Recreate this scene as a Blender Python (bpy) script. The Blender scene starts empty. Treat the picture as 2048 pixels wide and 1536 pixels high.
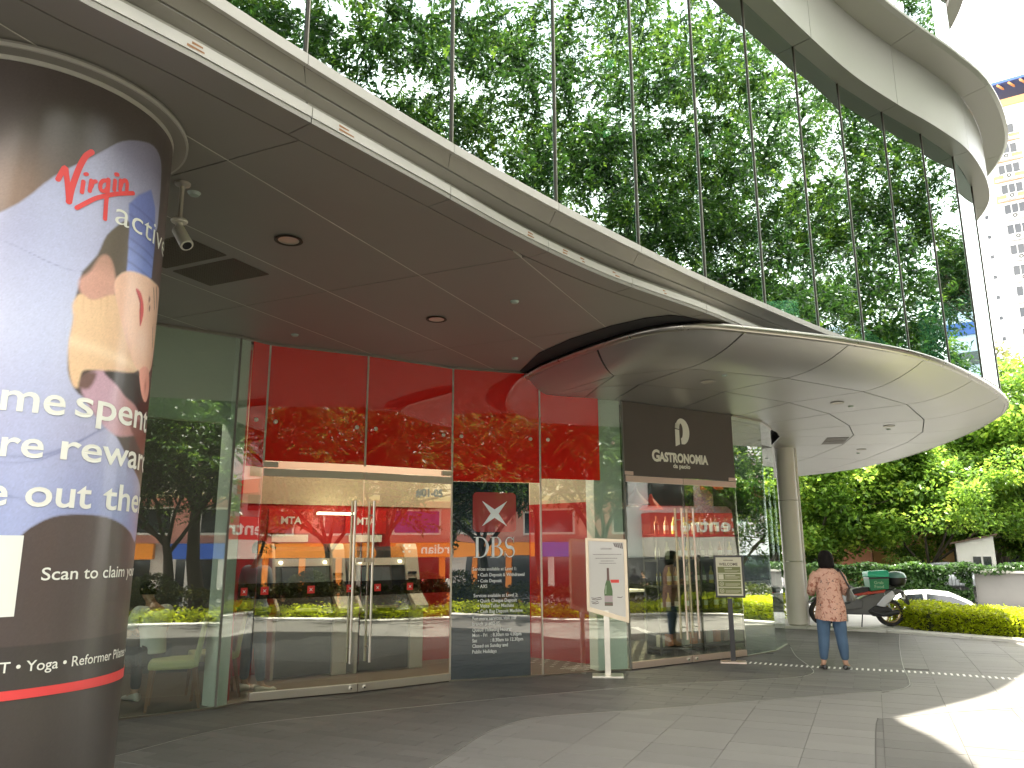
import bpy, bmesh, math, random
import numpy as np
from mathutils import Vector, Matrix
random.seed(7); np.random.seed(7)
R = math.radians
scene = bpy.context.scene
COL = scene.collection

# ------------------------------------------------------------------ camera
cam_d = bpy.data.cameras.new('camera'); cam = bpy.data.objects.new('camera', cam_d); COL.objects.link(cam)
scene.camera = cam
cam_d.sensor_fit = 'HORIZONTAL'; cam_d.sensor_width = 36.0
cam_d.lens = 1538.0/2048.0*36.0
cam_d.clip_start = 0.05; cam_d.clip_end = 600
_p, _r = R(12.1), R(-0.3)
_F = Vector((0, math.cos(_p), math.sin(_p))); _R0 = Vector((1, 0, 0)); _U0 = Vector((0, -math.sin(_p), math.cos(_p)))
_Rt = _R0*math.cos(_r) + _U0*math.sin(_r); _Up = -_R0*math.sin(_r) + _U0*math.cos(_r)
cam.matrix_world = Matrix(((_Rt.x, _Up.x, -_F.x, 0), (_Rt.y, _Up.y, -_F.y, 0), (_Rt.z, _Up.z, -_F.z, 1.62), (0, 0, 0, 1)))

# ------------------------------------------------------------------ sky, sun, exposure
SUN_DIR = Vector((0.205, 0.185, 1.0)).normalized()
w = bpy.data.worlds.new('World'); scene.world = w; w.use_nodes = True
nt = w.node_tree; nt.nodes.clear()
out = nt.nodes.new('ShaderNodeOutputWorld'); bg = nt.nodes.new('ShaderNodeBackground')
sky = nt.nodes.new('ShaderNodeTexSky'); sky.sky_type = 'NISHITA'; sky.sun_disc = False
sky.sun_elevation = math.asin(SUN_DIR.z); sky.sun_rotation = math.atan2(SUN_DIR.x, SUN_DIR.y)
sky.air_density = 1.2; sky.dust_density = 4.0; sky.ozone_density = 1.0; sky.altitude = 0
# thin bright tropical cloud veil over the clear sky
tc = nt.nodes.new('ShaderNodeTexCoord'); mp = nt.nodes.new('ShaderNodeMapping'); mp.inputs['Scale'].default_value = (1.6, 1.6, 3.2)
nz = nt.nodes.new('ShaderNodeTexNoise'); nz.inputs['Scale'].default_value = 2.2; nz.inputs['Detail'].default_value = 7
cr = nt.nodes.new('ShaderNodeValToRGB'); cr.color_ramp.elements[0].position = 0.33; cr.color_ramp.elements[1].position = 0.58
cr.color_ramp.elements[0].color = (0.35, 0.35, 0.35, 1)
mx = nt.nodes.new('ShaderNodeMix'); mx.data_type = 'RGBA'; mx.inputs['B'].default_value = (13.6, 13.2, 12.5, 1)
nt.links.new(tc.outputs['Generated'], mp.inputs['Vector']); nt.links.new(mp.outputs[0], nz.inputs['Vector'])
nt.links.new(nz.outputs['Fac'], cr.inputs[0]); nt.links.new(cr.outputs[0], mx.inputs['Factor'])
nt.links.new(sky.outputs[0], mx.inputs['A']); nt.links.new(mx.outputs['Result'], bg.inputs[0])
bg.inputs[1].default_value = 0.12; nt.links.new(bg.outputs[0], out.inputs[0])
sun_d = bpy.data.lights.new('sun', 'SUN'); sun_d.energy = 5.0; sun_d.angle = R(0.5); sun_d.color = (1.0, 0.94, 0.82)
sun = bpy.data.objects.new('sun', sun_d); COL.objects.link(sun)
sun.rotation_euler = SUN_DIR.to_track_quat('Z', 'Y').to_euler(); sun.location = (20, 20, 40)
vs = scene.view_settings; vs.view_transform = 'Standard'; vs.look = 'None'; vs.exposure = 2.22; vs.gamma = 1.0; vs.use_curve_mapping = False
scene.render.engine = 'CYCLES'
cy = scene.cycles
cy.max_bounces = 8; cy.diffuse_bounces = 3; cy.glossy_bounces = 4; cy.transmission_bounces = 4; cy.transparent_max_bounces = 16
cy.sample_clamp_indirect = 8.0; cy.caustics_reflective = False; cy.caustics_refractive = False; cy.blur_glossy = 0.5
cy.use_denoising = True

# ------------------------------------------------------------------ materials
MATS = {}
def newmat(name):
    m = bpy.data.materials.new(name); m.use_nodes = True; MATS[name] = m
    nt = m.node_tree; return m, nt, nt.nodes, nt.links, nt.nodes['Principled BSDF']
def M(name, col, rough=0.5, metal=0.0, var=0.12, scale=6.0, bump=0.0, bscale=None, coat=0.0, spec=0.5, stretch=(1, 1, 1), dirt=0.0, rvar=0.1, emit=0.0, island=0.0):
    m, nt, N, L, b = newmat(name)
    tc = N.new('ShaderNodeTexCoord'); mp = N.new('ShaderNodeMapping'); mp.inputs['Scale'].default_value = stretch
    L.new(tc.outputs['Object'], mp.inputs['Vector'])
    n1 = N.new('ShaderNodeTexNoise'); n1.inputs['Scale'].default_value = scale; n1.inputs['Detail'].default_value = 6; n1.inputs['Roughness'].default_value = 0.6
    L.new(mp.outputs[0], n1.inputs['Vector'])
    mix = N.new('ShaderNodeMix'); mix.data_type = 'RGBA'
    c = np.array(col[:3], float)
    mix.inputs['A'].default_value = (*np.clip(c*(1-var), 0, 1), 1); mix.inputs['B'].default_value = (*np.clip(c*(1+var), 0, 1), 1)
    L.new(n1.outputs['Fac'], mix.inputs['Factor'])
    last = mix.outputs['Result']
    if dirt > 0:
        n2 = N.new('ShaderNodeTexNoise'); n2.inputs['Scale'].default_value = scale*0.23; n2.inputs['Detail'].default_value = 8; n2.inputs['Roughness'].default_value = 0.7
        L.new(tc.outputs['Object'], n2.inputs['Vector'])
        r = N.new('ShaderNodeValToRGB'); r.color_ramp.elements[0].position = 0.5; r.color_ramp.elements[1].position = 0.72
        L.new(n2.outputs['Fac'], r.inputs[0])
        mm = N.new('ShaderNodeMath'); mm.operation = 'MULTIPLY'; mm.inputs[1].default_value = dirt; L.new(r.outputs[0], mm.inputs[0])
        m2 = N.new('ShaderNodeMix'); m2.data_type = 'RGBA'; m2.inputs['B'].default_value = (*(c*0.45), 1)
        L.new(last, m2.inputs['A']); L.new(mm.outputs[0], m2.inputs['Factor']); last = m2.outputs['Result']
    if island > 0:
        g = N.new('ShaderNodeNewGeometry'); hs = N.new('ShaderNodeHueSaturation')
        mr = N.new('ShaderNodeMapRange'); mr.inputs['To Min'].default_value = 1-island; mr.inputs['To Max'].default_value = 1+island
        L.new(g.outputs['Random Per Island'], mr.inputs['Value']); L.new(mr.outputs[0], hs.inputs['Value']); L.new(last, hs.inputs['Color']); last = hs.outputs[0]
    L.new(last, b.inputs['Base Color'])
    mr = N.new('ShaderNodeMapRange'); mr.inputs['To Min'].default_value = max(0.0, rough*(1-rvar)); mr.inputs['To Max'].default_value = min(1, rough*(1+rvar))
    L.new(n1.outputs['Fac'], mr.inputs['Value']); L.new(mr.outputs[0], b.inputs['Roughness'])
    b.inputs['Metallic'].default_value = metal; b.inputs['Coat Weight'].default_value = coat; b.inputs['Coat Roughness'].default_value = 0.05
    b.inputs['Specular IOR Level'].default_value = spec
    if bump > 0:
        n3 = N.new('ShaderNodeTexNoise'); n3.inputs['Scale'].default_value = bscale or scale*6; n3.inputs['Detail'].default_value = 5
        L.new(mp.outputs[0], n3.inputs['Vector'])
        bp = N.new('ShaderNodeBump'); bp.inputs['Strength'].default_value = bump; bp.inputs['Distance'].default_value = 0.01
        L.new(n3.outputs['Fac'], bp.inputs['Height']); L.new(bp.outputs[0], b.inputs['Normal'])
    if emit > 0:
        b.inputs['Emission Color'].default_value = (*c, 1); b.inputs['Emission Strength'].default_value = emit
    return m
def schlick(N, L, f0, normal=None, power=5.0):
    lw = N.new('ShaderNodeLayerWeight'); lw.inputs['Blend'].default_value = 0.5
    if normal: L.new(normal, lw.inputs['Normal'])
    p = N.new('ShaderNodeMath'); p.operation = 'POWER'; p.inputs[1].default_value = power; L.new(lw.outputs['Facing'], p.inputs[0])
    mr = N.new('ShaderNodeMapRange'); mr.inputs['To Min'].default_value = f0; mr.inputs['To Max'].default_value = 1.0
    L.new(p.outputs[0], mr.inputs['Value']); return mr.outputs[0]
def glassmat(name, tint, f0, gcol=(1, 1, 1), wav=0.0, power=5.0, wscale=1.2):
    m, nt, N, L, b = newmat(name); N.remove(b)
    o = [n for n in N if n.type == 'OUTPUT_MATERIAL'][0]
    t = N.new('ShaderNodeBsdfTransparent'); t.inputs[0].default_value = (*tint, 1)
    g = N.new('ShaderNodeBsdfGlossy'); g.inputs['Roughness'].default_value = 0.0; g.inputs['Color'].default_value = (*gcol, 1)
    mx = N.new('ShaderNodeMixShader'); L.new(schlick(N, L, f0, power=power), mx.inputs[0]); L.new(t.outputs[0], mx.inputs[1]); L.new(g.outputs[0], mx.inputs[2])
    if wav > 0:      # slight roller waviness of real panes
        tc = N.new('ShaderNodeTexCoord'); nz = N.new('ShaderNodeTexNoise'); nz.inputs['Scale'].default_value = wscale; nz.inputs['Detail'].default_value = 1
        L.new(tc.outputs['Object'], nz.inputs['Vector'])
        bp = N.new('ShaderNodeBump'); bp.inputs['Strength'].default_value = wav; bp.inputs['Distance'].default_value = 0.01
        L.new(nz.outputs['Fac'], bp.inputs['Height']); L.new(bp.outputs[0], g.inputs['Normal'])
    L.new(mx.outputs[0], o.inputs[0]); return m
def filmmat(name, col, f0, wav=0.2, var=0.1):
    """opaque coloured film stuck behind polished glass: diffuse colour under a mirror-smooth glass face"""
    m, nt, N, L, b = newmat(name); N.remove(b)
    o = [n for n in N if n.type == 'OUTPUT_MATERIAL'][0]
    d = N.new('ShaderNodeBsdfDiffuse'); d.inputs[0].default_value = (*col, 1)
    g = N.new('ShaderNodeBsdfGlossy'); g.inputs['Roughness'].default_value = 0.0
    tc = N.new('ShaderNodeTexCoord'); nz = N.new('ShaderNodeTexNoise'); nz.inputs['Scale'].default_value = 1.2; nz.inputs['Detail'].default_value = 1
    L.new(tc.outputs['Object'], nz.inputs['Vector']); bp = N.new('ShaderNodeBump'); bp.inputs['Strength'].default_value = wav; bp.inputs['Distance'].default_value = 0.01
    L.new(nz.outputs['Fac'], bp.inputs['Height']); L.new(bp.outputs[0], g.inputs['Normal'])
    mx = N.new('ShaderNodeMixShader'); L.new(schlick(N, L, f0), mx.inputs[0]); L.new(d.outputs[0], mx.inputs[1]); L.new(g.outputs[0], mx.inputs[2])
    L.new(mx.outputs[0], o.inputs[0]); return m
def leafmat(name, dark, mid, bright, trans=0.4, spec=0.5):
    m, nt, N, L, b = newmat(name)
    o = [n for n in N if n.type == 'OUTPUT_MATERIAL'][0]
    g = N.new('ShaderNodeNewGeometry'); r = N.new('ShaderNodeValToRGB')
    r.color_ramp.elements[0].color = (*dark, 1); r.color_ramp.elements[1].color = (*bright, 1)
    e = r.color_ramp.elements.new(0.55); e.color = (*mid, 1)
    tc = N.new('ShaderNodeTexCoord'); nz = N.new('ShaderNodeTexNoise'); nz.inputs['Scale'].default_value = 0.55; nz.inputs['Detail'].default_value = 3  # broad noise paints sunlit clumps and dark masses into the leaf colour
    L.new(tc.outputs['Object'], nz.inputs['Vector'])
    ad = N.new('ShaderNodeMath'); ad.operation = 'MULTIPLY_ADD'; ad.inputs[1].default_value = 0.55; ad.inputs[2].default_value = 0.0
    L.new(g.outputs['Random Per Island'], ad.inputs[0])
    ad2 = N.new('ShaderNodeMath'); ad2.operation = 'MULTIPLY_ADD'; ad2.inputs[1].default_value = 1.7; L.new(nz.outputs['Fac'], ad2.inputs[0])
    sb = N.new('ShaderNodeMath'); sb.operation = 'SUBTRACT'; sb.inputs[1].default_value = 0.68; L.new(ad.outputs[0], ad2.inputs[2]); L.new(ad2.outputs[0], sb.inputs[0])
    L.new(sb.outputs[0], r.inputs[0]); L.new(r.outputs[0], b.inputs['Base Color'])
    b.inputs['Roughness'].default_value = 0.38; b.inputs['Specular IOR Level'].default_value = spec
    t = N.new('ShaderNodeBsdfTranslucent'); hs = N.new('ShaderNodeHueSaturation'); hs.inputs['Value'].default_value = 1.9; hs.inputs['Hue'].default_value = 0.485
    L.new(r.outputs[0], hs.inputs['Color']); L.new(hs.outputs[0], t.inputs[0])
    mx = N.new('ShaderNodeMixShader'); mx.inputs[0].default_value = trans
    L.new(b.outputs[0], mx.inputs[1]); L.new(t.outputs[0], mx.inputs[2]); L.new(mx.outputs[0], o.inputs[0]); return m

# ------------------------------------------------------------------ mesh builder
class MB:
    def __init__(s): s.v = []; s.f = []; s.mi = []
    def add(s, vs, fs, mi=0):
        k = len(s.v); s.v += [tuple(map(float, q)) for q in vs]
        for f in fs: s.f.append([k+i for i in f]); s.mi.append(mi)
        return s
    def box(s, c, d, rz=0.0, mi=0, m=None):
        x, y, z = d[0]/2, d[1]/2, d[2]/2; P = [(-x,-y,-z),(x,-y,-z),(x,y,-z),(-x,y,-z),(-x,-y,z),(x,-y,z),(x,y,z),(-x,y,z)]
        Mx = Matrix.Translation(c) @ (m if m is not None else Matrix.Rotation(rz, 4, 'Z'))
        return s.add([Mx @ Vector(p) for p in P], [(0,3,2,1),(4,5,6,7),(0,1,5,4),(1,2,6,5),(2,3,7,6),(3,0,4,7)], mi)
    def prism(s, poly, z0, z1, mi=0):
        n = len(poly); a = sum(poly[i][0]*poly[(i+1)%n][1]-poly[(i+1)%n][0]*poly[i][1] for i in range(n))
        if a < 0: poly = poly[::-1]
        vs = [(p[0], p[1], z0) for p in poly]+[(p[0], p[1], z1) for p in poly]
        return s.add(vs, [tuple(range(n-1, -1, -1)), tuple(range(n, 2*n))]+[(i, (i+1)%n, n+(i+1)%n, n+i) for i in range(n)], mi)
    def extr(s, poly, O, U, V, W, t0, t1, mi=0):
        """polygon in the (U,V) plane at O extruded along W from t0 to t1"""
        O, U, V, W = map(Vector, (O, U, V, W)); n = len(poly)
        vs = [O+U*p[0]+V*p[1]+W*t0 for p in poly]+[O+U*p[0]+V*p[1]+W*t1 for p in poly]
        return s.add(vs, [tuple(range(n-1, -1, -1)), tuple(range(n, 2*n))]+[(i, (i+1)%n, n+(i+1)%n, n+i) for i in range(n)], mi)
    def tube(s, pts, r, seg=8, cap=True, mi=0):
        pts = [Vector(p) for p in pts]; n = len(pts); rs = r if isinstance(r, (list, tuple)) else [r]*n
        vs = []; up = None
        for i, p in enumerate(pts):
            t = (pts[min(i+1, n-1)]-pts[max(i-1, 0)]).normalized()
            if up is None: up = t.orthogonal().normalized()
            up = (up-t*up.dot(t)); up = up.normalized() if up.length > 1e-6 else t.orthogonal().normalized()
            b = t.cross(up)
            vs += [p+(up*math.cos(2*math.pi*k/seg)+b*math.sin(2*math.pi*k/seg))*rs[i] for k in range(seg)]
        fs = [(i*seg+k, i*seg+(k+1)%seg, (i+1)*seg+(k+1)%seg, (i+1)*seg+k) for i in range(n-1) for k in range(seg)]
        if cap: fs += [tuple(range(seg-1, -1, -1)), tuple(range((n-1)*seg, n*seg))]
        return s.add(vs, fs, mi)
    def lathe(s, prof, c=(0, 0, 0), seg=24, m=None, mi=0, a0=0.0, a1=2*math.pi):
        Mx = Matrix.Translation(c) @ (m if m is not None else Matrix.Identity(4)); n = len(prof); full = abs(a1-a0-2*math.pi) < 1e-6
        vs = []; ns = seg if full else seg+1
        for k in range(ns):
            a = a0+(a1-a0)*k/seg
            vs += [Mx @ Vector((r*math.cos(a), r*math.sin(a), z)) for r, z in prof]
        fs = [(k*n+i, ((k+1) % ns)*n+i, ((k+1) % ns)*n+i+1, k*n+i+1) for k in range(seg) for i in range(n-1)]
        return s.add(vs, fs, mi)
    def loft(s, rings, close=True, cap=True, mi=0):
        n = len(rings[0]); vs = [p for r in rings for p in r]
        fs = [(i*n+k, i*n+(k+1)%n, (i+1)*n+(k+1)%n, (i+1)*n+k) for i in range(len(rings)-1) for k in range(n if close else n-1)]
        if cap: fs += [tuple(range(n-1, -1, -1)), tuple(range((len(rings)-1)*n, len(rings)*n))]
        return s.add(vs, fs, mi)
    def mesh(s, name, mats, smooth=False, auto=None):
        me = bpy.data.meshes.new(name); me.from_pydata(s.v, [], s.f)
        for m in (mats if isinstance(mats, (list, tuple)) else [mats]): me.materials.append(m)
        if any(s.mi): me.polygons.foreach_set('material_index', s.mi)
        if smooth: me.polygons.foreach_set('use_smooth', [True]*len(s.f))
        me.update()
        if smooth and auto: me.set_sharp_from_angle(angle=R(auto))
        return me
    def build(s, name, mats, parent=None, smooth=False, auto=None, bevel=0, **tags):
        return link(name, s.mesh(name, mats, smooth, auto), parent, bevel, **tags)
def link(name, me, parent=None, bevel=0, **tags):
    o = bpy.data.objects.new(name, me); COL.objects.link(o)
    if parent is not None:
        o.parent = parent
        if parent.get('_w'): o.matrix_parent_inverse = Matrix.Translation(-Vector(parent.location))
    for k, v in tags.items():
        if v is not None: o[{'cat': 'category'}.get(k, k)] = v
    if bevel:
        b = o.modifiers.new('bevel', 'BEVEL'); b.width = bevel; b.segments = 2; b.limit_method = 'ANGLE'
    return o
def thing(name, label, cat, loc=(0, 0, 0), world=True, group=None, rz=0.0):
    o = bpy.data.objects.new(name, None); COL.objects.link(o); o.location = loc; o.empty_display_size = 0.2; o.rotation_euler[2] = rz
    o['label'] = label; o['category'] = cat
    if group: o['group'] = group
    if world: o['_w'] = 1
    return o
def dup(root, loc, rz=None, label=None, scale=None):
    def cp(o, par):
        c = o.copy(); COL.objects.link(c); c.parent = par
        for ch in [x for x in KIDS.get(o.name, [])]: cp(ch, c)
        return c
    KIDS = {}
    for o in COL.objects:
        if o.parent: KIDS.setdefault(o.parent.name, []).append(o)
    c = cp(root, None); c.location = loc
    if rz is not None: c.rotation_euler = (0, 0, rz)
    if label: c['label'] = label
    if scale: c.scale = (scale,)*3 if not hasattr(scale, '__len__') else scale
    return c
def catmull(P, n=8, closed=False):
    P = [np.array(p, float) for p in P]; out = []; m = len(P)
    for i in range(m if closed else m-1):
        p0 = P[(i-1) % m] if closed or i > 0 else 2*P[0]-P[1]; p1 = P[i]; p2 = P[(i+1) % m]
        p3 = P[(i+2) % m] if closed or i+2 < m else 2*P[-1]-P[-2]
        for k in range(n):
            t = k/n; out.append(0.5*((2*p1)+(-p0+p2)*t+(2*p0-5*p1+4*p2-p3)*t*t+(-p0+3*p1-3*p2+p3)*t**3))
    if not closed: out.append(P[-1])
    return out
def resample(C, step=None, n=None):
    C = np.array(C); d = np.r_[0, np.cumsum(np.hypot(*np.diff(C, axis=0).T[:2]))]
    s = np.linspace(0, d[-1], n if n else max(2, int(round(d[-1]/step))+1))
    return np.c_[[np.interp(s, d, C[:, k]) for k in range(C.shape[1])]].T
def normals2(C):
    T = np.gradient(np.array(C)[:, :2], axis=0); T /= np.linalg.norm(T, axis=1)[:, None]
    return np.c_[T[:, 1], -T[:, 0]]      # right-hand side of the direction of travel
def text_polys(body, size, bold=0.0, res=3, spacing=1.0, align='LEFT'):
    cu = bpy.data.curves.new('txt', 'FONT'); cu.body = body; cu.size = size; cu.offset = bold; cu.resolution_u = res; cu.space_character = spacing; cu.align_x = align; cu.fill_mode = 'FRONT'
    o = bpy.data.objects.new('txt', cu); COL.objects.link(o); bpy.context.view_layer.update()
    me = bpy.data.meshes.new_from_object(o.evaluated_get(bpy.context.evaluated_depsgraph_get()))
    vs = [(v.co.x, v.co.y) for v in me.vertices]; fs = [tuple(p.vertices) for p in me.polygons]
    bpy.data.objects.remove(o); bpy.data.curves.remove(cu); bpy.data.meshes.remove(me)
    return vs, fs
def put_text(mb, body, size, fn, width=None, **k):
    vs, fs = text_polys(body, size, **k)
    if not vs: return
    if width:
        w = max(v[0] for v in vs)-min(v[0] for v in vs); sx = width/w; vs = [(v[0]*sx, v[1]) for v in vs]
    mb.add([fn(*v) for v in vs], fs)
def stroke(pts, r, seg=6):
    """2-D round-ended brush stroke as polygons (list of quads/ngons) in the plane; returns vs, fs"""
    pts = [np.array(p, float) for p in pts]; vs = []; fs = []
    n = len(pts); rs = r if hasattr(r, '__len__') else [r]*n
    L = []; Rr = []
    for i, p in enumerate(pts):
        t = pts[min(i+1, n-1)]-pts[max(i-1, 0)]; t /= np.linalg.norm(t); nn = np.array([-t[1], t[0]])
        L.append(p+nn*rs[i]); Rr.append(p-nn*rs[i])
    vs = L+Rr; fs = [(i, i+1, n+i+1, n+i) for i in range(n-1)]
    for e, sgn in ((0, -1), (n-1, 1)):
        t = pts[min(e+1, n-1)]-pts[max(e-1, 0)]; t /= np.linalg.norm(t); nn = np.array([-t[1], t[0]]); k = len(vs)
        arc = [pts[e]+(nn*math.cos(a)+sgn*t*math.sin(a))*rs[e] for a in np.linspace(0, math.pi, seg+1)]
        vs += arc; fs.append(tuple(range(k, k+seg+1)))
    return [tuple(v) for v in vs], fs

# ------------------------------------------------------------------ palette
alu = M('anodised_soffit_metal', (0.30, 0.285, 0.255), 0.50, 0.45, var=0.05, scale=1.3, spec=0.5, rvar=0.12, dirt=0.1)
alu_edge = M('pale_powder_coated_edge', (0.50, 0.485, 0.44), 0.5, 0.0, var=0.06, scale=4, dirt=0.25, bump=0.1)
alu_fascia = M('beige_fascia_metal', (0.29, 0.27, 0.23), 0.42, 0.5, var=0.05, scale=2, dirt=0.15)
brim_mat = M('champagne_brim_metal', (0.40, 0.39, 0.355), 0.36, 0.4, var=0.03, scale=1.0, dirt=0.08)
canopy_mat = M('brushed_canopy_metal', (0.45, 0.44, 0.42), 0.38, 0.8, var=0.04, scale=1.4, rvar=0.2, bump=0.03, bscale=1.1)
steel = M('brushed_stainless_steel', (0.60, 0.56, 0.48), 0.32, 0.75, var=0.08, scale=3, stretch=(1, 1, 12), bump=0.04, dirt=0.1)
steel_dark = M('dull_steel', (0.33, 0.31, 0.27), 0.35, 1.0, var=0.1, scale=6)
black = M('black_void', (0.006, 0.006, 0.006), 0.8, var=0.2)
dark_metal = M('dark_bronze_mullion', (0.035, 0.028, 0.018), 0.45, 0.0, spec=0.3)
white_col = M('column_cladding', (0.74, 0.70, 0.64), 0.45, 0.0, var=0.04, scale=1.5, dirt=0.12)
glass_clear = glassmat('shopfront_glass', (0.88, 0.94, 0.89), 0.17, wav=0.03)
glass_door = glassmat('door_glass', (0.90, 0.94, 0.86), 0.20, wav=0.03)
glass_up = glassmat('upper_tinted_glass', (0.13, 0.24, 0.17), 0.43, (0.80, 0.95, 0.92), wav=0.05, power=3.6, wscale=0.9)
red_film = filmmat('red_film_on_glass', (0.72, 0.022, 0.014), 0.19)
slate_film = filmmat('slate_film_on_glass', (0.03, 0.045, 0.052), 0.30)
red_paint = M('red_interior_paint', (0.42, 0.008, 0.012), 0.5, var=0.05)
sign_dark = M('dark_brown_sign_panel', (0.075, 0.060, 0.048), 0.42, var=0.08, scale=3)
letter_white = M('white_lettering', (0.82, 0.82, 0.78), 0.5, var=0.02)
wall_cream = M('pale_green_white_plaster', (0.82, 0.87, 0.80), 0.55, var=0.05, scale=2, dirt=0.15)
wall_beige = M('beige_interior_wall', (0.50, 0.44, 0.32), 0.6, var=0.05, scale=2)
wall_dark = M('dark_interior_wall', (0.05, 0.05, 0.045), 0.7, var=0.15, scale=2)
floor_brown = M('brown_carpet_floor', (0.14, 0.10, 0.07), 0.7, var=0.15, scale=8, bump=0.2, bscale=90)
rubber = M('black_rubber', (0.012, 0.012, 0.012), 0.6, var=0.2)
lamp_glow = M('lit_lamp_disc', (1.0, 0.86, 0.6), 0.5, emit=3.0, var=0.0)

# ------------------------------------------------------------------ plan geometry (metres)
FP = [(-3.86, 8.05), (-3.13, 8.59), (-2.89, 8.91), (-1.82, 9.47), (-0.80, 10.20), (0.38, 10.58), (1.60, 11.05), (3.55, 12.32), (4.21, 12.93), (4.66, 13.75), (4.75, 15.1), (4.45, 17.2)]
FP = [np.array(p) for p in FP]
def seg(i):
    a, b = FP[i], FP[i+1]; L = float(np.hypot(*(b-a))); d = (b-a)/L
    return a, d, np.array([d[1], -d[0]]), L
def fp(i, s, z, off=0.0):
    a, d, n, L = seg(i); p = a+d*s+n*off; return (p[0], p[1], z)
def fbox(mb, i, s0, s1, z0, z1, o0, o1, mi=0):
    """box on facade segment i: s along, z up, offset from glass plane (positive = towards the plaza)"""
    P = [fp(i, s, z, o) for z in (z0, z1) for s, o in ((s0, o1), (s1, o1), (s1, o0), (s0, o0))]
    mb.add(P, [(0, 3, 2, 1), (4, 5, 6, 7), (0, 1, 5, 4), (1, 2, 6, 5), (2, 3, 7, 6), (3, 0, 4, 7)], mi)
C1 = [(-4.6, -1.4), (-3.3, 0.9), (-2.5, 2.2), (-1.94, 3.03), (-1.66, 3.37), (-1.31, 3.85), (-0.59, 4.84), (0.15, 5.86), (0.96, 6.79), (1.98, 7.73), (2.73, 8.5), (3.6, 9.35), (4.6, 10.2), (5.8, 11.2), (7.2, 12.5)]
GB = [(-4.1, -0.5), (-3.35, 0.7), (-2.65, 1.84), (-1.9, 2.9), (-1.18, 3.93), (-0.42, 4.94), (0.37, 5.89), (1.20, 6.82), (2.05, 7.72), (2.97, 8.62), (3.97, 9.58), (4.96, 10.47), (6.00, 11.25), (6.98, 11.93), (7.97, 12.72), (9.00, 13.9), (9.62, 14.95), (9.95, 16.4), (9.9, 18.0), (9.3, 19.6), (8.2, 21.0)]
# all joint directions on soffit and paving
E1 = np.array([0.4163, 0.9092]); E2 = np.array([0.9092, -0.4163])
HOLLOW = (-3.0, 13.5)   # a point well inside the building

# ------------------------------------------------------------------ ground: lowered street level, plaza slab
asphalt = M('asphalt', (0.055, 0.055, 0.055), 0.85, var=0.2, scale=3, bump=0.3, bscale=60)
concrete = M('pale_granite_kerb', (0.66, 0.64, 0.59), 0.7, var=0.1, scale=8, bump=0.15, dirt=0.2)
soil = M('planter_soil', (0.05, 0.035, 0.022), 0.95, var=0.3, scale=12, bump=0.4)
mb = MB(); mb.add([(-300, -300, -1.2), (300, -300, -1.2), (300, 300, -1.2), (-300, 300, -1.2)], [(0, 1, 2, 3)])
mb.build('road', asphalt, kind='structure')
KERB = catmull([(2.2, 18.6), (4.6, 17.0), (5.92, 16.25), (6.65, 16.05), (7.35, 15.4), (7.96, 14.7), (8.69, 13.8), (9.8, 12.6), (10.6, 11.4), (10.75, 10.3), (10.0, 9.0), (8.7, 7.9), (7.2, 6.8), (6.0, 5.4), (5.0, 3.7), (4.2, 1.9), (3.2, 0), (2, -2), (0.5, -4), (-1.5, -6.5), (-4, -9)], 5)
KERB = resample(KERB, 0.9)
KN = -normals2(KERB)          # points away from the plaza (street side)
plaza_poly = [tuple(p) for p in (KERB+KN*0.1)] + [(-14, -9), (-14, 22)]
slab_mat = M('paving_bed', (0.10, 0.095, 0.085), 0.8, var=0.15, scale=4, bump=0.1)
mb = MB(); mb.prism(plaza_poly, -1.19, -0.006); plaza = mb.build('plaza_pavement', slab_mat, kind='structure')

# paving slabs: three zones bounded by two curved joints
L1c = catmull([(-5.2, 5.2), (-3.6, 6.2), (-3.22, 6.7), (-2.6, 7.75), (-1.43, 8.42), (-0.15, 9.05), (1.65, 9.83), (3.0, 10.2), (3.6, 10.38), (3.95, 10.72), (4.12, 11.3), (4.3, 12.3), (4.6, 13.4)], 6)
L2c = catmull([(-1.0, 5.2), (-0.61, 6.39), (-0.44, 6.9), (-0.27, 7.4), (-0.02, 7.83), (0.35, 8.12), (1.4, 8.43), (2.55, 8.82), (3.81, 9.24), (4.34, 9.40), (4.68, 9.68), (4.93, 10.15), (5.47, 11.4), (6.53, 13.65), (7.5, 15.6)], 6)
L3c = catmull([(2.2, 5.1), (2.71, 6.24), (3.38, 7.68), (3.52, 7.88), (3.75, 8.0), (4.5, 8.25), (6.0, 8.6), (9.0, 9.3)], 6)
def sd(C, p):
    """signed distance to polyline (positive = left of travel), with nearest segment"""
    best = (1e9, None)
    for a, b in zip(C[:-1], C[1:]):
        d = b-a; t = max(0, min(1, float((p-a) @ d/(d @ d)))); q = a+d*t; r = float(np.hypot(*(p-q)))
        if r < best[0]:
            s = d[0]*(p[1]-a[1])-d[1]*(p[0]-a[0]); best = (r, (1 if s >= 0 else -1, a, d/np.hypot(*d)))
    return best[0]*best[1][0], best[1]
def clip(poly, a, d, keep):
    n = np.array([-d[1], d[0]])*keep; outp = []
    for i in range(len(poly)):
        p, q = poly[i], poly[(i+1) % len(poly)]; sp, sq = (p-a) @ n, (q-a) @ n
        if sp >= 0: outp.append(p)
        if sp*sq < 0: outp.append(p+(q-p)*(sp/(sp-sq)))
    return outp
def pav(nm, c, v=0.1): return M(nm, c, 0.62, var=v, scale=9, stretch=(1, 1, 1), bump=0.25, bscale=70, dirt=0.18, spec=0.4)
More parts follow.
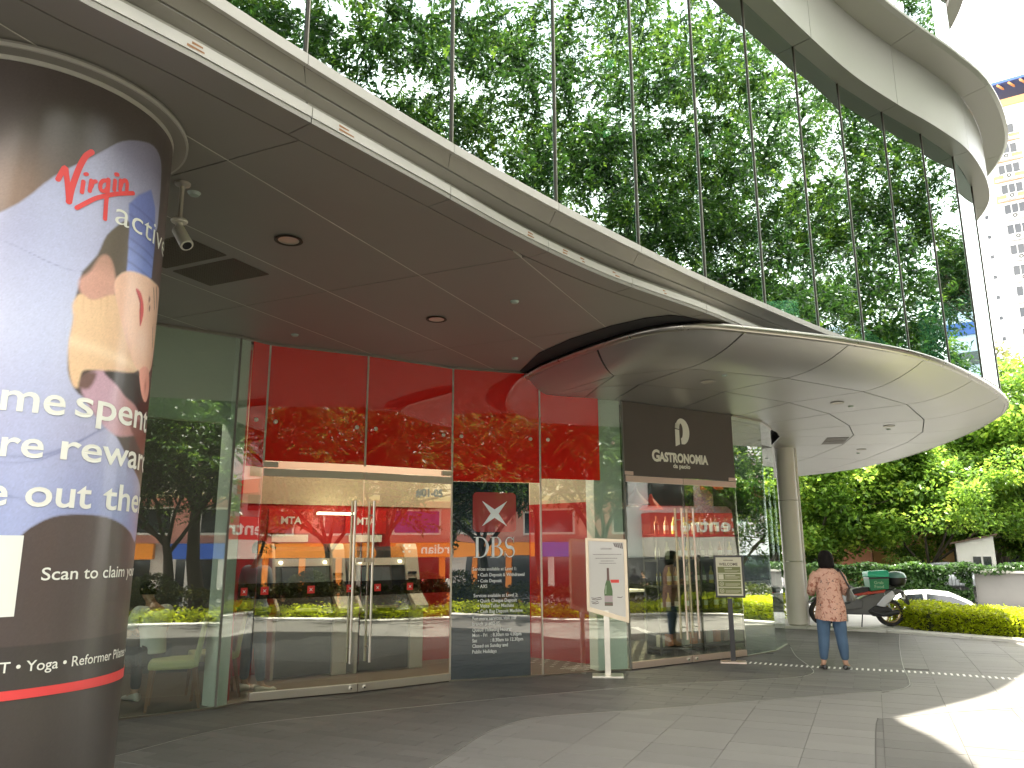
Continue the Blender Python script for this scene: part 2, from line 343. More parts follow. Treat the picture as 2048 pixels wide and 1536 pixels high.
PM = [pav('granite_dark_a', (0.100, 0.094, 0.086)), pav('granite_dark_b', (0.114, 0.107, 0.097)), pav('granite_dark_c', (0.086, 0.081, 0.075)),
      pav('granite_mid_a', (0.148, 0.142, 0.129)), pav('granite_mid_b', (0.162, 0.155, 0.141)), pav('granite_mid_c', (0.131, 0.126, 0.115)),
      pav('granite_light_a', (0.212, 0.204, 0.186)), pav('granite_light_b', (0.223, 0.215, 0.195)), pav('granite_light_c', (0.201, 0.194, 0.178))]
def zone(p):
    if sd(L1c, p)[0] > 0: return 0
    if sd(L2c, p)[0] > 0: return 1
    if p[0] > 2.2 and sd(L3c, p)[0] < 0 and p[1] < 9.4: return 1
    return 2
pieces = []
kpoly = KERB[:, :2]
def inside_plaza(p): return sd(kpoly, p)[0] < -0.02
fpoly = [np.array(p) for p in FP]
g = 0.0022
for ib in range(-16, 24):
    b0 = -0.667+0.6*ib
    for ia in range(0, 150):
        aa = 3.3+0.15*ia
        c0 = E1*(aa+0.075)+E2*(b0+0.3)
        if not (-5.5 < c0[0] < 10.5 and 4.4 < c0[1] < 17.5): continue
        if not inside_plaza(c0): continue
        if sd(fpoly, c0)[0] > 0.35: continue
        z = zone(c0)
        big = z == 2 or (z == 1 and c0[0] > 2.2 and c0[1] < 9.4 and sd(L2c, c0)[0] < 0)
        if big and ia % 2 == 1: continue
        w = 0.3 if big else 0.15
        sh = 0.3 if (not big and ia % 2) else 0.0
        for part_ in range(1):
            bb = b0+sh
            poly = [E1*(aa+g)+E2*(bb+g), E1*(aa+g)+E2*(bb+0.6-g), E1*(aa+w-g)+E2*(bb+0.6-g), E1*(aa+w-g)+E2*(bb+g)]
            done = False
            for Cc in (L1c, L2c, L3c):
                if Cc is L3c and c0[1] > 9.6: continue
                cen = sum(poly)/4; r, (sg, a, d) = sd(Cc, cen)
                if abs(r) < 0.36:
                    A = clip(poly, a+np.array([-d[1], d[0]])*0.006, d, 1); B = clip(poly, a-np.array([-d[1], d[0]])*0.006, d, -1)
                    for q in (A, B):
                        if len(q) >= 3: pieces.append((q, zone(sum(q)/len(q))))
                    done = True; break
            if not done: pieces.append((poly, z))
def size_in_view(poly):
    c = sum(poly)/len(poly)
    ar = abs(sum(poly[i][0]*poly[(i+1) % len(poly)][1]-poly[(i+1) % len(poly)][0]*poly[i][1] for i in range(len(poly))))/2
    vis = abs(c[0]) < 0.70*c[1] and c[1] > 5.4
    return ar/(c @ c)*(1 if vis else 0.001)
pieces.sort(key=lambda q: -size_in_view(q[0]))
rest = MB()
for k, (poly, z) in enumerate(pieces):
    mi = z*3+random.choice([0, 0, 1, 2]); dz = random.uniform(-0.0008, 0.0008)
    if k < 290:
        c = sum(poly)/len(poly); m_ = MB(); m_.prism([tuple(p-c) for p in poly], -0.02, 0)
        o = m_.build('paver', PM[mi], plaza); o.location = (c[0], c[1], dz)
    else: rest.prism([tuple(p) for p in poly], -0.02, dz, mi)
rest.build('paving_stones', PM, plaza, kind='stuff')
trim_mat = M('metal_trim_line', (0.36, 0.35, 0.32), 0.4, 0.6)
mb = MB()
for Cc, w_ in ((L1c, 0.005), (L2c, 0.004)):
    Cs = np.array(Cc); n = normals2(Cs); vs = [(*(p+q*w_), 0.0022) for p, q in zip(Cs, n)]+[(*(p-q*w_), 0.0022) for p, q in zip(Cs, n)]+[(*(p+q*w_), -0.015) for p, q in zip(Cs, n)]+[(*(p-q*w_), -0.015) for p, q in zip(Cs, n)]
    m = len(Cs); mb.add(vs, [(i, i+1, m+i+1, m+i) for i in range(m-1)]+[(i, 2*m+i, 2*m+i+1, i+1) for i in range(m-1)]+[(m+i, m+i+1, 3*m+i+1, 3*m+i) for i in range(m-1)])
mb.build('paving_trim', trim_mat, plaza)

# kerb stones around the plaza, each block its own
kt = thing('kerb', 'pale granite kerb of long blocks curving round the paved plaza', 'kerb')
kt['kind'] = 'structure'; del kt['category']; del kt['label']
kk = resample(KERB[:, :2], 1.5); kn = -normals2(kk)
for i in range(len(kk)-1):
    d = (kk[i+1]-kk[i]); L = np.hypot(*d); d = d/L
    a, b = kk[i]+d*0.005, kk[i+1]-d*0.005; m_ = MB()
    m_.prism([tuple(a), tuple(b), tuple(b+kn[i+1]*0.42), tuple(a+kn[i]*0.42)], -0.3, 0.045); m_.build('kerb_stone', concrete, kt, bevel=0.008)
# forecourt under the scooter
mb = MB(); mb.prism([(4.0, 17.6), (5.7, 16.85), (6.8, 16.55), (7.6, 15.95), (8.4, 16.4), (8.8, 18.2), (8.0, 20.0), (4.0, 20.5)], -1.19, 0.032)
mb.build('forecourt_pavement', concrete, kind='structure')
# planter bed outside the kerb
pb = KERB[:, :2]; n = KN
mb = MB(); i0 = 8
mb.prism([tuple(p+q*0.43) for p, q in zip(pb[i0:], n[i0:])]+[tuple(p+q*3.6) for p, q in list(zip(pb[i0:], n[i0:]))[::-1]], -1.19, 0.0)
mb.build('planter_bed', soil, kind='structure')

# short bright studs of the slot drain
dt = thing('slot_drain', 'line of short pale metal slots of a drain crossing the paving by the woman', 'drain')
Sc = resample(catmull([(3.35, 11.7), (4.0, 11.33), (4.57, 11.07), (5.16, 10.82), (5.65, 10.55), (6.32, 10.12), (7.3, 9.55)], 6), 0.070)
sm = MB(); sm.box((0, 0, -0.004), (0.17, 0.026, 0.013)); sme = sm.mesh('slot', M('slot_metal', (0.82, 0.80, 0.75), 0.45, 0.0, var=0.05))
for i, p in enumerate(Sc):
    o = link('slot', sme, dt); o.location = (p[0], p[1], 0.0); o.matrix_parent_inverse = Matrix.Identity(4); o.rotation_euler[2] = math.atan2(E1[1], E1[0])

# ------------------------------------------------------------------ the building over the shopfronts
bld = thing('commercial_building', 'curved commercial building with tinted upper glazing and metal soffits over the shopfronts', 'building', (0.0, 12.0, 0.0))
c1 = resample(catmull(C1, 6), 0.25); n1 = normals2(c1)
def inw(C, d): C = np.array(C)[:, :2]; return C-normals2(C)*d
# field soffit panels
bm = bmesh.new()
inner_edge = inw(c1, 0.215)
fline = [np.array((-7.2, 5.6)), np.array((-5.2, 7.05))]+FP[:10]+[np.array((7.6, 14.0))]
outer = [p for p in inner_edge]
ring = [tuple(p) for p in outer]+[tuple(p) for p in fline[::-1]]
face = bm.faces.new([bm.verts.new((x, y, 0)) for x, y in ring])
for nrm, val, cond in ([(E2, v, None) for v in (-3.51, -4.54, -5.57, -6.6, -2.5, -1.5, -0.5)]+[(E1, v, None) for v in (0.98, 3.33, 5.665, 8.03, 10.4, -1.4)]):
    bmesh.ops.bisect_plane(bm, geom=bm.verts[:]+bm.edges[:]+bm.faces[:], plane_co=(nrm[0]*val, nrm[1]*val, 0), plane_no=(nrm[0], nrm[1], 0))
def shrink(poly, d):
    n = len(poly); P = [np.array(p) for p in poly]; a = sum(P[i][0]*P[(i+1) % n][1]-P[(i+1) % n][0]*P[i][1] for i in range(n)); sg = 1 if a > 0 else -1
    outp = []
    for i in range(n):
        e0 = P[i]-P[i-1]; e1 = P[(i+1) % n]-P[i]; l0, l1 = np.hypot(*e0), np.hypot(*e1)
        if l0 < 1e-5 or l1 < 1e-5: continue
        n0 = np.array([-e0[1], e0[0]])/l0*sg; n1_ = np.array([-e1[1], e1[0]])/l1*sg; m = n0+n1_; q = m @ m
        outp.append(P[i]+(m/q*2*d if q > 0.3 else n0*d))
    return outp
for f in bm.faces:
    if f.calc_area() < 0.01: continue
    poly = shrink([(v.co.x, v.co.y) for v in f.verts], 0.005)
    m_ = MB(); m_.prism([tuple(p) for p in poly], 4.05, 4.09); m_.build('soffit_panel', alu, bld)
bm.free()
mb = MB(); mb.prism([tuple(p) for p in inw(c1, 0.1)]+[(9, 16), (5, 22), (-14, 22), (-14, -2)], 4.094, 4.20); mb.build('soffit_backing', black, bld)
# pale sealant lines in the long joints
pale_joint = M('pale_joint_sealant', (0.62, 0.60, 0.54), 0.6, var=0.05)
rp = [np.array(p) for p in ring]
def in_ring(p):
    c = False
    for a, b in zip(rp, rp[1:]+rp[:1]):
        if (a[1] > p[1]) != (b[1] > p[1]) and p[0] < (b[0]-a[0])*(p[1]-a[1])/(b[1]-a[1])+a[0]: c = not c
    return c
for bv in (-3.51, -4.54, -5.57, -6.6, -2.5, -1.5, -0.5):
    run = []
    for k in range(0, 700):
        p = E2*bv+E1*(-2+k*0.02); i_ = in_ring(p)
        if i_: run.append(p)
        if (not i_ or k == 699) and run:
            if len(run) > 8:
                a, b = run[0], run[-1]; m_ = MB(); m_.prism([tuple(a-E2*0.0028), tuple(b-E2*0.0028), tuple(b+E2*0.0028), tuple(a+E2*0.0028)], 4.0485, 4.07); m_.build('joint_sealant', pale_joint, bld)
            run = []
# joints follow the mullion nodes
def near_idx(C, p): return int(np.argmin(np.hypot(*(C[:, :2]-np.array(p)).T)))
nodes = [near_idx(c1, p) for p in GB if p[0] < 7.3]
nodes = sorted(set([0]+nodes+[len(c1)-1]))
for a, b in zip(nodes[:-1], nodes[1:]):
    C = c1[a:b+1]; n = n1[a:b+1]; tt = (C[-1]-C[0])/np.hypot(*(C[-1]-C[0])); C = C.copy(); C[0] += tt*0.004; C[-1] -= tt*0.004
    m_ = MB(); m_.prism([tuple(p-q*0.002) for p, q in zip(C, n)]+[tuple(p-q*0.208) for p, q in list(zip(C, n))[::-1]], 4.05, 4.085); m_.build('edge_panel', alu, bld)
    m_ = MB(); m_.prism([tuple(p+q*0.004) for p, q in zip(C, n)]+[tuple(p-q*0.02) for p, q in list(zip(C, n))[::-1]], 4.0865, 4.15); m_.build('edge_strip', alu_edge, bld)
    m_ = MB(); m_.prism([tuple(p-q*0.05) for p, q in zip(C, n)]+[tuple(p-q*0.09) for p, q in list(zip(C, n))[::-1]], 4.152, 4.205); m_.build('fascia_panel', alu_fascia, bld)
# underside between edge and glass, ledge and glazing, per bay
gb = [np.array(p) for p in GB]; gfull = catmull(GB, 8)
gbn = normals2(np.array(GB))
for i in range(len(gb)-1):
    A, B = gb[i], gb[i+1]; na, nb = gbn[i], gbn[i+1]; cs = np.array(gfull[i*8:i*8+9]); ns = np.array([na*(1-t)+nb*t for t in np.linspace(0, 1, 9)])
    t = (B-A)/np.hypot(*(B-A)); cs = cs.copy(); cs[0] += t*0.003; cs[-1] -= t*0.003
    inn = []
    for p in cs:
        k = int(np.argmin(np.hypot(*(c1-p).T))); inn.append(c1[k]-n1[k]*0.055)
    inn = np.array(inn); mid = cs*0.45+inn*0.55
    for (A0, za), (A1, zb) in (((cs-ns*0.006, 4.335), (mid+ns*0.004, 4.262)), ((mid-ns*0.004, 4.252), (inn, 4.207))):
        rr = [[(A0[k][0], A0[k][1], za), (A1[k][0], A1[k][1], zb), (A1[k][0], A1[k][1], zb+0.02), (A0[k][0], A0[k][1], za+0.02)] for k in range(9)]
        MB().loft(rr).build('underside_panel', alu, bld)
    m_ = MB(); m_.prism([tuple(p+q*0.03) for p, q in zip(cs, ns)]+[tuple(p) for p in cs[::-1]], 4.332, 4.40); m_.build('ledge', alu_edge, bld)
    G = (B-A); L = np.hypot(*G); G = G/L; nn = np.array([G[1], -G[0]])
    m_ = MB(); m_.prism([tuple(A+G*0.012), tuple(B-G*0.012), tuple(B-G*0.012-nn*0.02), tuple(A+G*0.012-nn*0.02)], 4.395, 8.5); m_.build('glass_pane', glass_up, bld)
    m_ = MB(); m_.box((B[0]+nb[0]*0.001, B[1]+nb[1]*0.001, 6.45), (0.020, 0.022, 4.1), rz=math.atan2(nb[1], nb[0])+math.pi/2); m_.build('mullion', dark_metal, bld)
    m_ = MB(); m_.box((B[0]+nb[0]*0.014, B[1]+nb[1]*0.014, 6.45), (0.007, 0.008, 4.1), rz=math.atan2(nb[1], nb[0])+math.pi/2); m_.build('mullion_bead', steel_dark, bld)
# brim in panels every second bay
gf = np.array(gfull); gn = normals2(gf)
def brim(z0, h, lipw, brw, name='brim', extra=0.0):
    for j in range(0, len(gb)-1, 2):
        a, b = j*8, min(j*8+16, len(gf)-1)
        C = gf[a:b+1]+gn[a:b+1]*extra; n = gn[a:b+1]; C = C.copy(); t0 = (C[1]-C[0]); t0 /= np.hypot(*t0); C[0] += t0*0.006; t1 = C[-1]-C[-2]; t1 /= np.hypot(*t1); C[-1] -= t1*0.006
        m_ = MB(); m_.prism([tuple(p+q*(lipw-0.022)) for p, q in zip(C, n)]+[tuple(p-q*0.02) for p, q in list(zip(C, n))[::-1]], z0, z0+0.03); m_.build('lip_panel', brim_mat, bld)
        m_ = MB(); m_.prism([tuple(p+q*lipw) for p, q in zip(C, n)]+[tuple(p+q*(lipw-0.02)) for p, q in list(zip(C, n))[::-1]], z0, z0+h); m_.build('brim_fascia', brim_mat, bld)
        rings = []
        for p, q in zip(C, n):
            prof = [(lipw+0.002, z0+h-0.005), (lipw+brw-0.06, z0+h+0.04), (lipw+brw, z0+h+0.08), (lipw+brw, z0+h+0.13), (lipw+0.002, z0+h+0.16)]
            rings.append([(p[0]+q[0]*r, p[1]+q[1]*r, z) for r, z in prof])
        m_ = MB(); m_.loft(rings); m_.build('brim_wing', brim_mat, bld)
brim(8.5, 1.06, 0.27, 0.45)
brim(13.45, 1.06, 0.27, 0.45, extra=0.15)
# the second floor slab sweeps out over the plaza; its shade ends in the curved edge on the paving
WG = catmull([(6.95, 12.0), (6.6, 11.0), (6.42, 10.25), (6.40, 9.65), (6.28, 8.95), (6.05, 8.1), (5.5, 6.6), (4.5, 4.9), (3.2, 3.3), (1.6, 1.7), (-0.4, -0.1), (-2.8, -2.2)], 6)
wg_ = [tuple(p) for p in WG]
m_ = MB(); m_.prism(wg_+[(-3.9, 0.2), (-1.6, 3.4), (0.6, 6.3), (3.4, 9.2)], 13.42, 13.9); m_.build('upper_wing', brim_mat, bld)
mb = MB(); mb.prism([tuple(p-q*0.03) for p, q in zip(gf, gn)]+[(-14, 24), (-14, -2)], 8.54, 9.7); mb.build('floor_slab', wall_dark, bld)
mb = MB(); mb.prism([tuple(p+q*0.1) for p, q in zip(gf, gn)]+[(-14, 24), (-14, -2)], 13.5, 22.0); mb.build('upper_storeys', alu_fascia, bld)
for i in range(len(gb)-1):
    A, B = gb[i], gb[i+1]; G = (B-A); L = np.hypot(*G); G = G/L; nn = np.array([G[1], -G[0]])
    m_ = MB(); m_.prism([tuple(A+G*0.012), tuple(B-G*0.012), tuple(B-G*0.012-nn*0.02), tuple(A+G*0.012-nn*0.02)], 9.72, 13.45); m_.build('glass_pane', glass_up, bld)
for z0_, z1_ in ((4.35, 8.54), (9.7, 13.5)):
    bk = inw(gf, 4.5); mb = MB(); mb.prism([tuple(p) for p in bk]+[(-14, 24), (-14, 4)], z0_, z1_); mb.build('interior_core', wall_dark, bld)
mb = MB(); mb.prism([tuple(p-q*0.05) for p, q in zip(gf, gn)]+[tuple(p) for p in inw(gf, 4.5)[::-1]], 4.342, 4.36); mb.build('interior_floor', wall_dark, bld)
# soft dark return behind the glazing above the ledge and a few lit lamps inside
for k, (p, r) in enumerate([((1.18, 8.04, 7.16), 0.055), ((1.1, 7.97, 6.23), 0.04), ((2.6, 9.31, 6.7), 0.05)]):
    m_ = MB(); m_.lathe([(0, 0), (r, 0.0), (r*0.9, r*1.1), (0, r*1.2)], p, 12); m_.build('ceiling_lamp', lamp_glow, bld)
wood_hang = M('glowing_timber', (0.75, 0.42, 0.20), 0.5, emit=0.35, var=0.2)  # the sticks are no lamps; a faint emission is added to the timber
pt = thing('timber_mobile', 'cluster of warm timber sticks hanging behind the tinted upper glass', 'ceiling decoration', (5.6, 11.6, 4.8))
for (x, y, z, l, a) in [(4.16, 10.45, 4.9, .22, .5), (4.85, 11.0, 5.05, .32, .5), (4.75, 10.95, 4.72, .18, 1.0), (6.1, 11.95, 5.75, .34, .45), (6.02, 11.9, 5.36, .34, .75), (5.9, 11.8, 5.0, .2, 1.3), (6.93, 12.48, 6.0, .36, .5), (6.72, 12.34, 5.6, .4, .8), (6.6, 12.3, 5.2, .2, 1.2)]:
    m_ = MB(); m_.tube([(x-l/2*math.cos(a)*.8, y-l/2*math.cos(a)*.5, z-l/2*math.sin(a)*1.2), (x+l/2*math.cos(a)*.8, y+l/2*math.cos(a)*.5, z+l/2*math.sin(a)*1.2)], 0.032, 8); m_.build('timber_stick', wood_hang, pt)
m_ = MB(); m_.prism([(4.7, 11.2), (5.5, 12.0), (5.3, 12.2), (4.5, 11.4)], 4.4, 6.3); m_.build('interior_pillar', wall_beige, bld)

# recessed fittings in the soffit
def downlight(x, y, z, r, par, glow=False):
    e = MB(); e.lathe([(r, 0), (r*1.28, -0.004), (r*1.32, -0.012), (r*1.2, -0.016), (r*0.98, -0.010), (r*0.95, 0.0)], (x, y, z+0.002), 28); o = e.build('downlight', dark_metal if not glow else alu_edge, par, smooth=True, auto=40)
    e = MB(); e.lathe([(r*0.96, -0.006), (r*0.8, 0.0), (r*0.5, -0.002), (0, -0.003)], (x, y, z-0.002), 28); e.build('reflector', steel, o, smooth=True)
    return o
for x, y in ((-1.78, 5.77), (-0.81, 7.95)): downlight(x, y, 4.046, 0.085, bld)
green_disc = M('grey_green_sensor_cover', (0.38, 0.46, 0.40), 0.4)
for x, y in ((-2.2, 4.94), (0.03, 7.37), (-2.5, 8.55), (0.04, 9.72)):
    e = MB(); e.lathe([(0, -0.022), (0.032, -0.02), (0.040, -0.008), (0.046, 0.0)], (x, y, 4.049), 20); e.build('soffit_sensor', green_disc, bld, smooth=True, auto=40)
# two perforated vent grilles
def vent(o, u, v, nu, nv, z, par, mat):
    """lattice of bars with dark behind"""
    o, u, v = map(np.array, (o, u, v)); m_ = MB(); bw = 0.007
    U = u/np.hypot(*u); V = v/np.hypot(*v)
    for i in range(nu+1):
        p = o+u*i/nu; m_.prism([tuple(p-U*bw), tuple(p+U*bw), tuple(p+v+U*bw), tuple(p+v-U*bw)], z-0.006, z-0.001)
    for j in range(nv+1):
        p = o+v*j/nv; m_.prism([tuple(p-V*bw), tuple(p-V*bw+u), tuple(p+u+V*bw), tuple(p+V*bw)], z-0.0052, z-0.0012)
    ob = m_.build('vent_grille', mat, par)
    m_ = MB(); m_.prism([tuple(o), tuple(o+u), tuple(o+u+v), tuple(o+v)], z-0.0008, z+0.0005); m_.build('vent_opening', black, ob)
vm = M('vent_metal', (0.12, 0.10, 0.075), 0.5, 0.6)
for a0, b0 in ((4.72, -4.42), (4.72, -3.9+0.0)):
    pass
def ab(a, b): return E1*a+E2*b
vent(ab(4.08, -5.42), E1*0.46, E2*0.70, 18, 26, 4.05, bld, vm)
vent(ab(4.63, -5.42), E1*0.42, E2*0.70, 17, 26, 4.05, bld, vm)
# street-side camera hanging from the soffit
cm = thing('security_camera', 'white cylindrical security camera hanging from the soffit on a steel stem', 'security camera', (-2.22, 4.80, 4.05), world=False)
cw = M('camera_white_plastic', (0.72, 0.69, 0.6), 0.4, var=0.05, dirt=0.2)
e = MB(); e.lathe([(0, 0), (0.052, 0), (0.05, -0.014), (0.02, -0.03), (0.0155, -0.05), (0.0155, -0.265), (0, -0.265)], (0, 0, 0), 20); e.build('stem', steel, cm, smooth=True, auto=35)
e = MB(); e.lathe([(0, -0.262), (0.05, -0.265), (0.055, -0.275), (0.05, -0.285), (0.024, -0.288), (0.02, -0.35), (0, -0.352)], (0, 0, 0), 20); e.build('mount', cw, cm, smooth=True, auto=35)
e = MB(); ax = Vector((0.50, -0.25, -0.75)).normalized(); q = ax.to_track_quat('Z', 'Y').to_matrix().to_4x4()
e.lathe([(0, -0.07), (0.036, -0.07), (0.042, -0.062), (0.044, 0.09), (0.042, 0.10), (0.0, 0.102)], (0.03, -0.012, -0.385), 22, m=q); o = e.build('housing', cw, cm, smooth=True, auto=35)
e = MB(); e.lathe([(0.0, 0.1035), (0.03, 0.1035), (0.03, 0.10)], (0.03, -0.012, -0.385), 18, m=q); e.build('lens', rubber, o)

# ------------------------------------------------------------------ entrance canopy
can = thing('entrance_canopy', 'low sweeping metal canopy with polished rim over the cafe entrance', 'canopy', (4.0, 11.0, 3.74))
rimP = [(0.15, 10.67), (0.42, 9.95), (1.0, 8.94), (1.53, 8.28), (2.02, 8.08), (2.6, 8.22), (4.0, 8.78), (5.3, 9.56), (6.65, 10.78), (7.85, 12.1), (8.55, 13.1), (9.11, 14.34), (9.75, 16.5), (10.35, 19.5), (10.5, 22.4), (9.4, 24.9), (7.0, 26.2)]
Jr = [0, 2, 5, 6, 7, 8, 9, 11, 12, 13, 14, 15, 16]       # rim index of each radial joint
ring1 = [(0.55, 10.62), (1.28, 9.40), (2.10, 9.02), (3.5, 9.6), (4.89, 10.5), (6.0, 11.5), (7.02, 12.95), (7.75, 14.4), (8.2, 15.9), (8.7, 19.0), (8.8, 22), (8.0, 24), (6.5, 25)]
ring2 = [(0.62, 10.72), (1.15, 10.1), (1.68, 9.95), (2.94, 10.45), (4.14, 11.3), (5.14, 12.3), (6.0, 13.55), (6.6, 14.75), (6.98, 16.2), (7.2, 18.5), (7.1, 21.5), (6.5, 23.4), (6, 24)]
inner = [(0.72, 11.0), (1.0, 11.05), (1.45, 11.3), (2.55, 12.0), (3.6, 12.75), (4.35, 13.4), (4.95, 14.3), (5.25, 15.0), (5.5, 16.2), (5.3, 18), (5, 20), (4.5, 22), (4.4, 23)]
rimC = np.array(catmull(rimP, 8)); rn = normals2(rimC)
def prism3(mb, P, t=0.03):
    """closed polygon in 3-D, thickened upwards"""
    P = [Vector(p) for p in P]; n = len(P); c = sum(P, Vector())/n
    vs = [p for p in P]+[p+Vector((0, 0, t)) for p in P]
    mb.add(vs+[c, c+Vector((0, 0, t))], [(2*n, (i+1) % n, i) for i in range(n)]+[(2*n+1, n+i, n+(i+1) % n) for i in range(n)]+[(i, (i+1) % n, n+(i+1) % n, n+i) for i in range(n)])
def grid_panel(A, B, C_, D, nu, nv, zfun, rimseg=None, gap=0.009):
    """A-B outer edge, D-C inner edge; zfun(v) height, v=0 outer..1 inner"""
    Lu = (np.hypot(*(np.array(A)-B))+np.hypot(*(np.array(D)-C_)))/2; Lv = (np.hypot(*(np.array(A)-D))+np.hypot(*(np.array(B)-C_)))/2
    gu, gv = gap/max(Lu, 0.1), gap/max(Lv, 0.1); vs = []
    for j in range(nv+1):
        v = gv+(1-2*gv)*j/nv
        for i in range(nu+1):
            u = gu+(1-2*gu)*i/nu
            if rimseg is not None:
                k = u*(len(rimseg)-1); k0 = min(int(k), len(rimseg)-2); o = rimseg[k0]+(rimseg[k0+1]-rimseg[k0])*(k-k0)
            else: o = np.array(A)+(np.array(B)-A)*u
            inn = np.array(D)+(np.array(C_)-D)*u; p = o+(inn-o)*v; vs.append((p[0], p[1], zfun(v)))
    m = len(vs); W = nu+1; top = [(x, y, z+0.02) for x, y, z in vs]
    fs = [(j*W+i, (j+1)*W+i, (j+1)*W+i+1, j*W+i+1) for j in range(nv) for i in range(nu)]
    fs += [tuple(m+k for k in f[::-1]) for f in fs[:]]
    edge = [i for i in range(W)]+[j*W+nu for j in range(1, nv+1)]+[nv*W+i for i in range(nu-1, -1, -1)]+[j*W for j in range(nv-1, 0, -1)]
    fs += [(edge[k], edge[(k+1) % len(edge)], m+edge[(k+1) % len(edge)], m+edge[k]) for k in range(len(edge))]
    return MB().add(vs+top, fs)
for j in range(len(Jr)-1):
    rs = rimC[Jr[j]*8:Jr[j+1]*8+1]-rn[Jr[j]*8:Jr[j+1]*8+1]*0.03
    p = grid_panel(rs[0], rs[-1], ring1[j+1], ring1[j], 2*len(rs), 8, lambda v: 3.735+0.225*(1-v)**2.2, rs); p.build('canopy_panel', canopy_mat, can, smooth=True, auto=30)
    grid_panel(ring1[j], ring1[j+1], ring2[j+1], ring2[j], 2, 2, lambda v: 3.735).build('canopy_panel', canopy_mat, can)
    grid_panel(ring2[j], ring2[j+1], inner[j+1], inner[j], 2, 2, lambda v: 3.735).build('canopy_panel', canopy_mat, can)
rim_rings = []
for p, q in zip(rimC, rn):
    prof = [(-0.035, 3.952), (0.0, 3.950), (0.022, 3.962), (0.034, 3.985), (0.030, 4.012), (0.008, 4.030), (-0.035, 4.032)]
    rim_rings.append([(p[0]+q[0]*r, p[1]+q[1]*r, z) for r, z in prof])
for a, b in zip([0, 24, 48, 64, 80, 104], [24, 48, 64, 80, 104, len(rimC)-1]):
    MB().loft(rim_rings[a:b+1]).build('canopy_rim', M('polished_rim_%d' % a, (0.42, 0.40, 0.36), 0.28, 1.0, var=0.04) if a == 0 else MATS['polished_rim_0'], can, smooth=True, auto=50)
MB().prism([tuple(p-q*0.04) for p, q in zip(rimC, rn)]+[(4.2, 24.5)]+[tuple(p) for p in inner[::-1]], 4.0, 4.025).build('canopy_roof', M('canopy_roof_grey', (0.12, 0.12, 0.12), 0.7), can)
for x, y in ((2.54, 9.74), (4.86, 11.3), (6.72, 13.57), (7.71, 16.92)): downlight(x, y, 3.733, 0.075, can, True)
for x, y in ((2.66, 9.4), (5.19, 11.6), (6.9, 13.97), (7.94, 17.62)):
    e = MB(); e.lathe([(0, -0.02), (0.032, -0.018), (0.04, 0.0)], (x, y, 3.735), 16); e.build('canopy_sensor', green_disc, can, smooth=True, auto=40)
vent(np.array((6.22, 15.07)), np.array((0.39, -0.09)), np.array((0.28, 1.03))*0.47, 24, 8, 3.734, can, vm)
vent(np.array((6.37, 15.6)), np.array((0.39, -0.09)), np.array((0.28, 1.03))*0.45, 24, 8, 3.734, can, vm)
# flat black sheet under the soffit paints the gap's deep shade by the rim
gap_outline = [(0.11, 10.45), (0.34, 9.45), (0.69, 8.79), (1.1, 8.25), (1.44, 7.95), (1.69, 7.85), (1.86, 7.91), (2.21, 8.14), (2.64, 8.44), (2.9, 8.75), (2.3, 9.0), (1.5, 9.2), (0.9, 10.2), (0.5, 10.7)]
MB().prism(gap_outline, 4.041, 4.047).build('gap_shade_sheet', black, can)
chip = M('chipped_paint', (0.30, 0.15, 0.07), 0.8, var=0.4, scale=40)
for x, y, r_ in ((-1.72, 3.47, 1), (-1.18, 4.26, 1), (0.18, 5.98, 0.8), (0.4, 6.25, 0.6), (0.56, 6.45, 0.5), (0.97, 6.92, 0.6), (1.4, 7.32, 0.5)):
    k = int(np.argmin(np.hypot(*(c1-np.array((x, y))).T))); P = c1[k]; Nn = n1[k]; Tt = np.array([-Nn[1], Nn[0]]); m_ = MB()
    for j in range(2):
        a_ = random.uniform(-0.03, 0.03); l_ = random.uniform(0.03, 0.06)*r_; z_c = 4.098+j*0.024
        q0 = P+Nn*0.0052+Tt*(a_-l_); q1 = P+Nn*0.0052+Tt*(a_+l_); m_.add([(*q0, z_c), (*q1, z_c+0.003), (*q1, z_c+0.012), (*q0, z_c+0.015)], [(0, 1, 2, 3)])
    m_.build('paint_chip', chip, bld)
# round column carrying the canopy
cl = thing('canopy_column', 'round pale clad column carrying the canopy beside the scooter', 'column', (5.93, 16.5, 0))
cc = (5.93, 16.72, 0)
for z0_, z1_ in ((0.06, 1.33), (1.34, 2.6), (2.61, 3.76)):
    e = MB(); e.lathe([(0.18, z0_), (0.2, z0_+0.003), (0.2, z1_-0.003), (0.18, z1_)], cc, 40); e.build('cladding', white_col, cl, smooth=True, auto=40)
e = MB(); e.lathe([(0.0, 0.0), (0.17, 0.0), (0.17, 0.07), (0, 0.07)], cc, 32); e.build('base', steel_dark, cl, smooth=True, auto=40)
e = MB(); e.tube([(6.17, 16.75, 0.03), (6.17, 16.75, 3.75)], 0.035, 12); e.build('downpipe', white_col, cl, smooth=True, auto=40)

# ------------------------------------------------------------------ bank shopfront
bank = thing('bank_shopfront', 'red and glass bank shopfront with tall double glass doors', 'shopfront', (-2.0, 9.3, 0))
clear_joint = M('silicone_joint', (0.16, 0.155, 0.13), 0.4)
def pane(par, i, s0, s1, z0, z1, mat, name='glass_pane', th=0.012, off=0.0):
    m_ = MB(); fbox(m_, i, s0+0.004, s1-0.004, z0, z1, -th+off, off); return m_.build(name, mat, par)
L_ = [seg(i)[3] for i in range(len(FP)-1)]
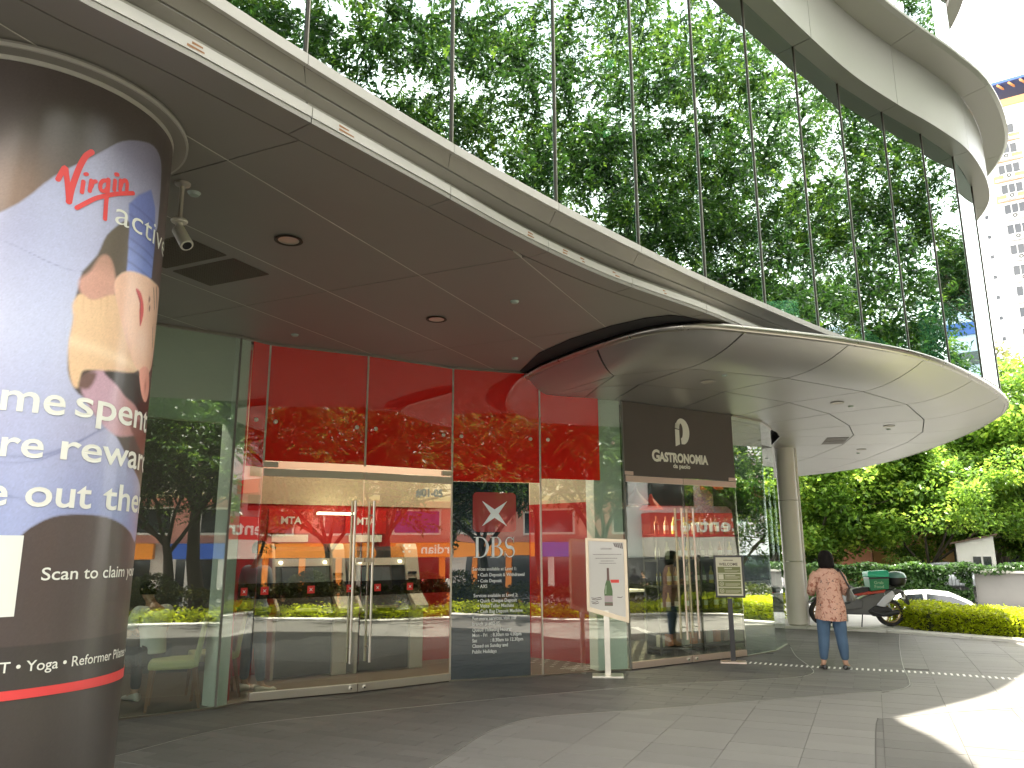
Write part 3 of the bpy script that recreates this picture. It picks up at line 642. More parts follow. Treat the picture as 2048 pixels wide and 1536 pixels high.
# left window pane
pane(bank, 0, -1.3, L_[0], 0.012, 4.045, glass_clear)
pane(bank, 1, 0.0, L_[1], 0.012, 4.045, glass_clear)
m_ = MB(); fbox(m_, 0, -1.3, L_[0]-0.02, 3.03, 4.045, -0.20, -0.10); m_.build('bulkhead', M('green_grey_bulkhead', (0.64, 0.69, 0.60), 0.6, var=0.03), bank)
m_ = MB(); fbox(m_, 1, 0.0, 0.155, 0.005, 4.045, -0.25, -0.03); m_.build('wall_end', wall_cream, bank)
# red film above the door line
pane(bank, 1, 0.165, L_[1], 2.56, 4.045, red_film, 'red_panel', 0.004, 0.005)
pane(bank, 2, 0.0, L_[2], 2.64, 4.045, red_film, 'red_panel')
pane(bank, 3, 0.0, L_[3], 2.64, 4.045, red_film, 'red_panel')
pane(bank, 4, 0.0, L_[4], 2.50, 4.045, red_film, 'red_panel')
pane(bank, 5, 0.0, 0.92, 2.56, 4.045, red_film, 'red_panel', 0.004, 0.005)
pane(bank, 5, 0.0, L_[5], 0.012, 4.045, glass_clear)
pane(bank, 4, 1.085, L_[4], 0.012, 2.495, glass_clear)
pane(bank, 4, 0.0, 1.08, 0.012, 2.495, slate_film, 'slate_panel')
m_ = MB(); fbox(m_, 5, 0.84, L_[5]-0.02, 0.0, 3.75, -0.3, -0.05); m_.build('wall_end', wall_cream, bank)
# narrow vertical joints
for i, s in ((0, L_[0]), (2, 0.0), (3, 0.0), (4, 0.0), (5, 0.0)):
    m_ = MB(); fbox(m_, i, s-0.011, s+0.011, 0.0 if i in (0, 4, 5) else 2.62, 4.046, 0.002, 0.012); m_.build('vertical_joint', steel if i > 1 else clear_joint, bank)
# slim head channel and sill
for i in range(0, 6):
    m_ = MB(); fbox(m_, i, 0.0 if i else -1.3, L_[i] if i < 5 else 0.9, 4.018, 4.047, -0.02, 0.02); m_.build('head_channel', steel_dark, bank)
    if i in (0, 1, 4, 5): m_ = MB(); fbox(m_, i, 0.0 if i else -1.3, L_[i], 0.0, 0.018, -0.02, 0.014); m_.build('sill', steel_dark, bank)
# round glass fixings
def fixing(par, i, s, z, r=0.026):
    e = MB(); a, d, n, L = seg(i); q = Vector((n[0], n[1], 0)).to_track_quat('Z', 'Y').to_matrix().to_4x4()
    e.lathe([(r, 0.001), (r, 0.012), (r*0.75, 0.02), (0, 0.022)], fp(i, s, z, 0.004), 18, m=q); e.build('glass_fixing', M('fixing_cap', (0.72, 0.68, 0.55), 0.3, 0.3) if 'fixing_cap' not in MATS else MATS['fixing_cap'], par, smooth=True, auto=40)
for i, s in ((1, 0.26), (2, 0.11), (2, 1.09), (3, 0.13), (3, 1.11), (4, 0.12), (4, 1.10), (5, 0.12), (5, 1.14)): fixing(bank, i, s, 3.10)

def leaf(par, i, s0, s1, zt, glass, lock_at_end, hinge_side, tone):
    """one glass door leaf: glass, top and bottom rail, pull handle, lock"""
    d = MB(); fbox(d, i, s0+0.006, s1-0.006, 0.10, zt-0.09, -0.006, 0.006); door = d.build('door', glass, par)
    r = MB(); fbox(r, i, s0+0.005, s1-0.005, 0.012, 0.10, -0.025, 0.025); r.build('door_rail', tone, door, bevel=0.003)
    r = MB(); fbox(r, i, s0+0.005, s1-0.005, zt-0.09, zt-0.002, -0.025, 0.025); r.build('door_rail', tone, door, bevel=0.003)
    ls = s1-0.08 if lock_at_end else s0+0.08
    e = MB(); a, dd, n, L = seg(i); q = Vector((n[0], n[1], 0)).to_track_quat('Z', 'Y').to_matrix().to_4x4()
    e.lathe([(0.026, 0), (0.026, 0.008), (0.020, 0.012), (0, 0.012)], fp(i, ls, 0.055, 0.026), 18, m=q); e.build('lock', steel, door, smooth=True, auto=40)
    e = MB(); e.lathe([(0.009, 0), (0.009, 0.014), (0, 0.014)], fp(i, ls, 0.055, 0.028), 10, m=q); e.build('keyhole', rubber, door)
    hs = s1-0.115 if lock_at_end else s0+0.115
    for off in (0.065, -0.065):
        e = MB(); e.tube([fp(i, hs, 0.33, off), fp(i, hs, 2.2, off)], 0.0145, 12); h_ = e.build('handle', tone, door, smooth=True, auto=40)
    for z in (0.50, 2.03):
        e = MB(); e.tube([fp(i, hs, z, -0.065), fp(i, hs, z, 0.065)], 0.009, 8); e.build('handle_bracket', steel_dark, door, smooth=True, auto=40)
    return door
leaf(bank, 2, 0.0, L_[2], 2.55, glass_door, True, 0, steel)
leaf(bank, 3, 0.0, L_[3], 2.55, glass_door, False, 1, steel)
m_ = MB(); fbox(m_, 2, 0.0, 0.17, 2.565, 2.625, -0.02, 0.02); m_.build('patch_fitting', steel, bank, bevel=0.002)
m_ = MB(); fbox(m_, 3, L_[3]-0.16, L_[3], 2.565, 2.625, -0.02, 0.02); m_.build('patch_fitting', steel, bank, bevel=0.002)
m_ = MB(); fbox(m_, 2, L_[2]-0.09, L_[2]-0.008, 1.47, 1.52, 0.05, 0.085); m_.build('lock_plate', steel, bank)
m_ = MB(); fbox(m_, 3, 0.008, 0.115, 1.47, 1.52, 0.05, 0.085); m_.build('lock_plate', steel, bank)
# manifestation band with red squares
band = glassmat('grey_frosted_band', (0.42, 0.38, 0.34), 0.18)
red_dot = M('red_sticker', (0.65, 0.03, 0.02), 0.5)
for i, s0, s1 in ((1, 0.17, L_[1]), (2, 0.01, L_[2]-0.01), (3, 0.01, L_[3]-0.01)):
    m_ = MB(); fbox(m_, i, s0, s1, 1.085, 1.255, 0.0075, 0.0085); m_.build('frosted_band', band, bank)
for i, s in ((1, 0.25), (2, 0.10), (2, 0.62), (2, 1.08), (3, 0.22), (3, 0.66)):
    m_ = MB(); fbox(m_, i, s-0.042, s+0.042, 1.13, 1.215, 0.0092, 0.0105); o = m_.build('red_square', red_dot, bank)
    st = MB()
    for a in (0.785, 2.356):
        c, s_ = math.cos(a), math.sin(a); P = [(-0.03*c, -0.03*s_), (0.006*s_, -0.006*c), (0.03*c, 0.03*s_), (-0.006*s_, 0.006*c)]
        st.add([fp(i, s+x, 1.172+y, 0.0112) for x, y in P], [(0, 1, 2, 3)])
    st.build('star', letter_white, o)
# lettering
def ftext(par, i, body, s, z, size, mat, name='lettering', off=0.010, **k):
    m_ = MB(); put_text(m_, body, size, lambda x, y: fp(i, s+x, z+y, off), **k); return m_.build(name, mat, par)
faint = M('faded_white_lettering', (0.50, 0.52, 0.48), 0.6)
ftext(bank, 3, '#01-05', 0.72, 2.285, 0.135, M('grey_white_lettering', (0.62, 0.65, 0.60), 0.5), bold=0.006)
dl = M('dbs_letter_silver', (0.80, 0.84, 0.84), 0.45)
LT = MB()
def serif(mb, x, z, w=0.05, t=0.008): mb.append(('box', x-w/2, x+w/2, z, z+t))
X0, Zb, H = 0.30, 1.51, 0.265
def add2(vs, fs): LT.add([fp(4, X0+x, Zb+z, 0.011) for x, z in vs], fs)
def quad(x0, x1, z0, z1): add2([(x0, z0), (x1, z0), (x1, z1), (x0, z1)], [(0, 1, 2, 3)])
def bowl(cx, cz, rx, rz, tx, tz, a0=-90, a1=90, n=18):
    vs = []
    for k in range(n+1):
        a = R(a0+(a1-a0)*k/n); vs += [(cx+rx*math.cos(a), cz+rz*math.sin(a)), (cx+(rx-tx)*math.cos(a), cz+(rz-tz)*math.sin(a))]
    add2(vs, [(2*k, 2*k+2, 2*k+3, 2*k+1) for k in range(n)])
# D
quad(0.028, 0.064, 0.008, H-0.008); quad(0, 0.10, 0, 0.008); quad(0, 0.10, H-0.008, H)
bowl(0.09, H/2, 0.115, H/2, 0.038, 0.010)
# B
bx_ = 0.225; quad(bx_+0.022, bx_+0.056, 0.008, H-0.008); quad(bx_, bx_+0.09, 0, 0.008); quad(bx_, bx_+0.09, H-0.008, H); quad(bx_+0.056, bx_+0.09, H*0.53, H*0.53+0.008)
bowl(bx_+0.082, H*0.765, 0.070, H*0.235, 0.034, 0.009); bowl(bx_+0.088, H*0.267, 0.088, H*0.268, 0.037, 0.010)
# S
sx = 0.415; pts = []; wd = []
for k in range(25):
    t = k/24; 
    if t < 0.5: a = R(35+(270-35)*(t/0.5)); x, z = sx+0.078+0.052*math.cos(a), H*0.735+H*0.245*math.sin(a)
    else: a = R(90-(250)*((t-0.5)/0.5)); x, z = sx+0.080+0.058*math.cos(a), H*0.262+H*0.242*math.sin(a)
    pts.append((x, z)); wd.append(0.006+0.015*math.exp(-((t-0.5)/0.17)**2))
vs_, fs_ = stroke(pts, wd, 3); add2(vs_, fs_)
quad(sx+0.128, sx+0.136, H*0.72, H*0.99); quad(sx+0.008, sx+0.016, H*0.01, H*0.30)
LT.build('bank_name_lettering', dl, bank)
# emblem: white four-pointed spark on a faded red square
em = MB(); rr_ = []
cx_, cz_, hw, hh = 0.585, 2.10, 0.30, 0.26
for (ax_, az_, a0) in ((1, -1, -90), (1, 1, 0), (-1, 1, 90), (-1, -1, 180)):
    for k in range(6):
        a = R(a0+90*k/5); rr_.append((cx_+ax_*(hw-0.06)+0.06*math.cos(a), cz_+az_*(hh-0.06)+0.06*math.sin(a)))
em.add([fp(4, x, z, 0.0085) for x, z in rr_], [tuple(range(len(rr_)))]); emo = em.build('emblem_square', filmmat('faded_red_film', (0.42, 0.07, 0.065), 0.17), bank)
em = MB(); P = []
for k in range(4):
    a = R(45+90*k); a2 = R(90+90*k); ln = 0.235
    P += [(cx_+ln*math.cos(a)*1.05, cz_-0.02+ln*math.sin(a)), (cx_+0.055*math.cos(a2), cz_-0.02+0.055*math.sin(a2))]
em.add([fp(4, x, z, 0.0105) for x, z in P]+[fp(4, cx_, cz_-0.02, 0.0105)], [(8, k, (k+1) % 8) for k in range(8)]); em.build('spark', dl, emo)
lines = [(1.345, 'Services available at Level 1:', 0), (1.270, '\u2022 Cash Deposit & Withdrawal', 0.07), (1.195, '\u2022 Coin Deposit', 0.07), (1.125, '\u2022 AXS', 0.07),
         (1.010, 'Services available at Level 2:', 0.015), (0.945, '\u2022 Quick Cheque Deposit', 0.07), (0.880, '\u2022 Video Teller Machine', 0.07), (0.812, '\u2022 Cash Bag Deposit Machine', 0.07),
         (0.725, 'For more services, visit our', 0), (0.660, 'branch at #02-05.', 0), (0.585, 'Queue Ticketing Hours:', 0), (0.520, 'Mon - Fri   : 8.30am to 4.00pm', 0), (0.455, 'Sat            : 8.30am to 12.30pm', 0),
         (0.390, 'Closed on Sunday and', 0), (0.320, 'Public Holidays', 0)]
m_ = MB()
for z, t, x in lines:
    put_text(m_, t, 0.062, lambda a, b, z=z, x=x: fp(4, 0.285+x+a*0.86, z+b, 0.0105), res=2, bold=0.0006)
m_.build('service_lettering', letter_white, bank)

# ------------------------------------------------------------------ bank interior
def inner_poly(i0, i1, depth, s_start=0.0):
    P = [FP[k] for k in range(i0, i1+1)]; n = normals2(np.array(P)); return P, [p-q*depth for p, q in zip(P, n)]
flr = thing('interior_floor', 'brown floor inside', 'floor'); flr['kind'] = 'structure'; del flr['category']; del flr['label']
LEFT = np.array((-5.2, 7.05))
mb = MB(); mb.prism([(-5.2, 7.0)]+[tuple(p-np.array((0.01, -0.015))) for p in FP[0:7]]+[(0.2, 14.6), (-7.5, 11.5)], -0.10, 0.005); mb.build('carpet', floor_brown, flr)
bi = thing('bank_interior_walls', 'red back wall and beige bulkhead inside the bank', 'wall', (-2.6, 11.5, 0))
def wallseg(par, a, b, z0, z1, mat, name, th=0.08):
    a, b = np.array(a), np.array(b); d = (b-a)/np.hypot(*(b-a)); n = np.array([-d[1], d[0]])
    m_ = MB(); m_.prism([tuple(a), tuple(b), tuple(b+n*th), tuple(a+n*th)], z0, z1); return m_.build(name, mat, par)
wallseg(bi, (-3.95, 10.5), (-0.2, 12.7), 0.005, 2.25, red_paint, 'red_wall')
wallseg(bi, (-3.95, 10.48), (-0.2, 12.68), 2.25, 4.0, wall_beige, 'beige_bulkhead')
wallseg(bi, (-0.2, 12.7), (1.45, 11.3), 0.005, 2.3, red_paint, 'red_wall')
wallseg(bi, (-0.2, 12.7), (1.45, 11.3), 2.3, 4.0, wall_beige, 'beige_bulkhead')
wallseg(bi, (-3.95, 10.5), (-3.2, 8.95), 0.005, 4.0, red_paint, 'red_wall')
wallseg(bi, (-7.5, 10.2), (-3.9, 11.2), 0.005, 4.0, wall_dark, 'dark_wall')
wallseg(bi, (-5.4, 7.1), (-7.5, 10.2), 0.005, 4.0, wall_dark, 'dark_wall')
mb = MB(); mb.prism([(-5.2, 7.2)]+[tuple(p+np.array((-0.08, 0.12))) for p in FP[0:7]]+[(0.2, 13.6), (-7.5, 11.5)], 3.98, 4.02); mb.build('interior_ceiling', wall_beige, bi)
for x, y in ((-2.6, 9.9), (-1.2, 10.9), (-0.1, 11.4), (-4.2, 9.0)):
    m_ = MB(); m_.lathe([(0.0, 3.972), (0.075, 3.972), (0.085, 3.979)], (x, y, 0), 18); m_.build('ceiling_lamp', lamp_glow, bi)
# glowing light panel seen over the machines
m_ = MB(); m_.box((-2.5, 11.0, 2.12), (0.5, 0.12, 0.03), rz=R(30)); m_.build('light_strip', lamp_glow, bi)
def lamp(nm, loc, power, size, col=(1.0, 0.9, 0.74)):
    ld = bpy.data.lights.new(nm, 'AREA'); ld.shape = 'DISK'; ld.size = size; ld.energy = power; ld.color = col
    o = bpy.data.objects.new(nm, ld); COL.objects.link(o); o.location = loc; return o
for x, y in ((-2.6, 9.9), (-1.2, 10.9), (-0.1, 11.4), (-4.2, 9.0)): lamp('ceiling_lamp_light', (x, y, 3.96), 9, 0.16)
# cash machines
atm_body = M('machine_grey', (0.50, 0.48, 0.42), 0.4, var=0.06); atm_dark = M('machine_screen', (0.02, 0.025, 0.03), 0.15, spec=0.8)
def atm():
    t = thing('cash_machine', '', 'cash machine', world=False, group='cash machines along the red bank wall')
    prof = [(0, 0), (0.62, 0), (0.62, 0.75), (0.80, 0.80), (0.80, 0.86), (0.52, 1.05), (0.36, 1.62), (0.30, 1.70), (0, 1.70)]   # depth, height
    for sx_ in (-0.42, 0.38):
        m_ = MB(); m_.extr(prof, (sx_, 0, 0), (0, -1, 0), (0, 0, 1), (1, 0, 0), 0, 0.045 if sx_ < 0 else 0.20); m_.build('side_panel', atm_body, t, bevel=0.01)
    pin = [(0, 0.02), (0.56, 0.02), (0.56, 0.75), (0.70, 0.80), (0.46, 1.03), (0.32, 1.60), (0.22, 1.66), (0, 1.66)]
    m_ = MB(); m_.extr(pin, (-0.375, 0, 0), (0, -1, 0), (0, 0, 1), (1, 0, 0), 0, 0.755); body = m_.build('body', atm_dark, t)
    m_ = MB(); m_.extr([(0.395, 1.40), (0.355, 1.50), (0.335, 1.50), (0.375, 1.40)], (-0.372, 0, 0), (0, -1, 0), (0, 0, 1), (1, 0, 0), 0, 0.748); o = m_.build('light_bar', atm_body, t)
    for x in (-0.3, 0.3): m_ = MB(); m_.box((x, -0.385, 1.45), (0.04, 0.02, 0.03)); m_.build('spot_lamp', lamp_glow, o)
    m_ = MB(); m_.extr([(0.475, 1.12), (0.385, 1.38), (0.37, 1.38), (0.46, 1.12)], (-0.28, -0.0, 0), (0, -1, 0), (0, 0, 1), (1, 0, 0), 0, 0.42); m_.build('screen', M('dim_screen', (0.10, 0.13, 0.16), 0.1) if 'dim_screen' not in MATS else MATS['dim_screen'], t)
    for k in range(4):
        m_ = MB(); m_.box((0.46, -0.53+0.02*k, 1.02+0.09*k), (0.13, 0.02, 0.035)); m_.build('card_slot', atm_dark, t)
    m_ = MB(); m_.box((0.0, -0.66, 0.85), (0.3, 0.12, 0.03)); m_.build('keypad', steel, t)
    return t
A1 = atm(); dd = np.array([3.75, 2.2]); dd = dd/np.hypot(*dd); ang = math.atan2(dd[1], dd[0])
p0 = np.array((-3.95, 10.5)); 
def onwall(s, off=0.02): q = p0+dd*s+np.array([dd[1], -dd[0]])*off; return (q[0], q[1], 0.005)
A1.location = onwall(1.05); A1.rotation_euler[2] = ang; A1['label'] = 'grey cash machine nearer the man standing inside the bank'
A2 = dup(A1, onwall(2.15), ang, 'grey cash machine right behind the bank door handles')
def sgn_text(body, size, cpos, dirv, mat, par, name='lettering', mirror=False, **k):
    dv = Vector((dirv[0], dirv[1], 0)).normalized(); nrm = Vector((dv.y, -dv.x, 0)); c = Vector(cpos)
    m_ = MB(); put_text(m_, body, size, lambda x, y: tuple(c+dv*(-x if mirror else x)+Vector((0, 0, y))), **k); return m_.build(name, mat, par)
for s, nm in ((0.95, 'left'), (2.05, 'right')):
    q = onwall(s, 0.03); m_ = MB(); m_.box((q[0], q[1], 2.02), (0.62, 0.03, 0.34), rz=ang); o = m_.build('machine_sign', M('bright_red_sign', (0.6, 0.02, 0.02), 0.4) if 'bright_red_sign' not in MATS else MATS['bright_red_sign'], bi)
    q = onwall(s+0.14, 0.055); sgn_text('ATM', 0.14, (q[0], q[1], 1.98), dd, letter_white, o, mirror=True, bold=0.004)
    q = onwall(s+0.0, 0.04); m_ = MB(); m_.box((q[0], q[1], 1.78), (0.5, 0.02, 0.10), rz=ang); m_.build('notice', wall_cream, bi)

# upholstered chair by the left window
lime = M('lime_leatherette', (0.42, 0.43, 0.17), 0.45, var=0.08, bump=0.1, bscale=40); wood = M('brown_wood_leg', (0.20, 0.085, 0.035), 0.45, var=0.2, stretch=(1, 1, 0.2))
def chair(label, loc, rz):
    t = thing('chair', label, 'chair', loc, world=False, rz=rz, group='lime chairs by the left window')
    m_ = MB(); m_.box((0, 0, 0.45), (0.46, 0.46, 0.09)); m_.build('seat', lime, t, bevel=0.025)
    m_ = MB(); m_.extr([(0.19, 0.42), (0.255, 0.42), (0.33, 0.92), (0.28, 0.93)], (0, 0, 0), (0, 1, 0), (0, 0, 1), (1, 0, 0), -0.23, 0.23); m_.build('backrest', lime, t, bevel=0.02)
    for x in (-0.2, 0.2):
        for y, y2 in ((-0.19, -0.22), (0.21, 0.29)):
            m_ = MB(); m_.loft([[(x+a*0.022, y+b*0.022, 0.42) for a, b in ((-1, -1), (1, -1), (1, 1), (-1, 1))], [(x+a*0.013, y2+b*0.013, 0.0) for a, b in ((-1, -1), (1, -1), (1, 1), (-1, 1))]]); m_.build('leg', wood, t)
    return t
ch1 = chair('lime yellow upholstered chair with brown wooden legs nearest the left window', (-3.62, 8.62, 0.005), R(-70))
ch2 = chair('second lime yellow chair partly hidden behind the seated person', (-3.45, 9.25, 0.005), R(-60))

# ------------------------------------------------------------------ cafe shopfront
cafe = thing('cafe_shopfront', 'cafe shopfront with dark sign panel above double glass doors and curved glass corner', 'shopfront', (2.6, 11.6, 0))
copper = M('champagne_door_metal', (0.62, 0.50, 0.42), 0.35, 0.7, var=0.06, dirt=0.12)
m_ = MB(); fbox(m_, 6, 0.0, L_[6], 2.655, 3.728, -0.03, 0.004); signp = m_.build('sign_panel', sign_dark, cafe)
leaf(cafe, 6, 0.01, 1.15, 2.645, glass_door, True, 0, copper)
leaf(cafe, 6, 1.16, L_[6]-0.005, 2.645, glass_door, False, 1, copper)
m_ = MB(); fbox(m_, 6, 0.0, 0.16, 2.652, 2.705, 0.006, 0.02); m_.build('patch_fitting', copper, cafe)
m_ = MB(); fbox(m_, 6, L_[6]-0.16, L_[6], 2.652, 2.705, 0.006, 0.02); m_.build('patch_fitting', copper, cafe)
m_ = MB(); fbox(m_, 6, -0.012, 0.006, 0.0, 3.73, -0.02, 0.012); m_.build('vertical_joint', clear_joint, cafe)
for i in (7, 8, 9, 10):
    nsub = {7: 1, 8: 2, 9: 2, 10: 1}[i]
    for k in range(nsub):
        pane(cafe, i, L_[i]*k/nsub, L_[i]*(k+1)/nsub, 0.012, 3.72, glassmat('curved_corner_glass', (0.78, 0.88, 0.82), 0.42) if 'curved_corner_glass' not in MATS else MATS['curved_corner_glass'])
    m_ = MB(); fbox(m_, i, 0, L_[i], 3.70, 3.733, -0.03, 0.03); m_.build('head_channel', steel_dark, cafe)
    m_ = MB(); fbox(m_, i, 0, L_[i], 0.0, 0.015, -0.02, 0.02); m_.build('sill', steel_dark, cafe)
# sign: stylised letter and name, raised 6 mm
cream = M('cream_sign_letters', (0.80, 0.78, 0.66), 0.5, var=0.03)
SG = MB()
def S2(vs, fs): SG.add([fp(6, x, z, 0.009) for x, z in vs], fs)
# letter p with split stem
S2([(1.045, 3.13), (1.135, 3.165), (1.135, 3.39), (1.045, 3.395)], [(0, 1, 2, 3)])
n_ = 22; vs_ = []
for k in range(n_+1):
    a = R(180-275*k/n_) if k else R(180)
    ro_x, ro_z = 0.165, 0.225; ri_x, ri_z = 0.05, 0.11
    c, s_ = math.cos(a), math.sin(a)
    x = 1.185+(0.14 if c < 0 else 0.165)*c; z = 3.365+(0.205)*s_
    xi = 1.165+(0.03 if c < 0 else 0.045)*c; zi = 3.375+0.115*s_
    vs_ += [(x, max(z, 3.17)), (xi, zi)]
vs_ = [(x, z) for x, z in vs_]
S2(vs_, [(2*k, 2*k+2, 2*k+3, 2*k+1) for k in range(1, n_)])
S2([(1.045, 3.415), (1.135, 3.41), (1.135, 3.5), (1.06, 3.49)], [(0, 1, 2, 3)])
SG.build('sign_emblem', cream, signp)
m_ = MB(); put_text(m_, 'G', 0.235, lambda x, y: fp(6, 0.545+x*0.95, 2.885+y, 0.009), bold=0.010)
put_text(m_, 'ASTRONOMIA', 0.185, lambda x, y: fp(6, 0.70+x, 2.89+y, 0.009), width=1.04, bold=0.0095); m_.build('sign_name', cream, signp)
m_ = MB(); put_text(m_, 'da paolo', 0.09, lambda x, y: fp(6, 0.97+x, 2.80+y, 0.009), width=0.36, bold=0.003); m_.build('sign_subtitle', cream, signp)

# cafe interior
tile_light = M('white_lattice_tile', (0.45, 0.44, 0.38), 0.4); tile_dark = M('black_floor_tile', (0.03, 0.03, 0.028), 0.35)
ci = thing('cafe_interior_walls', 'dim walls and patterned floor inside the cafe', 'wall', (2.0, 14.5, 0))
mb = MB(); mb.prism([tuple(p+np.array((-0.01, 0.015))) for p in FP[6:11]]+[(4.4, 19.5), (-1.0, 17.0), (0.2, 13.4)], -0.10, 0.005); mb.build('dark_floor', tile_dark, ci)
mb = MB(); a, d, n, L = seg(6)
for u in range(-6, 26):
    for v in range(0, 22):
        if (u+v) % 2: continue
        c = a+d*(u*0.12)-n*(0.12+v*0.12)
        q = 0.042; mb.add([(*(c+d*q), 0.007), (*(c-n*q), 0.007), (*(c-d*q), 0.007), (*(c+n*q), 0.007)], [(3, 2, 1, 0)])
mb.build('lattice_tiles', tile_light, ci, kind='stuff')
wallseg(ci, (0.15, 14.0), (1.5, 11.5), 0.005, 3.7, wall_cream, 'side_wall')
wallseg(ci, (-1.0, 17.2), (4.3, 19.4), 0.005, 3.7, wall_dark, 'back_wall')
wallseg(ci, (0.15, 14.0), (-1.0, 17.2), 0.005, 3.7, wall_dark, 'side_wall')
mb = MB(); mb.prism([tuple(p+np.array((-0.06, 0.1))) for p in FP[6:11]]+[(4.4, 19.5), (-1.0, 17.0), (0.2, 13.4)], 3.62, 3.66); mb.build('cafe_ceiling', wall_dark, ci)
# shelving with bottles and packets seen through the right door
shelf_m = M('black_shelf_metal', (0.03, 0.03, 0.03), 0.4)
sh = thing('display_shelf', 'black shelving unit of bottles and packets behind the right cafe door', 'shelf', (3.0, 13.1, 0.005), world=False, rz=R(33))
for z in (0.08, 0.62, 1.02, 1.42, 1.82): m_ = MB(); m_.box((0, 0, z), (1.9, 0.34, 0.03)); m_.build('shelf_board', shelf_m, sh)
for x in (-0.95, 0, 0.95):
    for y in (-0.15, 0.15): m_ = MB(); m_.box((x, y, 1.0), (0.03, 0.03, 2.0)); m_.build('upright', shelf_m, sh)
m_ = MB(); m_.box((0, 0.17, 1.0), (1.9, 0.01, 2.0)); m_.build('back_panel', wall_dark, sh)
bm_ = {'yellow': M('yellow_bottle_glass', (0.65, 0.55, 0.12), 0.2), 'green': M('green_bottle_glass', (0.07, 0.13, 0.04), 0.15), 'pink': M('pink_bottle_glass', (0.55, 0.3, 0.2), 0.2), 'pale': M('pale_bottle_glass', (0.5, 0.5, 0.36), 0.2)}
rot = Matrix.Rotation(R(33), 4, 'Z'); shl = Vector((3.0, 13.1, 0.005))
protos = {}
ORD = ['leftmost', 'second from left', 'third from left', 'fourth from left', 'in the middle', 'fourth from right', 'third from right', 'second from right', 'rightmost']
for col_, mt in bm_.items():
    t = thing('bottle', '', 'bottle', (0, 0, 0), world=False, group='bottles standing on the cafe shelves')
    m_ = MB(); m_.lathe([(0, 0), (0.036, 0), (0.038, 0.01), (0.038, 0.17), (0.014, 0.22), (0.013, 0.28), (0, 0.285)], seg=12); m_.build('bottle_body', mt, t, smooth=True, auto=50)
    m_ = MB(); m_.lathe([(0.0385, 0.06), (0.0395, 0.061), (0.0395, 0.14), (0.0385, 0.141)], seg=12); m_.build('bottle_label', letter_white, t)
    protos[col_] = [t, False]
levels = {1.435: 'top', 1.035: 'third', 0.635: 'second', 1.835: 'uppermost'}
for z, lv in levels.items():
    for k in range(9):
        col_ = random.choice(list(bm_)); x = -0.84+k*0.21+random.uniform(-.02, .02)
        p = shl+rot @ Vector((x, random.uniform(-0.08, 0.02), z))
        lab = '%s bottle, %s on the %s cafe shelf' % (col_, ORD[k], lv)
        pr = protos[col_]
        if not pr[1]: pr[0].location = p; pr[0]['label'] = lab; pr[1] = True
        else: dup(pr[0], p, None, lab)
for k in protos.values():
    if not k[1]:
        for c in [o for o in COL.objects if o.parent == k[0]]: bpy.data.objects.remove(c)
        bpy.data.objects.remove(k[0])
pk = [M('white_packet', (0.6, 0.58, 0.5), 0.5), M('orange_packet', (0.6, 0.2, 0.06), 0.5), M('brown_packet', (0.25, 0.13, 0.06), 0.5)]
for k in range(10):
    m_ = MB(); m_.box((0, 0, 0.09), (0.11, 0.09, 0.18)); p = shl+rot @ Vector((-0.82+k*0.18, 0, 0.10))
    o = m_.build('packet', pk[k % 3], None, bevel=0.01, label=('white', 'orange', 'brown')[k % 3]+' food packet, '+(ORD+['last at the right end'])[k]+' on the lowest cafe shelf', cat='packet', group='packets on the cafe shelves'); o.location = p; o.rotation_euler[2] = R(33)
# display counter on the left and pendant lamps
ct = thing('display_counter', 'low dark counter with white tray inside the left cafe door', 'counter', (1.6, 14.4, 0.005), world=False, rz=R(33))
m_ = MB(); m_.box((0, 0, 0.42), (1.5, 0.6, 0.84)); m_.build('counter_body', M('dark_wood', (0.06, 0.04, 0.03), 0.4), ct, bevel=0.01)
m_ = MB(); m_.box((0, 0, 0.86), (1.6, 0.7, 0.04)); m_.build('counter_top', letter_white, ct)
pl = thing('pendant_lamp', 'black cone pendant lamp hanging behind the left cafe door, largest of them', 'pendant lamp', (2.05, 12.9, 3.6), world=False, group='pendant lamps in the cafe')
m_ = MB(); m_.tube([(0, 0, 0), (0, 0, -1.0)], 0.006, 6); m_.build('cord', rubber, pl)
m_ = MB(); m_.lathe([(0.02, -0.98), (0.04, -1.05), (0.06, -1.08), (0.23, -1.27), (0.225, -1.275), (0.05, -1.09), (0.0, -1.07)], seg=28); m_.build('lamp_shade', rubber, pl, smooth=True, auto=40)
m_ = MB(); m_.lathe([(0.0, -1.25), (0.05, -1.22), (0.04, -1.14), (0, -1.12)], seg=14); m_.build('bulb', lamp_glow, pl)
for x, y, z in ((2.05, 12.9, 2.3), (1.85, 13.6, 2.3), (3.3, 13.2, 3.5), (2.6, 14.6, 2.3), (3.4, 15.2, 3.5)): lamp('cafe_lamp_light', (x, y, z), 9, 0.12, (1.0, 0.85, 0.62))
pl2 = dup(pl, (1.85, 13.6, 3.6), None, 'black cone pendant lamp farther inside the cafe, left of the largest')
pl3 = dup(pl, (2.6, 14.6, 3.6), None, 'cone pendant lamp deepest inside the cafe, a red reflection put into its shade colour')
for o in [o for o in COL.objects if o.parent == pl3 and o.name.startswith('lamp_shade')]:
    o.data = o.data.copy(); o.data.materials[0] = M('red_lamp_shade', (0.45, 0.04, 0.02), 0.3)  # red of a reflection painted on as the colour of this shade

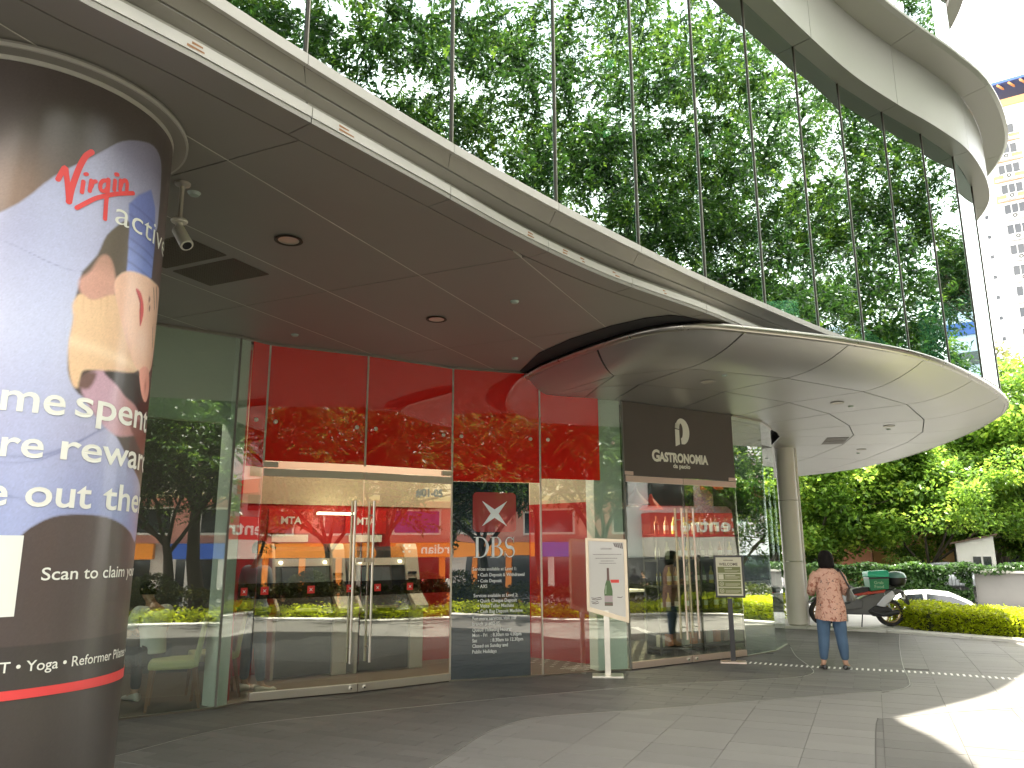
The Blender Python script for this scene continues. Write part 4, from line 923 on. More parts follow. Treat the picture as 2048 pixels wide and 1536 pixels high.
# ------------------------------------------------------------------ advertising column in front
CC = np.array([-2.66, 4.0]); CR = 0.665; PH0 = math.atan2(-CC[1], -CC[0])
def cyl(s, z, off=0.0):
    a = PH0+s/CR; return (CC[0]+(CR+off)*math.cos(a), CC[1]+(CR+off)*math.sin(a), z)
ad = thing('advertising_column', 'large round column wrapped in a dark gym advertisement with a stretching woman', 'advertising column', (-2.66, 4.0, 0))
S0, S1, Z0, Z1 = -0.95, 1.15, 0.0, 3.985
NS, NZ = 330, 560
ss = np.linspace(S0, S1, NS+1); zz = np.linspace(Z0, Z1, NZ+1); SG_, ZG_ = np.meshgrid(ss, zz)
P_ = np.c_[SG_.ravel(), ZG_.ravel()]
def pmask(poly, soft=0.008):
    poly = np.array(poly, float); d2 = np.full(len(P_), 1e9); ins = np.zeros(len(P_), bool)
    for a, b in zip(poly, np.roll(poly, -1, 0)):
        e = b-a; wv = P_-a; t = np.clip((wv @ e)/(e @ e+1e-12), 0, 1); q = wv-t[:, None]*e; d2 = np.minimum(d2, (q**2).sum(1))
        c = ((a[1] <= P_[:, 1]) & (b[1] > P_[:, 1])) | ((b[1] <= P_[:, 1]) & (a[1] > P_[:, 1]))
        if abs(e[1]) > 1e-12: ins ^= c & (P_[:, 0] < a[0]+(P_[:, 1]-a[1])/e[1]*e[0])
    sd_ = np.where(ins, np.sqrt(d2), -np.sqrt(d2)); return np.clip(sd_/soft*0.5+0.5, 0, 1)
def sm(poly, n=4): return [tuple(p) for p in catmull(poly, n, closed=True)]
def lin(c): c = np.array(c, float)/255; return np.where(c <= 0.04045, c/12.92, ((c+0.055)/1.055)**2.4)
img = np.tile(lin((66, 55, 52)), (len(P_), 1))
def lay(mask, col, a=1.0):
    global img; m = (mask*a)[:, None]; col = np.array(col); img = img*(1-m)+col*m
def glow(c, r, col, a, ax=1.0):
    d = ((P_[:, 0]-c[0])/(r*ax))**2+((P_[:, 1]-c[1])/r)**2; lay(np.exp(-d), lin(col), a)
s_, z_ = P_[:, 0], P_[:, 1]
# background: dark brown, warmer middle
lay(np.clip((z_-1.2)/1.2, 0, 1)*np.clip((3.6-z_)/1.2, 0, 1), lin((88, 73, 68)), 0.45)
glow((-0.15, 3.30), 0.22, (165, 130, 105), 0.6)
torso = sm([(-0.95, 2.7), (-0.6, 2.95), (-0.14, 3.187), (0.061, 3.425), (0.227, 3.597), (0.36, 3.74), (0.507, 3.815), (0.60, 3.83), (0.67, 3.79), (0.695, 3.70), (0.71, 3.5), (0.70, 3.38), (0.58, 3.36), (0.466, 3.335), (0.335, 3.204), (0.324, 3.064), (0.237, 2.931), (0.215, 2.848), (0.219, 2.772), (0.212, 2.619), (0.217, 2.471), (0.262, 2.38), (0.32, 2.34), (0.376, 2.275), (0.51, 2.194), (0.674, 2.059), (0.90, 1.936), (0.93, 1.80), (0.88, 1.67), (0.74, 1.72), (0.623, 1.76), (0.469, 1.79), (0.26, 1.785), (0.14, 1.726), (0.036, 1.627), (-0.3, 1.5), (-0.95, 1.4)], 4)
mt_ = pmask(torso, 0.006)
lay(mt_, lin((164, 165, 193)))
lay(mt_*np.clip((3.1-z_)/0.5, 0, 1)*np.clip((z_-2.2)/0.5, 0, 1), lin((200, 204, 224)), 0.8)
lay(mt_*np.clip((2.2-z_)/0.45, 0, 1), lin((122, 136, 184)), 0.8)
lay(mt_*np.clip((z_-3.3)/0.4, 0, 1), lin((104, 96, 120)), 0.75)
lay(mt_*np.exp(-((s_-0.10)/0.16)**2), lin((182, 190, 222)), 0.4)
for (a, b, c_, w_) in ((0.55, 2.5, -0.25, 0.010), (0.2, 2.02, 0.30, 0.008), (-0.1, 1.83, 0.10, 0.007), (0.1, 3.02, -0.03, 0.0025), (0.25, 2.0, 0.38, 0.006)):   # cloth creases
    lay(mt_*np.exp(-((z_-b-c_*(s_-a+0.3)+0.04*np.sin(s_*9+a))/w_)**2)*np.clip(1-np.abs(s_-a)/0.35, 0, 1), lin((86, 92, 142)), 0.5)
# rounded translucent panel corner
sleeve = [(0.44, 3.42), (0.50, 3.50), (0.60, 3.58), (0.66, 3.50), (0.70, 3.3), (0.70, 3.10), (0.56, 3.04), (0.475, 3.03), (0.455, 3.15), (0.462, 3.27)]
ms = pmask(sleeve, 0.006); lay(ms, lin((96, 108, 172))); lay(ms*np.clip((3.3-z_)/0.25, 0, 1), lin((124, 146, 212)), 0.75)
for k in range(6): lay(ms*np.exp(-((z_-(3.42-k*0.062)+0.12*(s_-0.55)+0.01*math.sin(k*3))/0.007)**2), lin((66, 76, 138)), 0.55)
lay(pmask([(0.72, 3.1), (0.80, 3.75), (0.95, 3.8), (0.95, 3.1)], 0.02), lin((92, 76, 74)), 0.5)
gap_ = pmask(sm([(0.335, 3.204), (0.44, 3.33), (0.462, 3.24), (0.470, 3.03), (0.411, 2.986), (0.403, 2.875), (0.225, 2.928), (0.295, 3.082)], 3), 0.006)
lay(gap_, lin((86, 72, 60)))
arm = pmask(sm([(0.222, 2.925), (0.27, 2.99), (0.315, 3.08), (0.36, 3.09), (0.40, 3.02), (0.415, 2.906), (0.336, 2.842), (0.245, 2.853)], 4), 0.01)
lay(arm, lin((198, 148, 132))); lay(arm*np.clip((z_-2.98)/0.08, 0, 1), lin((160, 122, 104)), 0.6)
neck = pmask(sm([(0.205, 2.80), (0.235, 2.86), (0.30, 2.845), (0.415, 2.906), (0.489, 2.848), (0.565, 2.652), (0.641, 2.56), (0.451, 2.505), (0.345, 2.495), (0.285, 2.475), (0.280, 2.40), (0.25, 2.40), (0.224, 2.472), (0.208, 2.593), (0.215, 2.722)], 4), 0.006)
lay(neck, lin((222, 186, 148))); lay(neck*np.clip((s_-0.35)/0.2, 0, 1), lin((196, 150, 120)), 0.6)
for x in (0.25, 0.29, 0.34, 0.375): lay(neck*np.exp(-((s_-x-0.10*(2.85-z_))/0.006)**2)*np.clip((z_-2.74)/0.15, 0, 1), lin((180, 134, 102)), 0.30)
lay(neck*np.exp(-((z_-2.605+0.1*(s_-0.3))/0.03)**2), lin((240, 214, 182)), 0.5)
face = pmask(sm([(0.405, 2.95), (0.43, 3.02), (0.50, 3.065), (0.62, 3.085), (0.74, 3.09), (0.90, 3.08), (0.92, 2.9), (0.90, 2.70), (0.812, 2.587), (0.643, 2.562), (0.534, 2.671), (0.459, 2.812)], 4), 0.006)
lay(face, lin((232, 190, 166))); lay(face*np.exp(-((s_-0.46)/0.05)**2), lin((216, 168, 142)), 0.7); glow((0.66, 2.72), 0.09, (240, 206, 192), 0.5); glow((0.58, 2.97), 0.06, (236, 200, 184), 0.4)
lay(face*np.exp(-((s_-0.50-0.35*(2.75-z_))/0.03)**2)*np.clip((2.85-z_)/0.2, 0, 1), lin((190, 140, 120)), 0.6)
lips = pmask(sm([(0.553, 2.985), (0.60, 2.98), (0.640, 2.92), (0.645, 2.86), (0.625, 2.80), (0.605, 2.87), (0.60, 2.92)], 4), 0.004)
lay(lips, lin((206, 84, 84))); lay(pmask([(0.556, 2.984), (0.606, 2.935), (0.618, 2.87), (0.627, 2.80), (0.622, 2.80), (0.612, 2.87), (0.598, 2.93)], 0.003), lin((140, 50, 50)))
for cx_, cz_, rx_, rz_ in ((0.700, 2.975, 0.012, 0.018), (0.713, 2.928, 0.010, 0.02)): lay(np.exp(-(((s_-cx_)/rx_)**2+((z_-cz_)/rz_)**2)**2), lin((110, 56, 44)), 0.9)
lay(face*np.exp(-(((s_-0.69)/0.006)**2))*np.exp(-((z_-2.955)/0.07)**2), lin((200, 146, 126)), 0.6)
for x0, z0_, x1_, z1_, w_ in ((0.745, 3.07, 0.80, 2.95, 0.006), (0.79, 3.09, 0.86, 2.98, 0.007), (0.80, 2.86, 0.84, 2.74, 0.006)):
    lay(pmask([(x0, z0_), (x1_, z1_), (x1_-w_, z1_-0.01), (x0-w_*0.5, z0_-0.02)], 0.0025), lin((86, 52, 46)), 0.9)
hand = pmask(sm([(0.285, 2.40), (0.325, 2.479), (0.42, 2.498), (0.554, 2.409), (0.684, 2.367), (0.82, 2.29), (0.80, 2.23), (0.686, 2.219), (0.51, 2.194), (0.376, 2.275)], 4), 0.008)
lay(hand, lin((188, 152, 168))); lay(hand*np.clip((s_-0.45)/0.15, 0, 1), lin((168, 116, 108)), 0.8)
lay(pmask(sm([(0.275, 2.40), (0.30, 2.47), (0.36, 2.48), (0.33, 2.40)], 3), 0.01), lin((96, 66, 54)), 0.9)
hair = pmask(sm([(0.40, 2.50), (0.55, 2.525), (0.66, 2.535), (0.70, 2.47), (0.74, 2.42), (0.84, 2.46), (0.93, 2.44), (0.93, 2.30), (0.78, 2.30), (0.66, 2.37), (0.56, 2.40), (0.50, 2.44)], 4), 0.008)
lay(hair, lin((34, 24, 22))); lay(hair*np.clip(np.sin((s_*1.5+z_)*260)*0.5+0.2, 0, 1), lin((64, 44, 38)), 0.6)
lay(pmask(sm([(0.60, 2.28), (0.80, 2.30), (0.93, 2.30), (0.93, 2.16), (0.80, 2.14)], 3), 0.01), lin((110, 66, 58)), 0.9)
ear = pmask(sm([(0.665, 2.555), (0.72, 2.60), (0.80, 2.595), (0.85, 2.52), (0.84, 2.45), (0.783, 2.415), (0.715, 2.45)], 4), 0.0025)
lay(ear, lin((226, 164, 148))); lay(np.exp(-(((s_-0.765)/0.02)**2+((z_-2.50)/0.035)**2)), lin((170, 96, 84)), 0.7)
# lower part: darker band, thin seam lines
lay((z_ < 1.21)*1.0, lin((44, 38, 36)), 0.9); lay((z_ < 0.97)*1.0, lin((50, 42, 37)), 0.6)
img = img*1.18+0.022
img *= (1+0.035*np.random.randn(len(P_)))[:, None]
vs_ = [cyl(a, b) for a, b in P_]
W_ = NS+1; fs_ = [(j*W_+i, j*W_+i+1, (j+1)*W_+i+1, (j+1)*W_+i) for j in range(NZ) for i in range(NS)]
me = bpy.data.meshes.new('printed_wrap'); me.from_pydata(vs_, [], fs_)
ca = me.color_attributes.new('print', 'FLOAT_COLOR', 'POINT'); ca.data.foreach_set('color', np.c_[np.clip(img, 0, 1), np.ones(len(P_))].ravel())
me.polygons.foreach_set('use_smooth', [True]*len(me.polygons))
m, nt, N, L, b = newmat('printed_vinyl'); at = N.new('ShaderNodeAttribute'); at.attribute_name = 'print'; L.new(at.outputs['Color'], b.inputs['Base Color'])
b.inputs['Roughness'].default_value = 0.42; b.inputs['Coat Weight'].default_value = 0.6; b.inputs['Coat Roughness'].default_value = 0.22
tcn = N.new('ShaderNodeTexCoord'); mpn = N.new('ShaderNodeMapping'); mpn.inputs['Scale'].default_value = (3, 3, 0.35); nzn = N.new('ShaderNodeTexNoise'); nzn.inputs['Scale'].default_value = 2.0; nzn.inputs['Detail'].default_value = 2
L.new(tcn.outputs['Object'], mpn.inputs[0]); L.new(mpn.outputs[0], nzn.inputs['Vector']); bpn = N.new('ShaderNodeBump'); bpn.inputs['Strength'].default_value = 0.5; bpn.inputs['Distance'].default_value = 0.015
L.new(nzn.outputs['Fac'], bpn.inputs['Height']); L.new(bpn.outputs[0], b.inputs['Coat Normal']); L.new(bpn.outputs[0], b.inputs['Normal'])
me.materials.append(m); wrap = link('printed_wrap', me, ad)
vinyl_brown = M('brown_vinyl', (0.045, 0.033, 0.029), 0.4, var=0.05, coat=0.2)
mb = MB(); n_ = 90; sa = np.linspace(S1, S0+2*math.pi*CR, n_+1)
mb.add([cyl(a, 0) for a in sa]+[cyl(a, 3.985) for a in sa], [(i, i+1, n_+2+i, n_+1+i) for i in range(n_)]); mb.build('rear_wrap', vinyl_brown, ad, smooth=True)
mb = MB(); mb.lathe([(CR-0.01, 3.986), (CR+0.002, 3.987), (CR+0.003, 4.02), (CR-0.01, 4.021)], (*CC, 0), 90); mb.build('top_band', alu_edge, ad, smooth=True, auto=40)
mb = MB(); mb.lathe([(CR+0.004, 4.012), (CR+0.072, 4.012), (CR+0.080, 4.018), (CR+0.080, 4.045), (CR+0.072, 4.048)], (*CC, 0), 90); mb.build('ceiling_collar', alu, ad, smooth=True, auto=40)
mb = MB(); mb.lathe([(CR+0.072, 4.0115), (CR+0.084, 4.0105), (CR+0.084, 4.03)], (*CC, 0), 90); mb.build('collar_bead', alu_edge, ad, smooth=True, auto=40)
# print: red brush script, white lettering, stripe
red_print = M('coral_red_print', (0.80, 0.075, 0.075), 0.4, var=0.02); white_print = M('ivory_print', (0.86, 0.86, 0.78), 0.4, var=0.02)
mb = MB()
def brush(zpts, r):
    pts = [tuple(p) for p in catmull(zpts, 4)]
    vs, fs = stroke(pts, r, 8); mb.add([cyl(s, z, 0.003+0.0001*len(mb.f)/50) for s, z in vs], fs)
brush([(0.075,3.411),(0.085,3.446),(0.098,3.482),(0.107,3.449),(0.12,3.386),(0.133,3.311)], 0.0125)
brush([(0.133,3.311),(0.137,3.375),(0.149,3.451),(0.163,3.517),(0.183,3.576),(0.208,3.61)], 0.0145)
brush([(0.185,3.38),(0.186,3.438)], 0.0105); brush([(0.191,3.48),(0.198,3.484)], 0.010)
brush([(0.22,3.4),(0.222,3.458)], 0.0105); brush([(0.225,3.425),(0.23,3.451),(0.243,3.462)], 0.0105)
brush([(0.303,3.492),(0.279,3.48),(0.268,3.455),(0.273,3.427),(0.293,3.429),(0.305,3.45)], 0.0105); brush([(0.306,3.498),(0.308,3.442),(0.307,3.376),(0.311,3.283)], 0.0115)
brush([(0.342,3.457),(0.342,3.509)], 0.011); brush([(0.343,3.544),(0.352,3.548)], 0.011)
brush([(0.375,3.471),(0.373,3.524)], 0.011); brush([(0.377,3.494),(0.383,3.522),(0.403,3.538),(0.413,3.524),(0.415,3.485)], 0.011)
brush([(0.171,3.291),(0.209,3.33),(0.251,3.371),(0.304,3.408),(0.362,3.443),(0.459,3.491)], 0.0115)
mb.build('red_script', red_print, ad)
mb = MB()
def ctext(body, s0, z0, size, width, bold=0.0, mat=None, tilt=0.0):
    vs, fs = text_polys(body, size, bold=bold, res=4); w = max(v[0] for v in vs)-min(v[0] for v in vs); x0 = min(v[0] for v in vs); k = width/w
    mb.add([cyl(s0+(x-x0)*k, z0+y+tilt*(x-x0)*k, 0.003) for x, y in vs], fs)
ctext('active', 0.365, 3.285, 0.185, 0.545, -0.001, tilt=0.02)
ctext('me', -0.035, 2.250, 0.196, 0.262, 0.0025); ctext('spent', 0.272, 2.258, 0.196, 0.60, 0.0025)
ctext('re', -0.012, 2.042, 0.180, 0.168, 0.0025); ctext('reward', 0.229, 2.045, 0.180, 0.735, 0.0025)
ctext('e', -0.05, 1.822, 0.185, 0.088, 0.0025); ctext('out', 0.105, 1.822, 0.185, 0.300, 0.0025); ctext('ther', 0.472, 1.822, 0.185, 0.49, 0.0025)
ctext('Scan to claim your', 0.209, 1.492, 0.080, 0.72, 0.0008)
ctext('T \u2022 Yoga \u2022 Reformer Pilates \u2022', 0.090, 1.106, 0.064, 0.80, 0.0005, tilt=-0.02)
mb.build('white_lettering', white_print, ad)
mb = MB(); n_ = 40; sa = np.linspace(-0.6, 1.1, n_+1)
mb.add([cyl(a, 0.990-0.02*max(0, a-0.3), 0.003) for a in sa]+[cyl(a, 1.030-0.005*max(0, a-0.3), 0.003) for a in sa], [(i, i+1, n_+2+i, n_+1+i) for i in range(n_)]); mb.build('red_stripe', red_print, ad)
mb = MB(); sa = np.linspace(-0.20, 0.120, 11); mb.add([cyl(a, 1.340, 0.003) for a in sa]+[cyl(a, 1.690, 0.003) for a in sa], [(i, i+1, 12+i, 11+i) for i in range(10)]); mb.build('blank_white_square', white_print, ad)

# ------------------------------------------------------------------ poster stand
pst = thing('poster_stand', 'metal floor stand with angled pale poster of a champagne bottle in front of the bank', 'sign stand', (1.22, 10.47, 0))
mb = MB(); mb.box((1.22, 10.50, 0.012), (0.40, 0.30, 0.022), rz=R(-6)); mb.build('base_plate', steel, pst, bevel=0.004)
mb = MB(); mb.box((1.225, 10.52, 0.42), (0.075, 0.03, 0.80), rz=R(-6)); mb.build('post', steel, pst, bevel=0.003)
fo, fu = Vector((0.975, 10.55, 0)), Vector((math.cos(R(-7)), math.sin(R(-7)), 0)); fw = Vector((fu.y, -fu.x, 0))
fr_out = [(0, 0.815), (0.545, 0.665), (0.545, 1.735), (0, 1.76)]; fr_in = [(0.04, 0.865), (0.505, 0.735), (0.505, 1.695), (0.04, 1.72)]
wood_frame = M('champagne_frame_metal', (0.66, 0.55, 0.40), 0.38, 0.45, var=0.06)
mb = MB()
for k in range(4):
    a, b = fr_out[k], fr_out[(k+1) % 4]; c, d = fr_in[(k+1) % 4], fr_in[k]; mb.extr([a, b, c, d], fo, fu, (0, 0, 1), fw, -0.012, 0.02)
mb.build('frame', wood_frame, pst, bevel=0.002)
mb = MB(); mb.extr(fr_in, fo, fu, (0, 0, 1), fw, -0.008, 0.006); mb.build('poster', M('cream_poster_paper', (0.62, 0.59, 0.53), 0.35, var=0.04, scale=3, coat=0.4), pst)
def ps(x, z, o=0.008): p = fo+fu*x+Vector((0, 0, z))+fw*o; return tuple(p)
prt = lambda nm, c: M(nm, c, 0.5, var=0.03)
def pflat(name, poly, mat, o=0.008): m_ = MB(); m_.add([ps(x, z, o) for x, z in poly], [tuple(range(len(poly)))]); return m_.build(name, mat, pst)
bot = [(0.235, 0.88), (0.34, 0.88), (0.342, 1.07), (0.325, 1.16), (0.305, 1.22), (0.302, 1.36), (0.274, 1.36), (0.272, 1.22), (0.25, 1.16), (0.233, 1.07)]
pflat('printed_bottle', bot, prt('print_bottle_green', (0.10, 0.17, 0.06)))
pflat('printed_bottle_highlight', [(0.247, 1.03), (0.257, 1.03), (0.262, 1.15), (0.252, 1.13)], prt('print_pale_green', (0.5, 0.58, 0.4)), 0.010)
pflat('printed_foil', [(0.272, 1.20), (0.305, 1.20), (0.302, 1.365), (0.274, 1.365)], prt('print_foil', (0.16, 0.09, 0.07)), 0.010)
pflat('printed_label', [(0.234, 0.925), (0.341, 0.925), (0.341, 1.01), (0.234, 1.01)], prt('print_label', (0.46, 0.36, 0.36)), 0.010)
pflat('printed_label_base', [(0.234, 0.885), (0.341, 0.885), (0.341, 0.915), (0.234, 0.915)], prt('print_label_b', (0.2, 0.13, 0.1)), 0.010)
pflat('printed_price', [(0.325, 1.175), (0.43, 1.175), (0.43, 1.215), (0.315, 1.215)], prt('print_red', (0.75, 0.06, 0.04)), 0.011)
for k in range(5): pflat('printed_swirl', [(0.37+k*0.026, 1.69-k*0.001), (0.385+k*0.026, 1.69), (0.405+k*0.022, 1.64-0.006*k), (0.392+k*0.022, 1.635-0.006*k)], prt('print_brown', (0.10, 0.06, 0.05)) if 'print_brown' not in MATS else MATS['print_brown'])
for k, (x0, x1, z) in enumerate([(0.06, 0.19, 0.975), (0.07, 0.20, 0.955), (0.06, 0.15, 0.925), (0.07, 0.16, 0.905), (0.40, 0.47, 0.985)]):
    pflat('printed_wave', [(x0, z+0.01), (x0+0.05, z+0.004), (x1, z+0.018), (x1, z+0.010), (x0+0.05, z-0.004), (x0, z+0.002)], MATS['print_brown'])
mb = MB(); grey_print = prt('print_grey', (0.30, 0.26, 0.23))
put_text(mb, 'GASTRONOMIA', 0.03, lambda x, y: ps(0.20+x, 1.605+y), width=0.15, bold=0.001)
for z, x0, x1 in ((1.535, 0.10, 0.46), (1.485, 0.13, 0.42), (1.45, 0.20, 0.36), (1.42, 0.18, 0.38)):
    k = x0
    while k < x1: l = random.uniform(0.012, 0.03); mb.add([ps(k, z), ps(k+l, z), ps(k+l, z+0.011), ps(k, z+0.011)], [(0, 1, 2, 3)]); k += l+0.007
mb.build('poster_lettering', grey_print, pst)

# ------------------------------------------------------------------ welcome sign
wst = thing('welcome_sign_stand', 'black floor stand with cream and olive welcome board beside the cafe doors', 'sign stand', (3.2, 11.72, 0))
mb = MB(); mb.box((3.17, 11.68, 0.010), (0.36, 0.26, 0.018), rz=R(-14)); mb.build('base_plate', copper, wst, bevel=0.003)
blk = M('black_powder_coat', (0.015, 0.013, 0.012), 0.4)
mb = MB(); mb.box((3.19, 11.74, 0.45), (0.07, 0.03, 0.88), rz=R(-14)); mb.build('post', blk, wst, bevel=0.002)
wo, wu = Vector((3.0, 11.80, 0)), Vector((math.cos(R(-15)), math.sin(R(-15)), 0)); ww = Vector((wu.y, -wu.x, 0))
def wsx(x, z, o=0.018): return tuple(wo+wu*x+Vector((0, 0, z))+ww*o)
mb = MB(); mb.extr([(0, 0.90), (0.425, 0.90), (0.425, 1.51), (0, 1.51)], wo, wu, (0, 0, 1), ww, -0.01, 0.014); mb.build('board_frame', blk, wst, bevel=0.004)
mb = MB(); mb.extr([(0.03, 0.93), (0.395, 0.93), (0.395, 1.48), (0.03, 1.48)], wo, wu, (0, 0, 1), ww, 0.0, 0.0155); brd = mb.build('board', M('cream_board', (0.58, 0.54, 0.38), 0.45, var=0.03, coat=0.2), wst)
olive = M('olive_print', (0.16, 0.17, 0.05), 0.5, var=0.04)
ink = prt('print_dark_brown', (0.07, 0.05, 0.03))
for z in (0.955, 1.055, 1.155, 1.255):
    mb = MB(); mb.add([wsx(0.05, z, 0.017), wsx(0.375, z, 0.017), wsx(0.375, z+0.088, 0.017), wsx(0.05, z+0.088, 0.017)], [(0, 1, 2, 3)]); o = mb.build('olive_row', olive, brd)
    mb = MB()
    for k in range(3 if z < 1.2 else 2): mb.add([wsx(0.15, z+0.018+k*0.014), wsx(0.36-0.03*(k == 0), z+0.018+k*0.014), wsx(0.36-0.03*(k == 0), z+0.022+k*0.014), wsx(0.15, z+0.022+k*0.014)], [(0, 1, 2, 3)])
    if z > 1.2: put_text(mb, 'DINE-IN?', 0.026, lambda x, y, z=z: wsx(0.145+x, z+0.055+y), width=0.11, bold=0.001)
    elif z > 1.1: put_text(mb, 'TAKEAWAY?', 0.026, lambda x, y, z=z: wsx(0.15+x, z+0.055+y), width=0.15, bold=0.001)
    if z < 1.1: rr2 = [(0.098+0.027*math.cos(a), z+0.044+0.027*math.sin(a)) for a in np.linspace(0, 6.283, 17)]; vs, fs = stroke(rr2, 0.003, 2); mb.add([wsx(x, y) for x, y in vs], fs)
    if 1.1 < z < 1.2: mb.add([wsx(0.058, z+0.008), wsx(0.13, z+0.008), wsx(0.13, z+0.08), wsx(0.058, z+0.08)], [(0, 1, 2, 3)])
    if z < 1.1: mb.add([wsx(0.085, z+0.035), wsx(0.112, z+0.035), wsx(0.108, z+0.048), wsx(0.09, z+0.048)], [(0, 1, 2, 3)])
    mb.build('row_print', MATS['cream_board'], brd)
mb = MB(); put_text(mb, 'WELCOME', 0.055, lambda x, y: wsx(0.075+x, 1.362+y), width=0.27, bold=0.0015); put_text(mb, 'GASTRONOMIA', 0.022, lambda x, y: wsx(0.14+x, 1.43+y), width=0.14, bold=0.001); mb.build('board_lettering', ink, brd)

# ------------------------------------------------------------------ people
def skin(nodes, edges, sub=2, name='body'):
    """grow one continuous surface round a skeleton: nodes = [(pos, rx, ry)], root = node 0"""
    me = bpy.data.meshes.new(name); me.from_pydata([n[0] for n in nodes], edges, []); o = bpy.data.objects.new(name, me); COL.objects.link(o)
    o.modifiers.new('skin', 'SKIN'); sv = me.skin_vertices[0].data if len(me.skin_vertices) else None
    if sv is None:
        bpy.context.view_layer.objects.active = o; bm = bmesh.new(); bm.from_mesh(me); bm.verts.layers.skin.verify(); bm.to_mesh(me); bm.free(); sv = me.skin_vertices[0].data
    for i, n in enumerate(nodes): sv[i].radius = (n[1], n[2]); sv[i].use_root = (i == 0)
    s = o.modifiers.new('sub', 'SUBSURF'); s.levels = sub; s.render_levels = sub
    bpy.context.view_layer.update(); m2 = bpy.data.meshes.new_from_object(o.evaluated_get(bpy.context.evaluated_depsgraph_get()))
    bpy.data.objects.remove(o); bpy.data.meshes.remove(me); m2.name = name
    m2.polygons.foreach_set('use_smooth', [True]*len(m2.polygons)); return m2
def setmat(me, m): me.materials.clear(); me.materials.append(m); return me
skin_tone = M('skin', (0.46, 0.27, 0.18), 0.5, var=0.05); hair_m = M('black_hair', (0.006, 0.0045, 0.004), 0.75, var=0.3, scale=30, stretch=(6, 6, 0.5), bump=0.3, spec=0.15)
denim = M('blue_denim', (0.055, 0.100, 0.165), 0.8, var=0.3, scale=14, stretch=(1, 1, 0.35), bump=0.25, bscale=120, dirt=0.0)
# blouse print: peach ground with small rust and dark motifs
blouse, nt_, N_, Lk, b_ = newmat('peach_patterned_blouse')
tc_ = N_.new('ShaderNodeTexCoord')
def spots(sc, thr, seed):
    mp_ = N_.new('ShaderNodeMapping'); mp_.inputs['Location'].default_value = (seed, seed*2, seed*3); Lk.new(tc_.outputs['Object'], mp_.inputs[0])
    nz_ = N_.new('ShaderNodeTexNoise'); nz_.inputs['Scale'].default_value = sc; nz_.inputs['Detail'].default_value = 2.5; nz_.inputs['Distortion'].default_value = 1.0; Lk.new(mp_.outputs[0], nz_.inputs['Vector'])
    r_ = N_.new('ShaderNodeValToRGB'); r_.color_ramp.elements[0].position = thr; r_.color_ramp.elements[1].position = thr+0.03; Lk.new(nz_.outputs['Fac'], r_.inputs[0]); return r_.outputs[0]
m1_ = N_.new('ShaderNodeMix'); m1_.data_type = 'RGBA'; m1_.inputs['A'].default_value = (0.50, 0.285, 0.205, 1); m1_.inputs['B'].default_value = (0.28, 0.105, 0.065, 1); Lk.new(spots(22, 0.575, 3), m1_.inputs['Factor'])
m2_ = N_.new('ShaderNodeMix'); m2_.data_type = 'RGBA'; m2_.inputs['B'].default_value = (0.09, 0.06, 0.055, 1); Lk.new(m1_.outputs['Result'], m2_.inputs['A']); Lk.new(spots(26, 0.64, 9), m2_.inputs['Factor'])
Lk.new(m2_.outputs['Result'], b_.inputs['Base Color']); b_.inputs['Roughness'].default_value = 0.7
nf_ = N_.new('ShaderNodeTexNoise'); nf_.inputs['Scale'].default_value = 7; nf_.inputs['Distortion'].default_value = 1.4; Lk.new(tc_.outputs['Object'], nf_.inputs['Vector'])
bf_ = N_.new('ShaderNodeBump'); bf_.inputs['Strength'].default_value = 0.9; bf_.inputs['Distance'].default_value = 0.03; Lk.new(nf_.outputs['Fac'], bf_.inputs['Height']); Lk.new(bf_.outputs[0], b_.inputs['Normal'])

